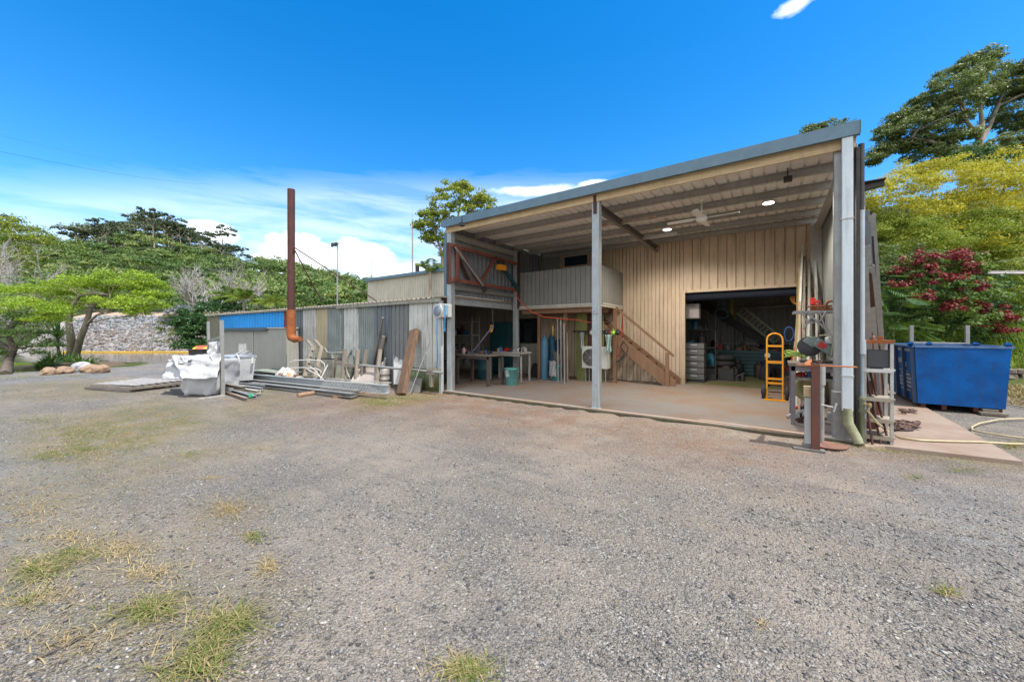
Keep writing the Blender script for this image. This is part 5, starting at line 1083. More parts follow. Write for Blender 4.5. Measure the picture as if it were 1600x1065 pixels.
# sawhorse: timber posts and rails
t=thing('timber_sawhorse','weathered grey timber sawhorse of crossed posts holding a long pole','sawhorse',G(562,600))
for a_,b_ in (((534,598,11.4),(539,545,11.6)),((556,601,11.1),(559,546,11.5)),((564,601,11.2),(573,546,11.3)),((588,603,10.6),(594,546,11.2)),((548,596,11.9),(557,560,11.6)),((520,590,12.3),(526,556,12.3))):
    MB().bar(P(*a_),P(*b_),.075,.10,up=(0,1,0)).build('post',wood_g,t,.006)
MB().bar(P(537,571,11.5),P(574,571,11.2),.05,.09).build('rail',wood_g,t); MB().bar(P(525,567,12.2),P(560,572,11.7),.05,.09).build('rail',wood_g,t)
MB().tube(P(560,570,11.35),P(692,582,9.55),.035,n=12).tube(P(689,581.8,9.58),P(692.1,582,9.545),.028,n=12).build('long_pole',galv,label='long galvanised pole resting across the sawhorse and a timber end',cat='pole')
MB().bar(P(667,578,9.8),P(686,577,9.7),.10,.05).build('timber_block',wood_g,label='small grey timber block lying on the long pole',cat='block')
MB().bar(P(674,584,9.75),P(674,604,9.75),.09,.09).bar(P(668,583,9.8),P(682,584,9.7),.1,.04).build('support_trestle',wood_g,label='short timber prop under the right end of the pole',cat='prop')
# wheel rim
c=P(558,568,12.1); t=thing('spoked_hoop','thin metal wheel leaning behind the sawhorse','wheel',(c.x,c.y,c.z-.6)); ww=MB(); uu=Vector((.9,.12,0)).normalized(); vv=Vector((0,.12,1)).normalized()
ww.path([c+uu*.50*math.cos(k/40*6.283)+vv*.55*math.sin(k/40*6.283) for k in range(41)],.028,8,False).build('rim',M('pale worn rim',(.38,.38,.28),(.2,.2,.15),.6,.2),t); ss=MB()
for k in range(6): ss.tube(c,c+uu*.49*math.cos(k*1.047+.3)+vv*.53*math.sin(k*1.047+.3),.012,n=6)
ss.tube(c-Vector((0,.06,0)),c+Vector((0,.06,0)),.05).build('spokes',teal_d,t)
# plates, kegs, bottles, board
MB().poly([P(553,600,11.0),P(585,604,10.6),P(592,573,11.1),P(566,570,11.6)],(0,.02,0)).build('leaning_plate',M('pinkish grey plate',(.40,.34,.30),(.32,.27,.24),.7,0,2,.1),label='large pinkish grey plate leaning inside the sawhorse',cat='plate')
MB().poly([P(546,599,11.0),P(556,600,10.9),P(567,577,11.5),P(558,575,11.6)],(0,.02,0)).build('leaning_plate',M('pinkish grey plate',(.40,.34,.30),None,.7),label='small pinkish grey plate leaning left of the large one',cat='plate')
kg=G(600,604); t=thing('ribbed_keg','dented metal keg with raised bands beside the sawhorse','keg',kg)
MB().lathe(kg,[(.15,0),(.17,.02),(.16,.05),(.175,.08),(.165,.1),(.165,.2),(.18,.22),(.18,.24),(.165,.26),(.165,.36),(.178,.38),(.178,.40),(.16,.44),(.17,.52),(.15,.54),(.02,.5)],22).build('keg_shell',M('dull keg',(.46,.44,.40),(.36,.33,.3),.45,.4),t)
MB().path([kg+Vector((0,0,.54)),kg+Vector((.02,0,.75)),kg+Vector((.06,0,.85))],.03,8).lathe(kg+Vector((-.05,0,.6)),[(.06,0),(.05,.1),(.02,.14)],10).build('spout',galv,t)
kg=G(614,603); MB().lathe(kg,[(.09,0),(.11,.02),(.11,.33),(.08,.36),(.02,.36)],16).build('metal_can',M('grey can',(.35,.33,.3),None,.5,.2),label='small grey can standing right of the banded keg',cat='can')
kg=P(612,585,11.7); MB().box((kg.x-.25,kg.y,.1),(kg.x+.2,kg.y+.5,.6)).box((kg.x-.28,kg.y-.03,.6),(kg.x+.23,kg.y+.5,.63)).build('metal_crate',galv_d,label='dull metal crate behind the banded keg',cat='crate',bevel=.01)
MB().poly([P(615,600,10.7),P(633,600,10.5),P(633,554,10.9),P(615,554,11.1)],(0,.02,0)).build('white_board',white_p,label='plain white board leaning behind the timber sleeper',cat='board')
for a_,b_,r_,lab in (((583,570,11.6),(598,496,11.0),.035,'long round wooden pole leaning on the dark sheets'),((590,575,11.4),(600,525,11.2),.06,'shorter thick grey pole leaning on the dark sheets')): MB().tube(P(*a_),P(*b_),r_,n=10).build('leaning_pole',wood_g,label=lab,cat='pole')
p0=G(627,616,.02); p1=PY(648,515,6.98)
MB().bar(p0,p1,.30,.13,up=(0,1,.2)).build('timber_sleeper',sleeper,label='heavy brown hardwood sleeper leaning against the white sheets',cat='sleeper',bevel=.02)
MB().tube(G(640,616,.01),P(672,533,9.95),.012,n=8).build('steel_rod',galv,label='thin steel rod leaning on the corner of the lean-to',cat='rod')
for a_,b_,h_ in (((634,612),(655,614),.38),((628,606),(640,607),.62)): MB().poly([G(*a_),G(*b_),G(*b_)+Vector((0,.05,h_)),G(*a_)+Vector((0,.05,h_))],(0,.06,0)).build('concrete_slab_offcut',concg,label=('low' if h_<.5 else 'tall')+' grey concrete offcut standing behind the sleeper foot',cat='concrete offcut',bevel=.01)
# ------------------------------------------------------------------ right hand cluster
tb=table('saw_bench',.22,.95,7.75,8.5,1.10,'grey timber bench carrying the cut-off saw at the right post',wood_g,M('purple grey timber',(.22,.19,.20),(.15,.13,.13),.8),.06)
MB().box((.27,7.8,.82),(.9,8.4,.86)).build('shelf',wood_g,tb)
t=thing('cutoff_saw','grey cut-off saw with large black disc on the bench','saw',(.55,7.9,1.1)); sc_=P(1273,541,6.35)
sx_,sy_,sz_=sc_.x,sc_.y,sc_.z
MB().lathe((sx_-.07,sy_,sz_),[(.02,-.02),(.165,-.012),(.17,0),(.165,.012),(.02,.02)],32,'y').build('cutting_disc',M('abrasive disc',(.06,.055,.055),(.09,.08,.08),.8),t)
gm=M('grey green saw body',(.20,.24,.21),(.15,.17,.15),.5,.2)
g1=[(sx_-.02+.17*math.cos(a_),sy_-.04,sz_+.0+.17*math.sin(a_)) for a_ in np.linspace(R(15),R(150),9)]+[(sx_-.03,sy_-.04,sz_-.02)]
MB().poly(g1,(0,.09,0)).build('guard',gm,t,.01)
MB().bar((sx_,sy_-.02,sz_+.08),(sx_+.26,sy_-.02,sz_-.12),.14,.14,up=(0,0,1)).tube((sx_+.16,sy_+.05,sz_+.02),(sx_+.3,sy_+.22,sz_-.02),.085,n=16).build('motor_housing',gm,t,.02)
MB().bar((sx_+.045,sy_-.1,sz_+.055),(sx_+.13,sy_-.1,sz_-.01),.004,.09,up=(0,0,1)).build('red_plate',redp,t)
MB().box((sx_-.2,sy_-.15,1.104),(sx_+.25,sy_+.2,1.13)).build('saw_base',dark,t)
MB().path([(sx_+.05,sy_-.1,sz_+.18),(sx_+.16,sy_-.13,sz_+.2),(sx_+.22,sy_-.12,sz_+.05),(sx_+.2,sy_-.13,sz_-.15)],.009,6).build('cable',hosem,t)
# lime hose pile on the bench
c=P(1243,555,7.0); pts=[(c.x+(.17-.01*(k%5))*math.cos(k*.5)+.02*math.sin(k),c.y+.15*math.sin(k*.5),1.115+.05+.02*(k//12)+.03*math.sin(k*.9)) for k in range(64)]
MB().path(pts,.012,6).build('coiled_hose',greenhose,label='lime green hose coiled on the left end of the saw bench',cat='hose')
# hanging red hose & dark/blue coils left of the bench
c=P(1243,525,8.8)
m=MB()
for k in range(4):
    dx=.03*k; m.path([(c.x+.18+dx*.3,c.y,c.z+.20),(c.x+.10+dx,c.y-.02,c.z+.02),(c.x-.02+dx*.7,c.y-.03*k,c.z-.28),(c.x-.09+dx,c.y,c.z-.62-.05*k),(c.x-.07+dx,c.y,c.z-.75)],.013,6)
m.build('red_hose_bundle',M('bright red hose',(.70,.03,.02),None,.4),label='bright red hose bundle hanging in the doorway',cat='hose')
MB().path([(c.x-.12+.09*math.cos(k*.5),c.y+.1,c.z+.05+.17*math.sin(k*.5)-.0) for k in range(30)],.014,6).build('blue_hose_coil',M('navy hose',(.02,.08,.25),None,.4),label='navy hose coil hanging left of the red hose',cat='hose')
for q0,q1,r_,mm,lab in (((1251,565,8.6),(1263,500,9.3),.025,galv_d,'dark pipe leaning in front of the doorway jamb'),((1257,560,8.0),(1260,528,8.2),.018,M('green shaft',(.02,.3,.14),None,.4),'green handled tool leaning by the saw bench')): MB().tube(P(*q0),P(*q1),r_).build('leaning_pipe',mm,label=lab,cat='pipe')
MB().tube(P(1245,628,8.3),P(1250,580,8.4),.014).box(tuple(P(1240,637,8.3)),tuple(P(1246,628,8.3)+Vector((0,.05,0)))).build('broom',M('lime broom',(.20,.55,.08),(.05,.3,.12),.5),label='green broom standing under the saw bench',cat='broom')
MB().tube(P(1261,539,8.2),P(1259,525,8.2),.03).build('lime_bottle',M('lime plastic',(.35,.75,.04),None,.4),label='lime green grip of the tool by the bench',cat='grip')
# upright lengths in the corner rack
rk=thing('corner_rack','small steel wall rack above the saw bench','rack',(.7,9.2,1.5))
q=P(1252,493,8.0); q2=P(1302,493,7.2)
MB().box((.30,8.35,q.z-.02),(.93,8.42,q.z+.02)).box((.30,8.75,q.z-.02),(.93,8.80,q.z+.02)).box((.88,8.35,q.z-.019),(.93,8.8,q.z+.019)).build('rack_frame',galv,rk)
MB().bar((.5,8.4,q.z-.02),(.8,8.4,q.z-.35),.03,.03).bar((.6,8.4,q.z-.02),(.45,8.45,q.z-.3),.025,.025).build('brace',galv,rk)
MB().path([(.84+.07*math.cos(k*.5),8.55,q.z+.12+.07*math.sin(k*.5)) for k in range(14)],.018,6).box((.55,8.5,q.z+.022),(.85,8.62,q.z+.07)).tube((.5,8.55,q.z+.1),(.85,8.55,q.z+.1),.015).build('rusty_vice',rust_o,label='rusty vice sitting on the corner rack',cat='vice')
MB().lathe((.78,8.2,1.42),[(.06,0),(.06,.10),(.02,.12)],14).build('plastic_cup',white_p,label='small white plastic cup hanging below the rack',cat='cup')
MB().path([(.42,8.35,q.z),(.5,8.3,q.z-.2),(.66,8.3,q.z-.18),(.75,8.32,q.z)],.012,6).path([(.66,8.33,q.z),(.74,8.3,q.z-.3),(.86,8.25,q.z-.5)],.012,6).build('hanging_cable',M('pale cable',(.45,.42,.38),None,.6),label='pale cable looped under the corner rack',cat='cable')
cols=[galv,wood_b,M('tan timber',(.42,.30,.18),None,.7),galv_d,M('white tube',(.6,.6,.56),None,.5),olive,galv,wood_g,galv_d]
random.seed(11)
for k in range(34):
    x0=.40+.5*random.random(); y0=9.6+1.3*random.random(); tz=1.9+1.3*random.random(); MB().bar((x0-.15*random.random(),y0-.5,ZS),(min(.85,x0+.1),11.75,tz+.6*(k%2)),.03+.02*random.random(),.02+.02*random.random()).build('stock_length',cols[k%9],label='long narrow length of metal or timber standing in the back right corner',cat='stock length',group='stock lengths in the corner')
MB().box((.70,10.9,2.24),(.80,10.95,2.40)).box((.76,10.85,2.28),(.88,10.9,2.33)).tube((.7,10.88,2.26),(.88,10.88,2.24),.015).build('red_clamp',redp,label='red clamp fixed among the upright stock lengths',cat='clamp',bevel=.01)
MB().path([(.55+.16*math.cos(k*.4),8.7,.62+.22*math.sin(k*.4)) for k in range(17)],.06,8,False).lathe((.55,8.66,.62),[(.2,0),(.27,.05),(.24,.12),(.1,.16)],18,'y').build('yellow_drum_bag',M('pale yellow canvas',(.42,.38,.18),(.33,.30,.14),.8),label='pale yellow canvas bundle stored under the saw bench',cat='bundle')
clutter(9,.3,.85,8.0,9.6,ZS,'dim tool or tin on the floor under the saw bench','tools under the saw bench',cl,.1,.22)
clutter(7,.3,.85,8.0,8.35,.86,'dim tool or tin on the lower bench shelf','tools on the bench shelf',cl,.05,.11)
# steel post stand in front
t=thing('vice_stand','heavy welded stand of steel posts on a rusty round plate before the slab','stand',G(1275,700))
zt=P(1273,568,5.15)
def up_(px,pyb,pyt,Z,w,d,nm,mm):
    b0=P(px,pyb,Z); return MB().box((b0.x-w/2,b0.y-d/2,b0.z),(b0.x+w/2,b0.y+d/2,P(px,pyt,Z).z)).build(nm,mm,t,.004)
up_(1263,694,620,5.22,.085,.085,'white_post',white_p)
b0=P(1274,702,5.08); hb=MB(); zt=P(1274,568,5.08).z
for a_,b_ in (((-.045,-.05),(.045,-.042)),((-.045,.042),(.045,.05)),((-.004,-.042),(.004,.042))): hb.box((b0.x+a_[0],b0.y+a_[1],.02),(b0.x+b_[0],b0.y+b_[1],zt))
hb.build('rusty_post',M('dark red brown post',(.15,.055,.035),(.09,.04,.03),.75,.1,6,.3),t)
b1=P(1283,690,5.35); MB().tube((b1.x,b1.y,.02),(b1.x,b1.y,1.12),.036,n=16).tube((b1.x,b1.y,.86),(b1.x,b1.y,1.13),.05,n=16).build('grey_pipe',galv,t)
MB().poly([P(1257,567,5.2),P(1268,561,5.5),P(1270,575,5.05),P(1257,571,5.1)],(0,0,.01)).box((b0.x-.2,b0.y-.06,zt-.03),(b0.x+.42,b0.y+.1,zt-.02)).build('top_plate',rust_o,t)
MB().lathe((b1.x+.04,b1.y-.05,.03),[(.25,0),(.25,.012)],30).build('round_base',M('red oxide plate',(.22,.10,.07),(.15,.075,.055),.7,0,4,.2),t)
MB().box((b0.x-.24,b0.y-.08,.003),(b0.x+.10,b0.y+.05,.03)).box((b0.x-.14,b0.y-.02,.03),(b0.x-.0,b0.y+.10,.075)).build('base_plate',M('dull base steel',(.20,.19,.17),(.12,.11,.10),.7,.2),t,.003)
MB().tube((b1.x,b1.y-.03,.58),(b1.x+.13,b1.y-.05,.56),.01).tube((b1.x+.13,b1.y-.05,.50),(b1.x+.16,b1.y-.05,.62),.012).build('tee_handle',white_p,t)
MB().box((b0.x-.12,b0.y+.05,.72),(b0.x-.03,b0.y+.16,.86)).build('timber_pad',pine,t,.004)
MB().path([(b0.x-.05,b0.y+.0,zt+.0),(b0.x-.02,b0.y-.05,zt+.05),(b0.x+.05,b0.y-.04,zt+.02),(b0.x+.07,b0.y,zt+.04)],.007,6).build('chain',rust,t)
# downpipe
t=thing('downpipe','white rectangular downpipe with mossy elbow at the right corner of the awning','downpipe',(.865,7.06,0))
MB().box((.805,7.02,.50),(.925,7.10,4.36)).build('pipe_body',pipe_w,t,.008)
pe=P(1340,683,5.25)
MB().path([(.865,7.06,.54),(.865,7.06,.42),(.875,7.05,.32),(.96,7.0,.13),(.975,6.99,.07)],[.062,.064,.062,.058,.056],14).build('elbow',pipe_g,t)
MB().box((.797,7.012,.98),(.933,7.11,1.0)).build('strap',galv_d,t); MB().box((.797,7.012,3.2),(.933,7.11,3.22)).build('strap',galv_d,t)
t=thing('side_pipe','slim grey pipe clipped to the outside of the right wall','pipe',(1.12,7.25,0))
MB().tube((1.04,7.25,1.35),(1.04,7.25,3.35),.038,n=14).tube((1.04,7.25,1.3),(1.04,7.25,1.5),.05,n=14).build('pipe_body',M('grey pvc pipe',(.36,.40,.43),None,.5,streak=.3),t)
MB().tube((1.04,7.25,.05),(1.04,7.25,1.3),.03,n=12).build('lower_pipe',M('blue grey pipe',(.2,.25,.28),None,.5),t); MB().tube((1.04,7.25,3.35),(1.04,7.25,4.3),.035,n=12).build('upper_pipe',dark,t)
# side bracket with dark gutter piece and cable
br=P(1352,285,6.0); t=thing('side_bracket','dark metal bracket arm jutting from the right wall','bracket',(1.08,8.0,3.9))
MB().bar((1.03,8.2,4.28),(1.2,8.2,4.0),.05,.05).bar((1.03,8.2,3.90),(1.44,8.2,3.96),.09,.08).box((1.03,8.1,4.0),(1.45,8.3,4.015)).build('arm',dark,t)
MB().path([(1.2,8.2,3.9),(1.19,8.0,3.2),(1.17,7.9,2.6),(1.13,7.7,2.1),(1.08,7.5,1.7)],.012,6).path([(1.2,8.2,3.9),(1.19,8.1,3.2),(1.17,8.0,2.6)],.02,6).build('hanging_cable',galv_d,t)
# steel lengths leaning against the right wall
bgs=M('blue grey steel',(.20,.24,.27),None,.5,.3); lc_=[rust,galv,bgs,redox,bgs,rust,galv,redox,dark,bgs,rust,galv]
random.seed(5)
for k in range(14):
    f=k/17; zt=3.4-1.1*random.random()**1.5; MB().cbeam((1.32+.55*f,8.3+1.7*f+.1*random.random(),.04),(1.07+.02*(k%3)+.12*f,7.45+.3*random.random(),zt),.06+.05*random.random(),.05,.006,up=(0,1,0)).build('leaning_length',lc_[k%12],label='long steel length leaning against the outside of the right wall',cat='steel length',group='steel lengths leaning on the right wall')
for k in range(3): MB().tube((1.15+.1*k,7.2+.1*k,.03),(1.05,7.7+.1*k,1.55+.2*k),.014).build('thin_rod',rust,label='thin rusty rod leaning beside the shelf rack',cat='rod',group='thin rods by the rack')
# shelf rack
t=thing('shelf_rack','rusty grey slotted angle shelf rack with monitor beside the downpipe','shelf rack',(1.2,7.5,.035))
rx0,rx1,ry0,ry1,rz=1.02,1.35,7.32,7.66,1.48
rc=G(1345,686,.035); rd=G(1388,688,.035)
for x in (rx0+.05,rx1):
    for y in (ry0,ry1): MB().box((x,y,.035),(x+.035,y+.035,rz)).build('upright',galv_d,t)
for z,mm,nm in ((.12,M('pale board',(.33,.29,.22),(.24,.20,.15),.8),'shelf'),(.36,M('pale board',(.5,.46,.38),None,.8),'shelf'),(.66,M('pale board',(.5,.46,.38),None,.8),'shelf'),(1.07,white_p,'shelf'),(rz,rust_o,'top_board')): MB().box((rx0+.02,ry0-.01,z),(rx1+.05,ry1+.04,z+.018)).box((rx0+.05,ry0-.012,z-.03),(rx1+.035,ry0-.005,z)).build(nm,mm,t)
t=thing('old_monitor','black flat screen standing on the rack by the downpipe','monitor',(1.22,7.45,1.09))
MB().box((rx0+.09,7.36,1.10),(rx0+.33,7.41,1.36)).build('casing',black,t,.008); MB().box((rx0+.105,7.357,1.12),(rx0+.315,7.36,1.345)).build('screen',M('dark dusty screen',(.05,.05,.055),None,.4,bump=0),t); MB().box((rx0+.15,7.38,1.088),(rx0+.27,7.46,1.10)).build('stand',black,t)
clutter(3,rx0+.12,rx1-.03,7.42,7.6,rz+.018,'small rusty offcut on top of the shelf rack','offcuts on the rack',[rust,wood_b,rust_o],.03,.05)
# tap and hose
t=thing('garden_tap','mossy green standpipe with brass tap beside the downpipe','tap',(1.02,7.1,.0))
tp=P(1347,628,5.25)
MB().tube((tp.x,tp.y,.0),(tp.x,tp.y,tp.z+.03),.028).lathe((tp.x,tp.y,tp.z+.03),[(.035,0),(.035,.03),(.02,.05)],12).lathe((tp.x,tp.y,tp.z-.15),[(.04,0),(.04,.05)],12).build('standpipe',M('mossy pipe',(.13,.14,.08),(.09,.10,.05),.8),t)
MB().tube((tp.x,tp.y,tp.z-.02),(tp.x+.07,tp.y-.04,tp.z-.03),.018).lathe((tp.x+.07,tp.y-.04,tp.z-.06),[(.02,0),(.026,.03),(.02,.06)],12).build('tap_head',M('brass',(.4,.3,.15),None,.4,.6),t)
hp=[Vector((tp.x+.07,tp.y-.04,tp.z-.05)),P(1356,642,5.2),P(1370,660,5.15)]+[G(x,y,.055) for x,y in ((1392,678),(1410,684),(1440,687.5),(1480,689),(1530,690),(1575,690),(1612,691))]
for q_ in hp[-2:]: q_.z=.03
MB().path(hp,.0145,10).build('garden_hose',hosem,label='tan garden hose running from the tap across the concrete path',cat='hose')
hp=[G(x,y,.03) for x,y in ((1640,652),(1600,653.5),(1560,655),(1530,661),(1518,667),(1520,672),(1540,676),(1575,681),(1620,687))]
MB().path(hp,.0145,10).path([G(1572,631,.03),G(1590,634,.03),G(1625,640,.03)],.0145,10).build('garden_hose',hosem,label='tan garden hose looping over the gravel right of the path',cat='hose')
hp=[G(x,y,.05) for x,y in ((1383,589),(1392,583),(1402,587),(1398,592),(1386,594),(1380,590),(1390,586),(1404,590))]
MB().path(hp,.016,8).build('green_hose',M('green hose',(.08,.26,.14),None,.5),label='green hose coiled on the path left of the blue skip',cat='hose')
# drain grate
t=thing('drain_grate','rusty metal drain grate set in the gravel below the downpipe','drain grate',G(1362,692))
q=[G(1343,687),G(1370,686),G(1381,699),G(1352,700)]; m=MB(); up=Vector((0,0,.02))
for i in range(4): m.bar(q[i]+up,q[(i+1)%4]+up,.03,.025)
for k in range(9): f=(k+.7)/9.4; m.bar(q[0].lerp(q[1],f)+up,q[3].lerp(q[2],f)+up,.014,.02)
m.build('grate_bars',M('grate metal',(.36,.32,.26),(.22,.18,.14),.6,.3),t); m=MB(); m.poly([p+Vector((0,0,.004)) for p in q],(0,0,.002)); m.build('pit',black,t)
# chains and shackles on the path
def chain_pile(px,py,n,lab,rx,ry):
    m=MB(); c=G(px,py,.05)
    for k in range(n):
        a=random.random()*6.28; p=G(px+random.uniform(-rx,rx),py+random.uniform(-ry,ry),.05)+Vector((0,0,.04*random.random())); u=Vector((math.cos(a),math.sin(a),random.uniform(-.3,.3)))*.06; v=Vector((-math.sin(a),math.cos(a),random.uniform(-.5,.5)))*.03
        m.path([p+u*math.cos(i/10*6.283)+v*math.sin(i/10*6.283) for i in range(11)],.010,6,False)
    m.build('chain_pile',M('rusty chain',(.20,.12,.09),(.11,.07,.06),.7,.3),label=lab,cat='chain')
chain_pile(1414,665,46,'rusty chain heaped on the concrete path',20,6); chain_pile(1419,643,14,'small rusty shackles near the blue skip foot',11,2.5)
MB().path([G(1393,655,.05),P(1398,659,6.5),G(1406,668,.05),G(1420,662,.05),G(1432,668,.06)],.018,8).path([G(1390,662,.05),G(1400,672,.06),G(1425,672,.05),G(1434,664,.06)],.015,8).build('chain_sling',dark,label='dark lifting sling lying over the rusty chain heap',cat='sling')
# ------------------------------------------------------------------ blue skip
SK=thing('skip_bin','dented blue steel skip bin with lifting lugs on the path edge','skip bin',(3.1,12.3,.0))
x0,x1,y0,y1,zb,zt=2.52,3.70,11.4,13.45,.12,1.32
m=MB(); tp_=.10
V0=[(x0,y0,zb),(x1,y0,zb),(x1,y1,zb),(x0,y1,zb)]; V1=[(x0-.06,y0-.05,zt),(x1+.06,y0-.05,zt),(x1+.06,y1+.05,zt),(x0-.06,y1+.05,zt)]
V0i=[(x0+.03,y0+.03,zb+.05),(x1-.03,y0+.03,zb+.05),(x1-.03,y1-.03,zb+.05),(x0+.03,y1-.03,zb+.05)]; V1i=[(x0-.03,y0-.02,zt),(x1+.03,y0-.02,zt),(x1+.03,y1+.02,zt),(x0-.03,y1+.02,zt)]
def face_grid(A,B,C,D,n=26,seed=0,nrm=(0,-1,0)):
    A,B,C,D=map(Vector,(A,B,C,D)); nn=Vector(nrm); mm=MB(); r=random.Random(seed); dents=[(r.random(),r.random(),.04+.12*r.random(),r.uniform(-.034,.016)) for _ in range(15)]
    for i in range(n+1):
        for j in range(n+1):
            u,v=i/n,j/n; p=A.lerp(B,u).lerp(D.lerp(C,u),v); e=min(u,1-u,v,1-v); k=sum(a*math.exp(-((u-du)**2+(v-dv)**2)/s/s) for du,dv,s,a in dents)*min(1,e*8)
            mm.v.append(tuple(p+nn*k))
    mm.f=[(i*(n+1)+j,(i+1)*(n+1)+j,(i+1)*(n+1)+j+1,i*(n+1)+j+1) for i in range(n) for j in range(n)]; mm.sm=[True]*len(mm.f); return mm
def addto(m,o): m.add(o.v,o.f,True)
m.add(V0+V0i,[(0,3,2,1),(4,5,6,7)]); m.add(V0i+V1i,[(0,4,5,1),(1,5,6,2),(2,6,7,3),(3,7,4,0)])
addto(m,face_grid(V0[0],V0[1],V1[1],V1[0],seed=3)); addto(m,face_grid(V0[1],V0[2],V1[2],V1[1],seed=4,nrm=(1,0,0))); addto(m,face_grid(V0[2],V0[3],V1[3],V1[2],seed=5,nrm=(0,1,0))); addto(m,face_grid(V0[3],V0[0],V1[0],V1[3],seed=6,nrm=(-1,0,0)))
m.build('shell',skipb,SK)
m=MB(); 
for i in range(4): a=Vector(V1[i]); b_=Vector(V1[(i+1)%4]); m.bar(a,b_,.07,.045)
m.build('top_rim',M('worn blue rim',(.10,.20,.38),(.05,.11,.24),.5,0,9,.1),SK)
for f in (.03,.36,.66,.97):
    a=Vector(V0[3]).lerp(Vector(V0[0]),f)+Vector((-.03,0,0)); b_=Vector(V1[3]).lerp(Vector(V1[0]),f)+Vector((-.02,0,-.02)); MB().bar(a,b_,.07,.07,up=(1,0,0)).build('side_rib',M('dark skip rib',(.015,.05,.13),None,.5),SK)
sgn=M('faded white lettering',(.34,.38,.46),(.22,.26,.34),.6,0,20,0)
# faded stencilled panel on the left end: illegible rows of letters
m=MB(); r=random.Random(2)
A=Vector(V0[3]); B=Vector(V0[0]); C=Vector(V1[0]); D=Vector(V1[3])
def sp_(u,v): return A.lerp(B,u).lerp(D.lerp(C,u),v)+Vector((-.012,0,.0))
for (v0,h_,u0,u1,cw) in ((.90,.05,.42,.90,.035),(.66,.10,.42,.56,.09),(.60,.09,.58,.72,.06),(.52,.015,.42,.88,.5),(.44,.05,.50,.82,.03),(.37,.05,.42,.86,.03),(.30,.05,.42,.86,.03),(.23,.05,.42,.84,.03),(.16,.035,.46,.8,.03)):
    u=u0
    while u<u1:
        w_=min(cw*(.6+.6*r.random()),u1-u); m.poly([sp_(u,v0),sp_(u+w_*.75,v0),sp_(u+w_*.75,v0+h_*(.7+.3*r.random())),sp_(u,v0+h_)],(-.003,0,0)); u+=w_
m.build('stencilled_writing',sgn,SK)
for x,y in ((x0-.1,y0+.05),(x0+.15,y0-.05),(x1-.35,y0+.1),(x1+.02,y0-.03),(x0-.1,y1-.3)): MB().lathe((x,y-.02,zt+.05),[(.045,0),(.045,.05)],14,'y').box((x-.045,y-.02,zt-.02),(x+.045,y+.03,zt+.05)).build('lifting_lug',skipb,SK,.004)
for x in (x0+.05,x0+.35,x1-.4,x1-.1): MB().box((x,y0+.03,.02),(x+.07,y1-.05,zb)).build('runner',rust,SK)
MB().box((x1-.35,y0-.12,0.0),(x1+.0,y0+.35,.05)).box((x1-.3,y0-.05,.05),(x1-.1,y0+.3,.1)).build('timber_packer',wood_g,label='short timber packer under the right end of the skip',cat='packer')
# what sticks out of the skip
t=thing('scrap_frame','grey steel frame sticking up out of the blue skip','scrap frame',(3.0,12.4,.3))  # piece of scrap, a steel frame stuck upright in the skip
fa=P(1424,508,10.0); fb=P(1511,508,9.6)
MB().bar((fa.x,fa.y,.3),fa,.07,.10).build('upright',galv,t); MB().bar((fb.x,fb.y,.3),fb,.07,.10).build('upright',galv,t); MB().bar(P(1427,535,9.95),P(1509,537,9.6),.05,.06).build('crossbar',galv,t)
for k in range(26):
    x=random.uniform(x0+.25,x1-.25); y=random.uniform(y0+.3,y1-.3); s=random.uniform(.05,.13); p=Vector((x,y,zt-.26+.10*random.random())); d=Vector((random.gauss(0,1),random.gauss(0,1),random.gauss(0,.25))).normalized()*s*1.8
    MB().bar(p-d,p+d,s*.7,s*.35).build('scrap_piece',random.choice([rust,rust_o,galv,white_p,redox]),label='bent piece of rusty scrap filling the blue skip',cat='scrap',group='scrap in the skip')
MB().poly([(x0+.02,y0+.03,.9),(x1-.02,y0+.03,.9),(x1-.02,y1-.03,.9),(x0+.02,y1-.03,.9)],(0,0,.12)).build('scrap_bed',rust,label='layer of compacted rusty scrap inside the skip',cat='scrap layer')
# ------------------------------------------------------------------ vegetation
G_LIME=[(0,(.12,.20,.012)),(.45,(.26,.38,.025)),(1,(.50,.62,.07))]
L_poin=Mleaf('bright poinciana leaf',G_LIME,.40,nscale=.9)
L_mid=Mleaf('mid green leaf',[(0,(.035,.07,.018)),(.5,(.09,.15,.035)),(1,(.20,.27,.07))],.3,nscale=.7)
L_dark=Mleaf('dark green leaf',[(0,(.015,.045,.015)),(.5,(.035,.09,.025)),(1,(.09,.17,.05))],.2,rough=.4,nscale=1.0)
L_gum=Mleaf('gum leaf',[(0,(.07,.095,.035)),(.5,(.15,.18,.065)),(1,(.27,.28,.12))],.3,nscale=.5,rough=.45)
L_yel=Mleaf('yellow green leaf',[(0,(.13,.17,.02)),(.35,(.30,.33,.03)),(.7,(.62,.53,.045)),(1,(.74,.54,.09))],.42,nscale=.55,back=(.6,.5,.03))
L_yg=Mleaf('yellowish green leaf',[(0,(.10,.14,.015)),(.5,(.22,.27,.03)),(1,(.42,.40,.06))],.35,nscale=.5)
L_red=Mleaf('red vine leaf',[(0,(.07,.012,.012)),(.4,(.19,.026,.03)),(.8,(.29,.06,.045)),(1,(.12,.15,.04))],.2,nscale=1.5,back=(.3,.03,.02))
L_bush=Mleaf('olive bush leaf',[(0,(.04,.07,.018)),(.5,(.13,.17,.05)),(1,(.32,.32,.14))],.3,nscale=.6)
L_far=Mleaf('far forest leaf',[(0,(.03,.07,.018)),(.35,(.075,.13,.03)),(.65,(.14,.20,.045)),(.85,(.22,.26,.07)),(1,(.30,.27,.14))],.2,nscale=.05,tint=True)
L_fard=Mleaf('far gum leaf',[(0,(.035,.05,.028)),(.5,(.085,.105,.055)),(1,(.18,.19,.11))],.2,nscale=.06,tint=True)
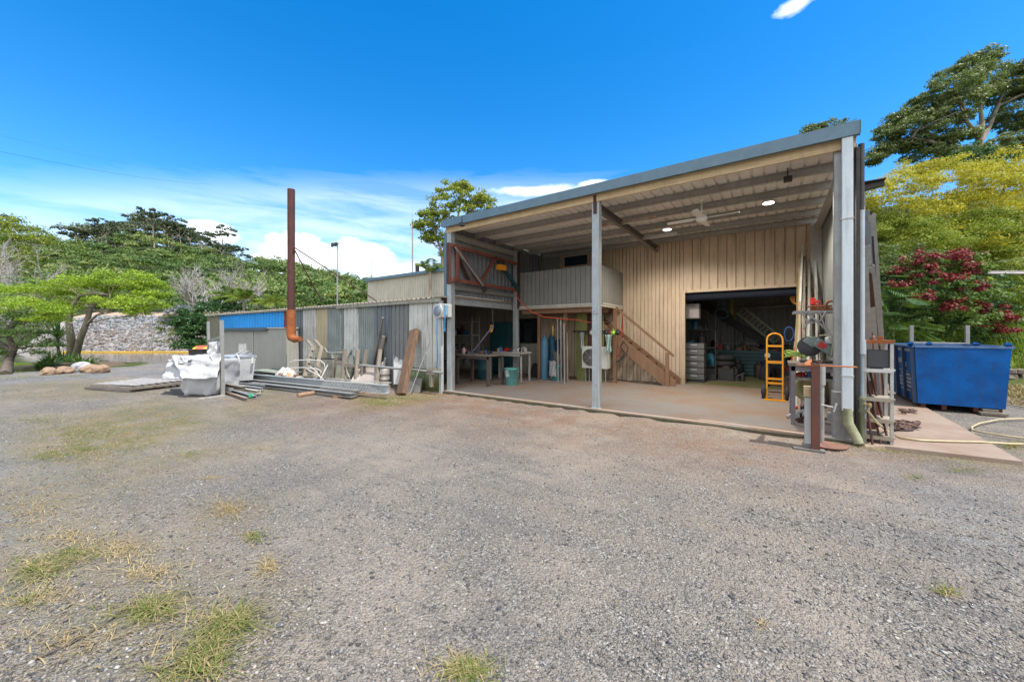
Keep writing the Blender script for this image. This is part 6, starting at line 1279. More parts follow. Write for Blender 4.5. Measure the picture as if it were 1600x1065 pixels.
L_silv=Mleaf('silver green leaf',[(0,(.09,.14,.08)),(.5,(.2,.27,.14)),(1,(.33,.38,.2))],.3)
def groundz(p): return gzv(p[0],p[1])
def tree_thing(name,lab,cat,base,group=None): return thing(name,lab,cat,base,group)
# --- hillside forest
def az_r(px,Z): return cam2w(Z,(px-800)/F*Z)
gz_,gl_=np.meshgrid(np.arange(60,212,5.4),np.arange(-330,70,5.4)); gz_=(gz_+rng.uniform(-2.3,2.3,gz_.shape)).ravel(); gl_=(gl_+rng.uniform(-1.9,1.9,gl_.shape)).ravel(); pxs=800+F*gl_/gz_; ok=(pxs>-260)&(pxs<1160); gz_,gl_,pxs=gz_[ok],gl_[ok],pxs[ok]; Zs=gz_
fx=AX.x*gz_+RT.x*gl_; fy=AX.y*gz_+RT.y*gl_; fz=terrain(fx,fy)
ok=(fz>3.5); fx,fy,fz,Zs,pxs=fx[ok],fy[ok],fz[ok],Zs[ok],pxs[ok]
def forest(name,sel,mat,lab,rr,hh,nl,ls):
    out=[]; tn=[]
    for x,y,z in zip(fx[sel],fy[sel],fz[sel]):
        tv=rng.random()
        r=rr*(.65+.7*rng.random()); h=hh*(.35+1.2*rng.random())
        for k in range(8):
            a_=k*.9+rng.random(); o=np.array([math.cos(a_)*r*.62,math.sin(a_)*r*.62,-.10*r*rng.random()]) if k else np.array([0,0,r*.35]); s=r*(.40+.14*rng.random())
            q,dn=shell((x+o[0],y+o[1],z+h*.6+o[2]),(s,s,s*.8),nl,.6,.2,-.35); v_=leaves(q,dn+np.array([0,0,.15])+rng.normal(size=dn.shape)*.3,ls,.75); out.append(v_); tn.append(np.full(len(v_),tv))
    o_=np_mesh(name,np.concatenate(out),4,mat); at_=o_.data.attributes.new('tint','FLOAT','POINT'); at_.data.foreach_set('value',np.concatenate(tn).astype(np.float32))
    tag(o_,lab,'forest',None,'stuff')
upper=(fz>34)&(pxs<420); tall=upper&(rng.random(len(fx))<.8)
forest('hill_gum_forest',tall,L_fard,'dark grey green gum forest covering the upper hillside',3.3,13,22,.8)
forest('hill_rainforest',~tall,L_far,'dense light green forest covering the lower hillside',3.1,5.8,34,.6)
# --- individual skyline gums
def gum_tree(name,lab,base,h,r,seed,mat,group=None,nl=26,ls=.9,nsub=26):
    random.seed(seed); t=tree_thing(name,lab,'tree',base,group); m=MB(); b=Vector(base); top=b+Vector((random.uniform(-.6,.6),random.uniform(-.6,.6),h*.62))
    limb(m,b-Vector((0,0,1)),top,h*.02,h*.011,.06); envs=[]
    for k in range(6):
        a=random.random()*6.28; e=top+Vector((math.cos(a)*r*.7,math.sin(a)*r*.7,h*random.uniform(.12,.36))); limb(m,b.lerp(top,random.uniform(.7,1)),e,h*.008,h*.003,.1,5,5); envs.append((tuple(e),(r*.42,r*.42,r*.26)))
    envs.append((tuple(top+Vector((0,0,h*.2))),(r*.5,r*.5,r*.4)))
    m.build('trunk',gumbark,t); np_mesh('crown',crown(envs,nsub,r*.22,nl,ls,.6,.3,.6,.8),4,mat,t); return t
protos=[gum_tree('gum_tree','slender dark gum tree standing on the hill skyline',tuple(az_r(215,190))[:2]+(groundz(az_r(215,190)),),19,5.5,s,L_fard,'gum trees along the hill skyline') for s in (1,)]
protos.append(gum_tree('gum_tree','slender dark gum tree standing on the hill skyline',tuple(az_r(345,170))[:2]+(groundz(az_r(345,170)),),17,5.0,2,L_fard,'gum trees along the hill skyline'))
random.seed(3)
for k in range(52):
    px=random.uniform(55,395); Z=random.uniform(150,192); p=az_r(px,Z); z=groundz(p)
    copy_tree(protos[k%2],(p.x,p.y,z-.5),random.random()*6.28,scale=random.uniform(.6,.95)*(1-.35*min(1,abs(px-235)/170)))
# --- helper for nearer broad trees
def tree(name,lab,base,trunks,envs,mats,nsub,subr,nl,ls,bark=barkm,cat='tree',flat=.7,asp=.5,top=.4,droop=0,rnd=.8,group=None,hem=-1,forks=True):
    """trunks: list of (pts, r0, r1); envs per crown material"""
    t=tree_thing(name,lab,cat,base,group); m=MB()
    for pts,r0,r1 in trunks:
        k=len(pts); m.path([Vector(p) for p in pts],[r0+(r1-r0)*i/(k-1) for i in range(k)],8)
    allenv=[e for ev in envs for e in ev]
    if forks and trunks:
        for e in allenv:
            c=Vector(e[0]); best=min((Vector(p) for pts,_,_ in trunks for p in pts[1:]),key=lambda p:(p-c).length+ (0 if p.z<c.z else 3)); r_=trunks[0][2]
            p=limb(m,best,c,r_*.8,r_*.3,.12,5,6)
            for q in range(3): limb(m,p[3],c+Vector((random.gauss(0,1)*e[1][0],random.gauss(0,1)*e[1][1],random.gauss(0,.5)*e[1][2]))*.7,r_*.4,r_*.15,.12,4,5)
    if m.v: m.build('trunk',bark,t)
    for ev,mt in zip(envs,mats): np_mesh('crown',crown(ev,nsub,subr,nl,ls,asp,top,flat,rnd,droop,hem),4,mt,t)
    return t
def E(px,py,Z,rx,rz,ry=None,w=1): 
    """crown lobe centred at pixel px,py depth Z with radii in metres"""
    return (tuple(P(px,py,Z)),(rx,ry or rx,rz),w)
random.seed(21)
# poinciana on the island bed
Zt=20.2
tr=[([G(112,562,.1),P(112,530,Zt),P(108,505,Zt),P(100,492,Zt),P(84,480,Zt),P(60,470,Zt-1)],.17,.05),
    ([G(110,562,.1),P(110,530,Zt),P(107,505,Zt),P(114,478,Zt),P(124,462,Zt),P(150,458,Zt)],.16,.05),
    ([G(117,562,.1),P(125,530,Zt),P(135,505,Zt),P(142,480,Zt+.2),P(158,462,Zt+.2),P(175,448,Zt+.3),P(190,438,Zt)],.17,.05),
    ([P(132,510,Zt),P(150,493,Zt-.3),P(175,480,Zt-.5),P(205,478,Zt-.6)],.07,.03),([P(142,480,Zt),P(165,455,Zt+1),P(200,450,Zt+1.5)],.07,.03),([P(100,492,Zt),P(85,500,Zt+.8),P(70,490,Zt+1.3)],.06,.03)]
le=[(195,437,0,1.3,.35),(215,448,.4,1.2,.3),(170,450,-.6,1.3,.32),(140,452,.6,1.4,.3),(110,452,0,1.4,.28),(85,458,.4,1.2,.3),(55,458,-.5,1.3,.25),(35,462,.5,1.1,.25),(235,465,.3,.9,.3),(225,480,-.3,.9,.35),(200,485,-.6,.9,.35),(180,475,-.8,1.0,.3),(150,478,.9,1.0,.25),(90,484,-.6,.9,.25),(65,480,.3,.9,.25),(240,450,.8,.7,.25),(205,462,.9,1.2,.3),(120,468,1.2,1.0,.3),(125,445,-.8,1.0,.25),(215,495,-.5,.5,.3)]
tree('poinciana_tree','spreading lime green flat topped tree on the rock edged bed',tuple(G(113,562)),tr,[[E(a,b_-2,Zt+c,d*1.05,e*1.5,None,d) for a,b_,c,d,e in le]],[L_poin],420,.36,75,.10,barkm,flat=.55,asp=.42,top=.75,forks=True,rnd=.55)
# left bushy tree, two layers
tr=[([G(8,585,0),P(14,560,15.5),P(22,545,15.5),P(10,520,15.5),P(25,505,15.5)],.17,.05),([P(20,548,15.5),P(-10,530,15.5),P(-40,515,15.5)],.09,.04)]
tree('feathery_tree','low feathery green tree at the left edge beside the pond',tuple(G(10,585)),tr,[[E(10,525,15.5,1.5,.8),E(45,520,15.3,1.1,.7),E(60,540,15.6,.6,.5),E(-30,520,15.6,1.5,.9),E(25,552,16,.9,.4),E(20,495,16,1.4,.6),E(50,500,15.7,.8,.5)],[E(15,490,15.6,1.5,.22),E(50,478,15.4,.9,.2),E(-30,488,15.6,1.4,.25),E(70,500,15.4,.6,.2),E(85,488,15.4,.4,.15),E(10,470,17,1.4,.2),E(-25,455,17,1.2,.25)]],[L_mid,L_poin],110,.30,75,.085,barkd,flat=.6,asp=.4,top=.6)
# olive-yellow tree upper left and grey trees
tr=[([P(10,470,28),P(8,430,28),P(5,390,28),P(20,370,28)],.25,.06)]
tree('tall_olive_tree','tall olive yellow tree at the left edge of the picture',tuple(P(10,485,28)),tr,[[E(5,385,28,2.6,1.3),E(35,365,28,1.5,.7),E(20,350,28,1.2,.5),E(-20,400,28,2.4,1.5),E(30,405,28,1.3,.9),E(0,425,28,1.8,.9),E(50,375,28,.8,.5)]],[L_yg],90,.5,60,.16,barkg)
tree('silver_leaf_tree','pale silver green bush behind the left tree',tuple(P(5,490,24)),[],[[E(10,460,24,1.6,.9),E(35,470,24,1.1,.6),E(-20,450,24,1.5,1)]],[L_silv],50,.35,60,.12)
def bare_tree(name,lab,base,h,spread,seed,mat,depth=5,r0=.12,up=.9,trunk=.28):
    random.seed(seed); t=tree_thing(name,lab,'tree',base); m=MB()
    def grow(p,d,L,r,k):
        e=p+d*L; mid=p.lerp(e,.5)+Vector((random.gauss(0,.04),random.gauss(0,.04),0))*L; m.path([p,mid,e],[r,r*.8,r*.62],5 if k<depth-1 else 6,False)
        if k==0: return
        for _ in range(3 if k>1 else 4):
            nd=(d+Vector((random.gauss(0,1)*spread,random.gauss(0,1)*spread,random.gauss(.15,.4)*up))).normalized(); grow(e if random.random()<.6 else mid,nd,L*random.uniform(.6,.85),r*.58,k-1)
    grow(Vector(base),Vector((0,0,1)),h*trunk,r0,depth); m.build('trunk',mat,t); return t
b=P(325,500,40); b.z=gzv(b.x,b.y); bare_tree('bare_tree','leafless pale grey tree in front of the forest left of the chimney',tuple(b),14.5,.42,4,barkg,6,.30)
b=P(350,490,43); b.z=gzv(b.x,b.y); bare_tree('bare_tree','smaller leafless tree right behind the pale grey one',tuple(b),12,.42,9,barkg,6,.24)
b=P(-2,430,26); bare_tree('bare_tree','leafless twiggy tree at the extreme left edge',(b.x,b.y,0),9.5,.4,6,barkg,6,.15)
b=P(75,490,34); bare_tree('twiggy_shrub','low grey leafless thicket behind the spreading lime tree',(b.x,b.y,.5),6.2,.7,12,barkg,6,.08,.5,.18); 
# bushes by the dam end and container
tree('mauve_shrub','loose grey green shrub with mauve flowers at the end of the bank',tuple(P(285,545,27)),[],[[E(285,505,27,1.5,1.0),E(270,515,27,1.0,.8),E(300,490,27,1.5,.9),E(280,530,27,1.3,.8),E(305,520,26,1.4,1.0)],[E(282,487,26.8,.9,.5),E(268,500,26.8,.6,.4)]],[L_bush,Mleaf('mauve flower',[(0,(.14,.15,.14)),(.6,(.24,.24,.27)),(1,(.34,.32,.40))],.2)],60,.3,50,.12,cat='shrub')
tree('glossy_dark_shrub','dense glossy dark green shrub beside the low grey shed',tuple(P(318,560,23)),[],[[E(315,512,23,1.2,.9),E(300,520,22.5,.8,.9),E(325,495,23.5,1.3,.8),E(305,540,22.5,1.0,.6),E(340,478,24,1.2,.7),E(320,530,23,1.0,1.0),E(290,505,23,.7,.6),E(330,545,22.6,1.0,.6),E(300,500,23,1,.7)]],[L_dark],300,.27,80,.12,cat='shrub')
# palms
L_palm=Mleaf('palm frond',[(0,(.05,.10,.015)),(.5,(.16,.22,.03)),(1,(.42,.40,.06))],.35)
L_monst=Mleaf('big dark frond',[(0,(.015,.045,.008)),(.5,(.045,.10,.018)),(1,(.11,.19,.04))],.2,rough=.5)
L_strap=Mleaf('strap leaf',[(0,(.03,.07,.015)),(.5,(.08,.14,.03)),(1,(.22,.25,.07))],.25,rough=.35)
def fronds(c,n,L,mat,t,droop=.9,w=.32,nl=24,elev=(.2,1.1),lw=.035,name='frond',one=True):
    c=Vector(c)
    for f in range(n):
        a=2*math.pi*f/n+random.uniform(-.3,.3); el_=random.uniform(*elev); d=Vector((math.cos(a)*math.cos(el_),math.sin(a)*math.cos(el_),math.sin(el_))); pts=[]; out=[]
        sl=L*random.uniform(.8,1.15)
        for i in range(nl+1):
            s=i/nl; p=c+d*sl*s-Vector((0,0,1))*droop*sl*.5*s*s; pts.append(p)
        m=MB(); m.path(pts[::4],[.018*(L/1.5)]+[.010*(L/1.5)]*(len(pts[::4])-2)+[.003],5); 
        for i in range(2,nl):
            s=i/nl; p=pts[i]; tg=(pts[i+1]-pts[i-1]).normalized(); sd_=tg.cross(Vector((0,0,1))).normalized(); ll=w*L*math.sin(math.pi*(.15+.8*s))
            for q in (-1,1):
                e=p+(sd_*q+tg*.6-Vector((0,0,.35+.3*random.random()))).normalized()*ll*random.uniform(.85,1.1); mid=p.lerp(e,.45)+Vector((0,0,ll*.05)); wv=tg*lw*L
                m.add([p,mid-wv*.5,e,mid+wv*.5],[(0,1,2,3)])
        m.build(name,mat,t)
for k,(px,py,Z,L,lab) in enumerate(((362,470,24,1.5,'leafy yellow green palm behind the blue wall sheet'),(381,474,23,1.3,'second yellow green palm just right of the leafy one'),(425,478,22,1.2,'small palm tuft showing over the roof by the chimney'),(405,480,25,1.2,'small palm between the chimney and the palm pair'))):
    c=P(px,py-6,Z); t=thing('palm_tree',lab,'palm',(c.x,c.y,0)); MB().path([(c.x,c.y,0),(c.x+.1,c.y,c.z*.5),(c.x,c.y,c.z)],[.14,.1,.07],8).build('trunk',barkm,t); random.seed(k); fronds(c,13,L,L_palm,t,elev=(.1,1.3))
c=P(672,425,17); t=thing('palm_tree','palm tips showing over the rear roof by the gum tree','palm',(c.x,c.y,0)); MB().path([(c.x,c.y,0),(c.x,c.y,c.z)],[.1,.06],8).build('trunk',barkm,t); fronds(c,10,1.1,L_palm,t,elev=(.4,1.3))
# shrubs peeping over the lean-to roof
for k,(px,py,Z,r,lab) in enumerate(((350,475,26,1.2,'dark bush behind the palms'),(395,482,27,1.3,'green bush between palm and chimney'),(440,484,27,1.1,'low bright bush left of the chimney'))): tree('background_shrub',lab+' over the roof',tuple(P(px,500,Z)),[],[[E(px,py,Z,r,.8),E(px+12,py+6,Z,r,.7)]],[(L_dark,L_mid,L_bush)[k]],26,.3,60,.14,cat='shrub')
# gum behind workshop
random.seed(31)
tr=[([P(690,450,20),P(692,400,20),P(700,370,20),P(715,345,20),P(718,320,20)],.13,.04),([P(692,400,20),P(678,360,20),P(676,335,20)],.07,.03),([P(700,370,20),P(735,330,20),P(750,315,20)],.07,.03)]
tree('garden_gum_tree','airy light green tree rising behind the workshop roof',tuple(P(690,470,20)),tr,[[E(712,302,20,1.0,.6),E(735,310,20,.9,.5),E(755,315,20,.6,.35),E(690,318,20,.9,.6),E(672,335,20,.55,.5),E(665,355,20,.6,.5),E(690,350,20,.9,.8),E(715,335,20,1.1,.6),E(695,380,20,.5,.6),E(672,372,20,.4,.4),E(720,292,20,.5,.3),E(699,398,20,.3,.5),E(745,328,20,.8,.3)]],[L_yg],320,.24,38,.12,barkm,asp=.6,rnd=1.2)
# yucca and strap plants in island bed
def strap_plant(name,lab,c,n,L,mat,wid=.05,elev=(.2,1.4),droop=.5,cat='plant'):
    t=thing(name,lab,cat,c); m=MB(); c=Vector(c)
    for f in range(n):
        a=random.random()*6.283; el_=random.uniform(*elev); d=Vector((math.cos(a)*math.cos(el_),math.sin(a)*math.cos(el_),math.sin(el_))); s_=d.cross(Vector((0,0,1))).normalized(); l=L*random.uniform(.7,1.1); vs=[]
        for i in range(6):
            q=i/5; p=c+d*l*q-Vector((0,0,droop*l*.5*q*q)); w_=wid*.5*(1-q**2)+.002; vs+= [p-s_*w_,p+s_*w_]
        m.add(vs,[(2*i,2*i+1,2*i+3,2*i+2) for i in range(5)])
    m.build('leaves',mat,t); return t
random.seed(8)
t=strap_plant('yucca','spiky dark yucca beside the trunk of the spreading tree',tuple(P(90,527,19.0)),110,.95,L_dark,.06,(-.3,1.5),.15); MB().tube(G(92,563),P(90,527,19.8),.06).build('stem',barkd,t)
for k,(px,py,L,lab) in enumerate(((98,556,1.0,'upright strap leaves left of the trunks in the rock bed'),(78,564,1.0,'drooping strap leaves at the left end of the rock bed'),(125,562,.85,'strap leaves just right of the trunks'),(108,560,.8,'short strap leaves at the foot of the trunks'),(65,566,.6,'small grassy clump beside the leftmost bed rock'),(140,563,.6,'low strap leaf clump behind the middle rock'))): strap_plant('strap_leaf_plant',lab,tuple(G(px,py+12,0)),110,L*1.1,L_strap,.055)
tree('low_green_shrub','low rounded dark green shrub behind the orange bed rock',tuple(G(150,576)),[],[[E(148,567,19,.5,.28),E(142,570,18.8,.4,.22)]],[L_dark],36,.14,60,.06,cat='shrub')
for px,py,w,h,mm,lab in ((126,578,.42,.34,rockg,'pale grey bed rock in the middle of the row'),(142,579,.45,.26,rocks,'sandy orange bed rock right of the grey one'),(157,580,.40,.28,rocks,'rightmost orange rock of the bed'),(102,581,.38,.22,rocks,'tan rock left of the grey bed rock'),(76,583,.3,.24,rocks,'small brown rock at the left end of the bed'),(88,582,.34,.18,rocks,'flat brown rock near the left end of the bed')):
    c=G(px,py+2); m=MB(); n=12
    import mathutils
    for i in range(7):
        for j in range(n):
            ph=math.pi*(i+.5)/7; g_=2*math.pi*j/n; q=Vector((math.sin(ph)*math.cos(g_),math.sin(ph)*math.sin(g_),math.cos(ph))); k=1+.35*mathutils.noise.noise(q*1.6+Vector((px,0,0))); m.v.append((c.x+q.x*w*k,c.y+q.y*w*.7*k,max(-.05,h*.45+q.z*h*.75*k)))
    m.f=[(i*n+j,i*n+(j+1)%n,(i+1)*n+(j+1)%n,(i+1)*n+j)[::-1] for i in range(6) for j in range(n)]+[tuple(range(n)),tuple(range(6*n,7*n))[::-1]]; m.sm=[False]*len(m.f); m.build('bed_rock',mm,label=lab,cat='rock',bevel=.02)
bed=MB(); cb=G(113,572); bed.lathe((cb.x,cb.y,0),[(1.9,-.02),(1.6,.10),(.8,.18),(.01,.2)],26).build('garden_bed',M('mulch',(.10,.07,.045),(.16,.11,.07),.95,0,6,.6),kind='structure')
# pond edge grass on the left
gl=[]
tufts('pond_edge_grass',[(35,572,60,3,2600,1.6),(75,574,30,2,900,1.4),(-30,578,60,4,1500,1.6)],Mleaf('lush lawn',[(0,(.10,.17,.02)),(1,(.30,.38,.06))],.3),'lush green grass along the near pond edge',.16)
# ------------------------------------------------------------------ right side planting
random.seed(41)
# big gum
Zg=31
def Tr(l): return [P(a,b_,Zg+c) for a,b_,c in l]
tr=[(Tr([(1525,300,0),(1528,260,0),(1530,220,0),(1535,190,0)]),.45,.16),(Tr([(1530,225,0),(1545,200,1),(1560,165,1),(1570,140,1)]),.2,.06),(Tr([(1530,215,0),(1510,190,-1),(1505,165,-1)]),.2,.06),(Tr([(1530,240,0),(1490,235,0),(1450,220,-1),(1425,215,-1),(1405,225,0)]),.2,.05),(Tr([(1528,250,0),(1575,215,1),(1600,200,1)]),.16,.05),(Tr([(1535,200,0),(1530,150,0),(1525,115,0)]),.16,.05),(Tr([(1480,260,1),(1470,235,1),(1440,190,1)]),.14,.04)]
ge=[(1525,98,0,1.3,.8),(1540,88,0,.8,.4),(1500,118,0,1.6,.8),(1550,118,1,1.8,.7),(1585,125,1,1.6,.7),(1480,140,-1,1.5,.8),(1515,140,0,1.8,.8),(1565,150,1,1.8,.7),(1600,150,1,1.6,.8),(1500,165,-1,1.5,.7),(1455,165,0,1.4,.7),(1430,172,0,1.2,.6),(1410,185,0,1.1,.6),(1440,195,-1,1.5,.7),(1475,190,0,1.5,.6),(1395,200,0,.9,.5),(1385,215,0,.8,.5),(1375,235,0,.7,.5),(1405,232,0,1.0,.5),(1430,225,0,1.2,.5),(1465,225,0,1.3,.5),(1495,215,0,1.3,.5),(1570,185,1,1.4,.5),(1600,195,1,1.3,.5),(1560,225,0,1.2,.5),(1590,230,0,1.2,.4),(1450,245,0,1.6,.5),(1510,245,0,1.5,.6),(1360,250,0,.8,.5),(1640,180,0,2,1.0),(1640,130,0,2,1.0)]
tree('big_gum_tree','huge windswept gum tree towering over the yellow green tree',tuple(P(1525,330,Zg)),tr,[[E(a,b_,Zg+c*1.5,d*1.1,e*1.25,None,d) for a,b_,c,d,e in ge]],[L_gum],1150,.44,80,.20,M('grey gum bark',(.27,.23,.18),(.17,.14,.11),.9,0,3,.2),flat=.6,asp=.38,top=.3,droop=.5,rnd=.8)
tree('distant_gum_tree','gum crown peeping over the right end of the awning roof',tuple(P(1290,230,34)),[],[[E(1272,202,34,.9,.5),E(1295,199,34,1.2,.5),E(1318,200,34,1.0,.6),E(1262,208,34,.6,.4),E(1300,215,34,1.5,.6)]],[L_gum],50,.4,60,.2,gumbark)
random.seed(43)
# yellow tree: wide stacked layers
Zy=17; ye=[]
for row,(y,x0_,x1_) in enumerate(((268,1440,1610),(285,1400,1640),(305,1375,1640),(328,1355,1640),(350,1350,1640),(372,1352,1640),(392,1358,1640))):
    x=x0_
    while x<x1_:
        ye.append((x+random.uniform(-14,14),y+random.uniform(-12,12),random.uniform(-1.4,1.4)+row*-.2,random.uniform(.75,1.25),random.uniform(.4,.75))); x+=random.uniform(30,46)
ylo=[e for e in ye if e[1]>345 and random.random()<.55]; yhi=[e for e in ye if e not in ylo]
tr=[([P(1500,520,Zy),P(1505,450,Zy),P(1500,390,Zy),P(1490,330,Zy),P(1480,300,Zy)],.2,.04),([P(1505,440,Zy),P(1545,370,Zy),P(1560,320,Zy),P(1570,290,Zy)],.12,.04),([P(1500,420,Zy),P(1440,360,Zy),P(1400,330,Zy)],.12,.04)]
tree('yellow_green_tree','broad layered tree with bright yellow green foliage right of the workshop',tuple(P(1500,560,Zy)),tr,[[E(a,b_,Zy+c,d,e,None,d) for a,b_,c,d,e in yhi],[E(a,b_,Zy+c,d,e,None,d) for a,b_,c,d,e in ylo]],[L_yel,L_yg],700,.33,80,.085,barkd,flat=.62,asp=.45,top=.6,rnd=.6,forks=False)
tree('round_green_tree','small dark green tree between the gum and the yellow tree',tuple(P(1540,300,24)),[],[[E(1530,245,24,1.5,.8),E(1545,255,24,1.7,.9),E(1590,250,24,1.5,.7),E(1515,255,24,1.3,.6)]],[L_dark],70,.35,60,.16)
# shrubs beneath
def shrub(lab,l,mat,ns=80,sr=.22,nl=70,ls=.085,name='shrub',**k): return tree(name,lab,tuple(P(l[0][0],l[0][1]+60,l[0][2])),[],[[E(*e) for e in l]],[mat],ns,sr,nl,ls,cat='shrub',**k)
shrub('pale olive shrub beside the leaning steel under the yellow tree',[(1365,400,14,.9,.5),(1385,415,14,.9,.5),(1410,405,14.3,.9,.5),(1360,425,13.5,.8,.5),(1435,410,14.5,.8,.45)],L_bush,90)
shrub('mid green shrub behind the split leaf plants',[(1370,450,13.8,.9,.6),(1400,440,14,.9,.6),(1430,440,14.2,.9,.6),(1360,480,13.6,.8,.8),(1400,490,14,1.0,.9),(1390,540,14,1.2,.9),(1430,520,14.3,.9,1.0)],L_dark,150,name='background_shrub')
shrub('tall green and yellow hedge shrub at the right edge',[(1540,420,15,1.2,.6),(1580,420,15,1.1,.6),(1570,450,14.5,1.1,.6),(1610,440,15,1.3,.8),(1530,440,15,1.1,.5),(1600,480,14.5,.9,.5)],L_yg,150,name='hedge_shrub')
shrub('dark shrub base behind the red leaved vine and skip',[(1440,480,13.4,.9,.8),(1480,500,13.6,1.2,.9),(1520,500,13.6,1.0,.9),(1550,480,13.9,.8,.8),(1450,530,13.4,1.2,.8),(1540,530,13.8,.9,.7),(1500,450,13.8,1.2,.7),(1585,520,14.2,.6,.5)],L_dark,200,name='background_shrub')
vt=thing('red_leaved_vine','dense green vine mound with dark red leaf clusters above the blue skip','vine',tuple(P(1480,590,12.8)))
np_mesh('foliage',crown([E(*e) for e in [(1430,425,12.9,.7,.5),(1465,410,12.9,.9,.45),(1500,420,12.9,.8,.5),(1440,460,12.6,.8,.6),(1480,460,12.4,1.0,.6),(1520,460,12.8,.8,.5),(1540,495,12.9,.6,.4),(1460,500,12.4,.9,.5),(1505,495,12.5,.8,.5)]],230,.19,80,.075,.75,.3,.7,.7),4,Mleaf('vine leaf',[(0,(.04,.08,.02)),(.5,(.10,.17,.035)),(1,(.24,.30,.08))],.3,nscale=1.2),vt)
np_mesh('red_leaves',crown([E(*e) for e in [(1425,410,12.6,.35,.18),(1460,402,12.5,.5,.16),(1490,400,12.4,.35,.16),(1515,402,12.6,.3,.16),(1440,418,12.4,.3,.15),(1500,432,12.3,.25,.1),(1520,425,12.4,.25,.12),(1545,490,12.5,.35,.14),(1555,500,12.4,.3,.14),(1572,516,12.4,.25,.12),(1540,508,12.4,.35,.1),(1447,462,12.1,.22,.1),(1530,478,12.3,.2,.1),(1497,470,12.0,.15,.1),(1412,425,12.6,.35,.2),(1405,445,12.5,.25,.15),(1435,402,12.6,.45,.25),(1475,410,12.3,.6,.25),(1505,415,12.3,.45,.25),(1450,432,12.2,.4,.2),(1480,440,12.0,.4,.2),(1520,450,12.2,.3,.2),(1545,480,12.3,.4,.22),(1560,495,12.3,.35,.2),(1440,470,11.9,.3,.2),(1490,480,11.9,.25,.15)]],170,.15,40,.075,.75,.4,.8,.8),4,L_red,vt)
# big split leaves
def split_leaf(m,c,d,size):
    c=Vector(c); d=Vector(d).normalized(); s=d.cross(Vector((0,0,1))).normalized(); n=s.cross(d)
    for i in range(8):
        q=i/7; p=c+d*size*(q-.3)
        for sg_ in (-1,1):
            l=size*.6*math.sin(math.pi*(.18+.7*q)); e=p+(s*sg_+d*.55).normalized()*l-Vector((0,0,.15*l)); w_=d*size*.055
            m.add([p-w_,e-w_*.5,e+w_*.6,p+w_],[(0,1,2,3)])
for k,(px,py,Z,lab) in enumerate(((1362,450,11.3,'split leaf philodendron nearest the leaning steel'),(1395,470,11.6,'split leaf philodendron in the middle of the clump'),(1375,500,11.4,'low split leaf philodendron behind the shelf rack'),(1405,510,12,'split leaf philodendron nearest the blue skip'))):
    c=P(px,py+25,Z); t=thing('split_leaf_plant',lab,'plant',(c.x,c.y,0)); m=MB(); st_=MB()
    for q in range(20):
        a=random.random()*6.283; e=random.uniform(0,1.2); d=Vector((math.cos(a)*math.cos(e),math.sin(a)*math.cos(e),math.sin(e))); tip=c+d*random.uniform(.5,.85)+Vector((0,0,.1)); split_leaf(m,tip,(d.x,d.y,d.z-.9),random.uniform(.35,.5)); st_.path([c-Vector((0,0,.3)),c.lerp(tip,.6)+Vector((0,0,.1)),tip],.008,4)
    st_.path([(c.x,c.y,0),tuple(c-Vector((0,0,.25)))],.05,6); m.build('leaves',L_monst,t); st_.build('stems',L_strap,t)
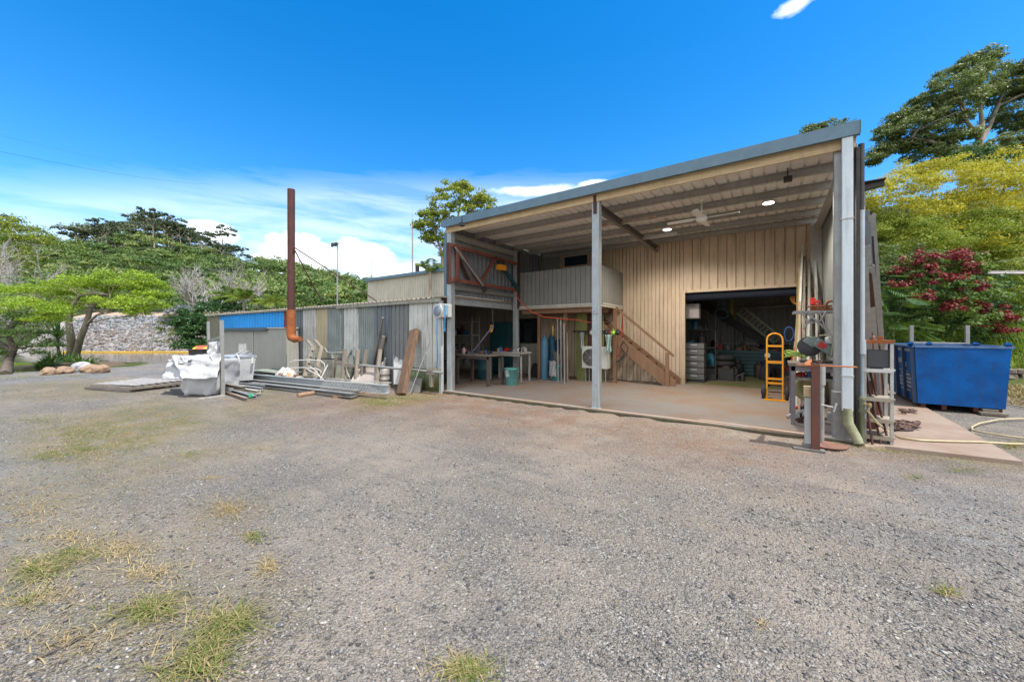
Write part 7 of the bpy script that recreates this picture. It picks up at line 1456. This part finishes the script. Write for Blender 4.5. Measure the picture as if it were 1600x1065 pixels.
# stone retaining wall and slope grass
random.seed(4)
t=thing('stone_wall','low dry stone retaining wall behind the blue skip','stone wall',(5,18.4,0)); rs_=[]
m=MB()
for k in range(60):
    for j in range(3):
        x=1.9+k*.2+random.uniform(-.04,.04); z=.02+j*.16; s=.1; 
        m.poly([(x-.09+random.uniform(-.02,.02),18.3+random.uniform(-.03,.03),z),(x+.09+random.uniform(-.02,.02),18.3,z),(x+.09,18.3,z+.15+random.uniform(-.02,.01)),(x-.08,18.3+random.uniform(-.04,.02),z+.15)],(0,.28,0))
m.build('stones',M('wall stone',(.30,.25,.19),(.18,.15,.12),.9,0,4,.6),t,bevel=.02)
def slope_grass(n,x0,x1,y0,y1,hh,mat,name,lab):
    bx=x0+(x1-x0)*rng.random(n); by=y0+(y1-y0)*rng.random(n); bz=terrain(bx,by); th=rng.random(n)*6.283; h_=hh*(.5+rng.random(n)); w=.012+.01*rng.random(n); dx,dy=np.cos(th),np.sin(th)
    p=np.stack([np.stack([bx-dy*w,by+dx*w,bz],1),np.stack([bx+dy*w,by-dx*w,bz],1),np.stack([bx+dx*h_*.5+dy*w*.3,by+dy*h_*.5-dx*w*.3,bz+h_],1),np.stack([bx+dx*h_*.5-dy*w*.3,by+dy*h_*.5+dx*w*.3,bz+h_],1)],1)
    tag(np_mesh(name,p.reshape(-1,3),4,mat),lab,'grass',None,'stuff')
slope_grass(26000,3,14,18.6,25,.30,Mleaf('slope grass',[(0,(.09,.14,.02)),(.5,(.20,.27,.04)),(1,(.38,.40,.10))],.3),'slope_grass','bright green grass on the slope behind the stone wall')
slope_grass(12000,4.4,10,12.0,18.2,.05,straw_m,'right_lawn','dry yellow lawn between the gravel and the stone wall')
a_=P(1540,427,13.2); b_=P(1640,427,13.2); MB().tube(a_,b_,.04).tube(a_+Vector((0,0,.06)),b_+Vector((0,0,.06)),.02).build('overhead_pipe',M('grey pink pipe',(.45,.40,.40),None,.5),label='grey horizontal pipe emerging from the vine at the right edge',cat='pipe')
# hidden backdrop planting continuing right
for k in range(5): shrub('dense green shrub on the slope beyond the frame edge',[(1660+60*k,470,16,1.6,1.2),(1690+60*k,400,18,1.8,1.4)],L_bush,60,.35,50,.14,group=None) if k<1 else None
# fallen leaves and twigs
random.seed(77); m=MB()
for px,py in ((1188,972),(180,975),(595,735),(875,655),(1440,610)):
    c=G(px,py,.01); a=random.random()*6; u=Vector((math.cos(a),math.sin(a),.2))*.02; v=Vector((-math.sin(a),math.cos(a),.1))*.01; MB().poly([c-u,c+v,c+u,c-v],(0,0,.001)).build('fallen_leaf',straw_m,label='dry fallen leaf lying on the gravel',cat='leaf',group='fallen leaves')
MB().path([G(55,1030,.01),G(110,1005,.012),G(160,975,.015),G(213,940,.01)],.004,5).build('twig',barkd,label='long thin dark twig on the gravel at the lower left',cat='twig')
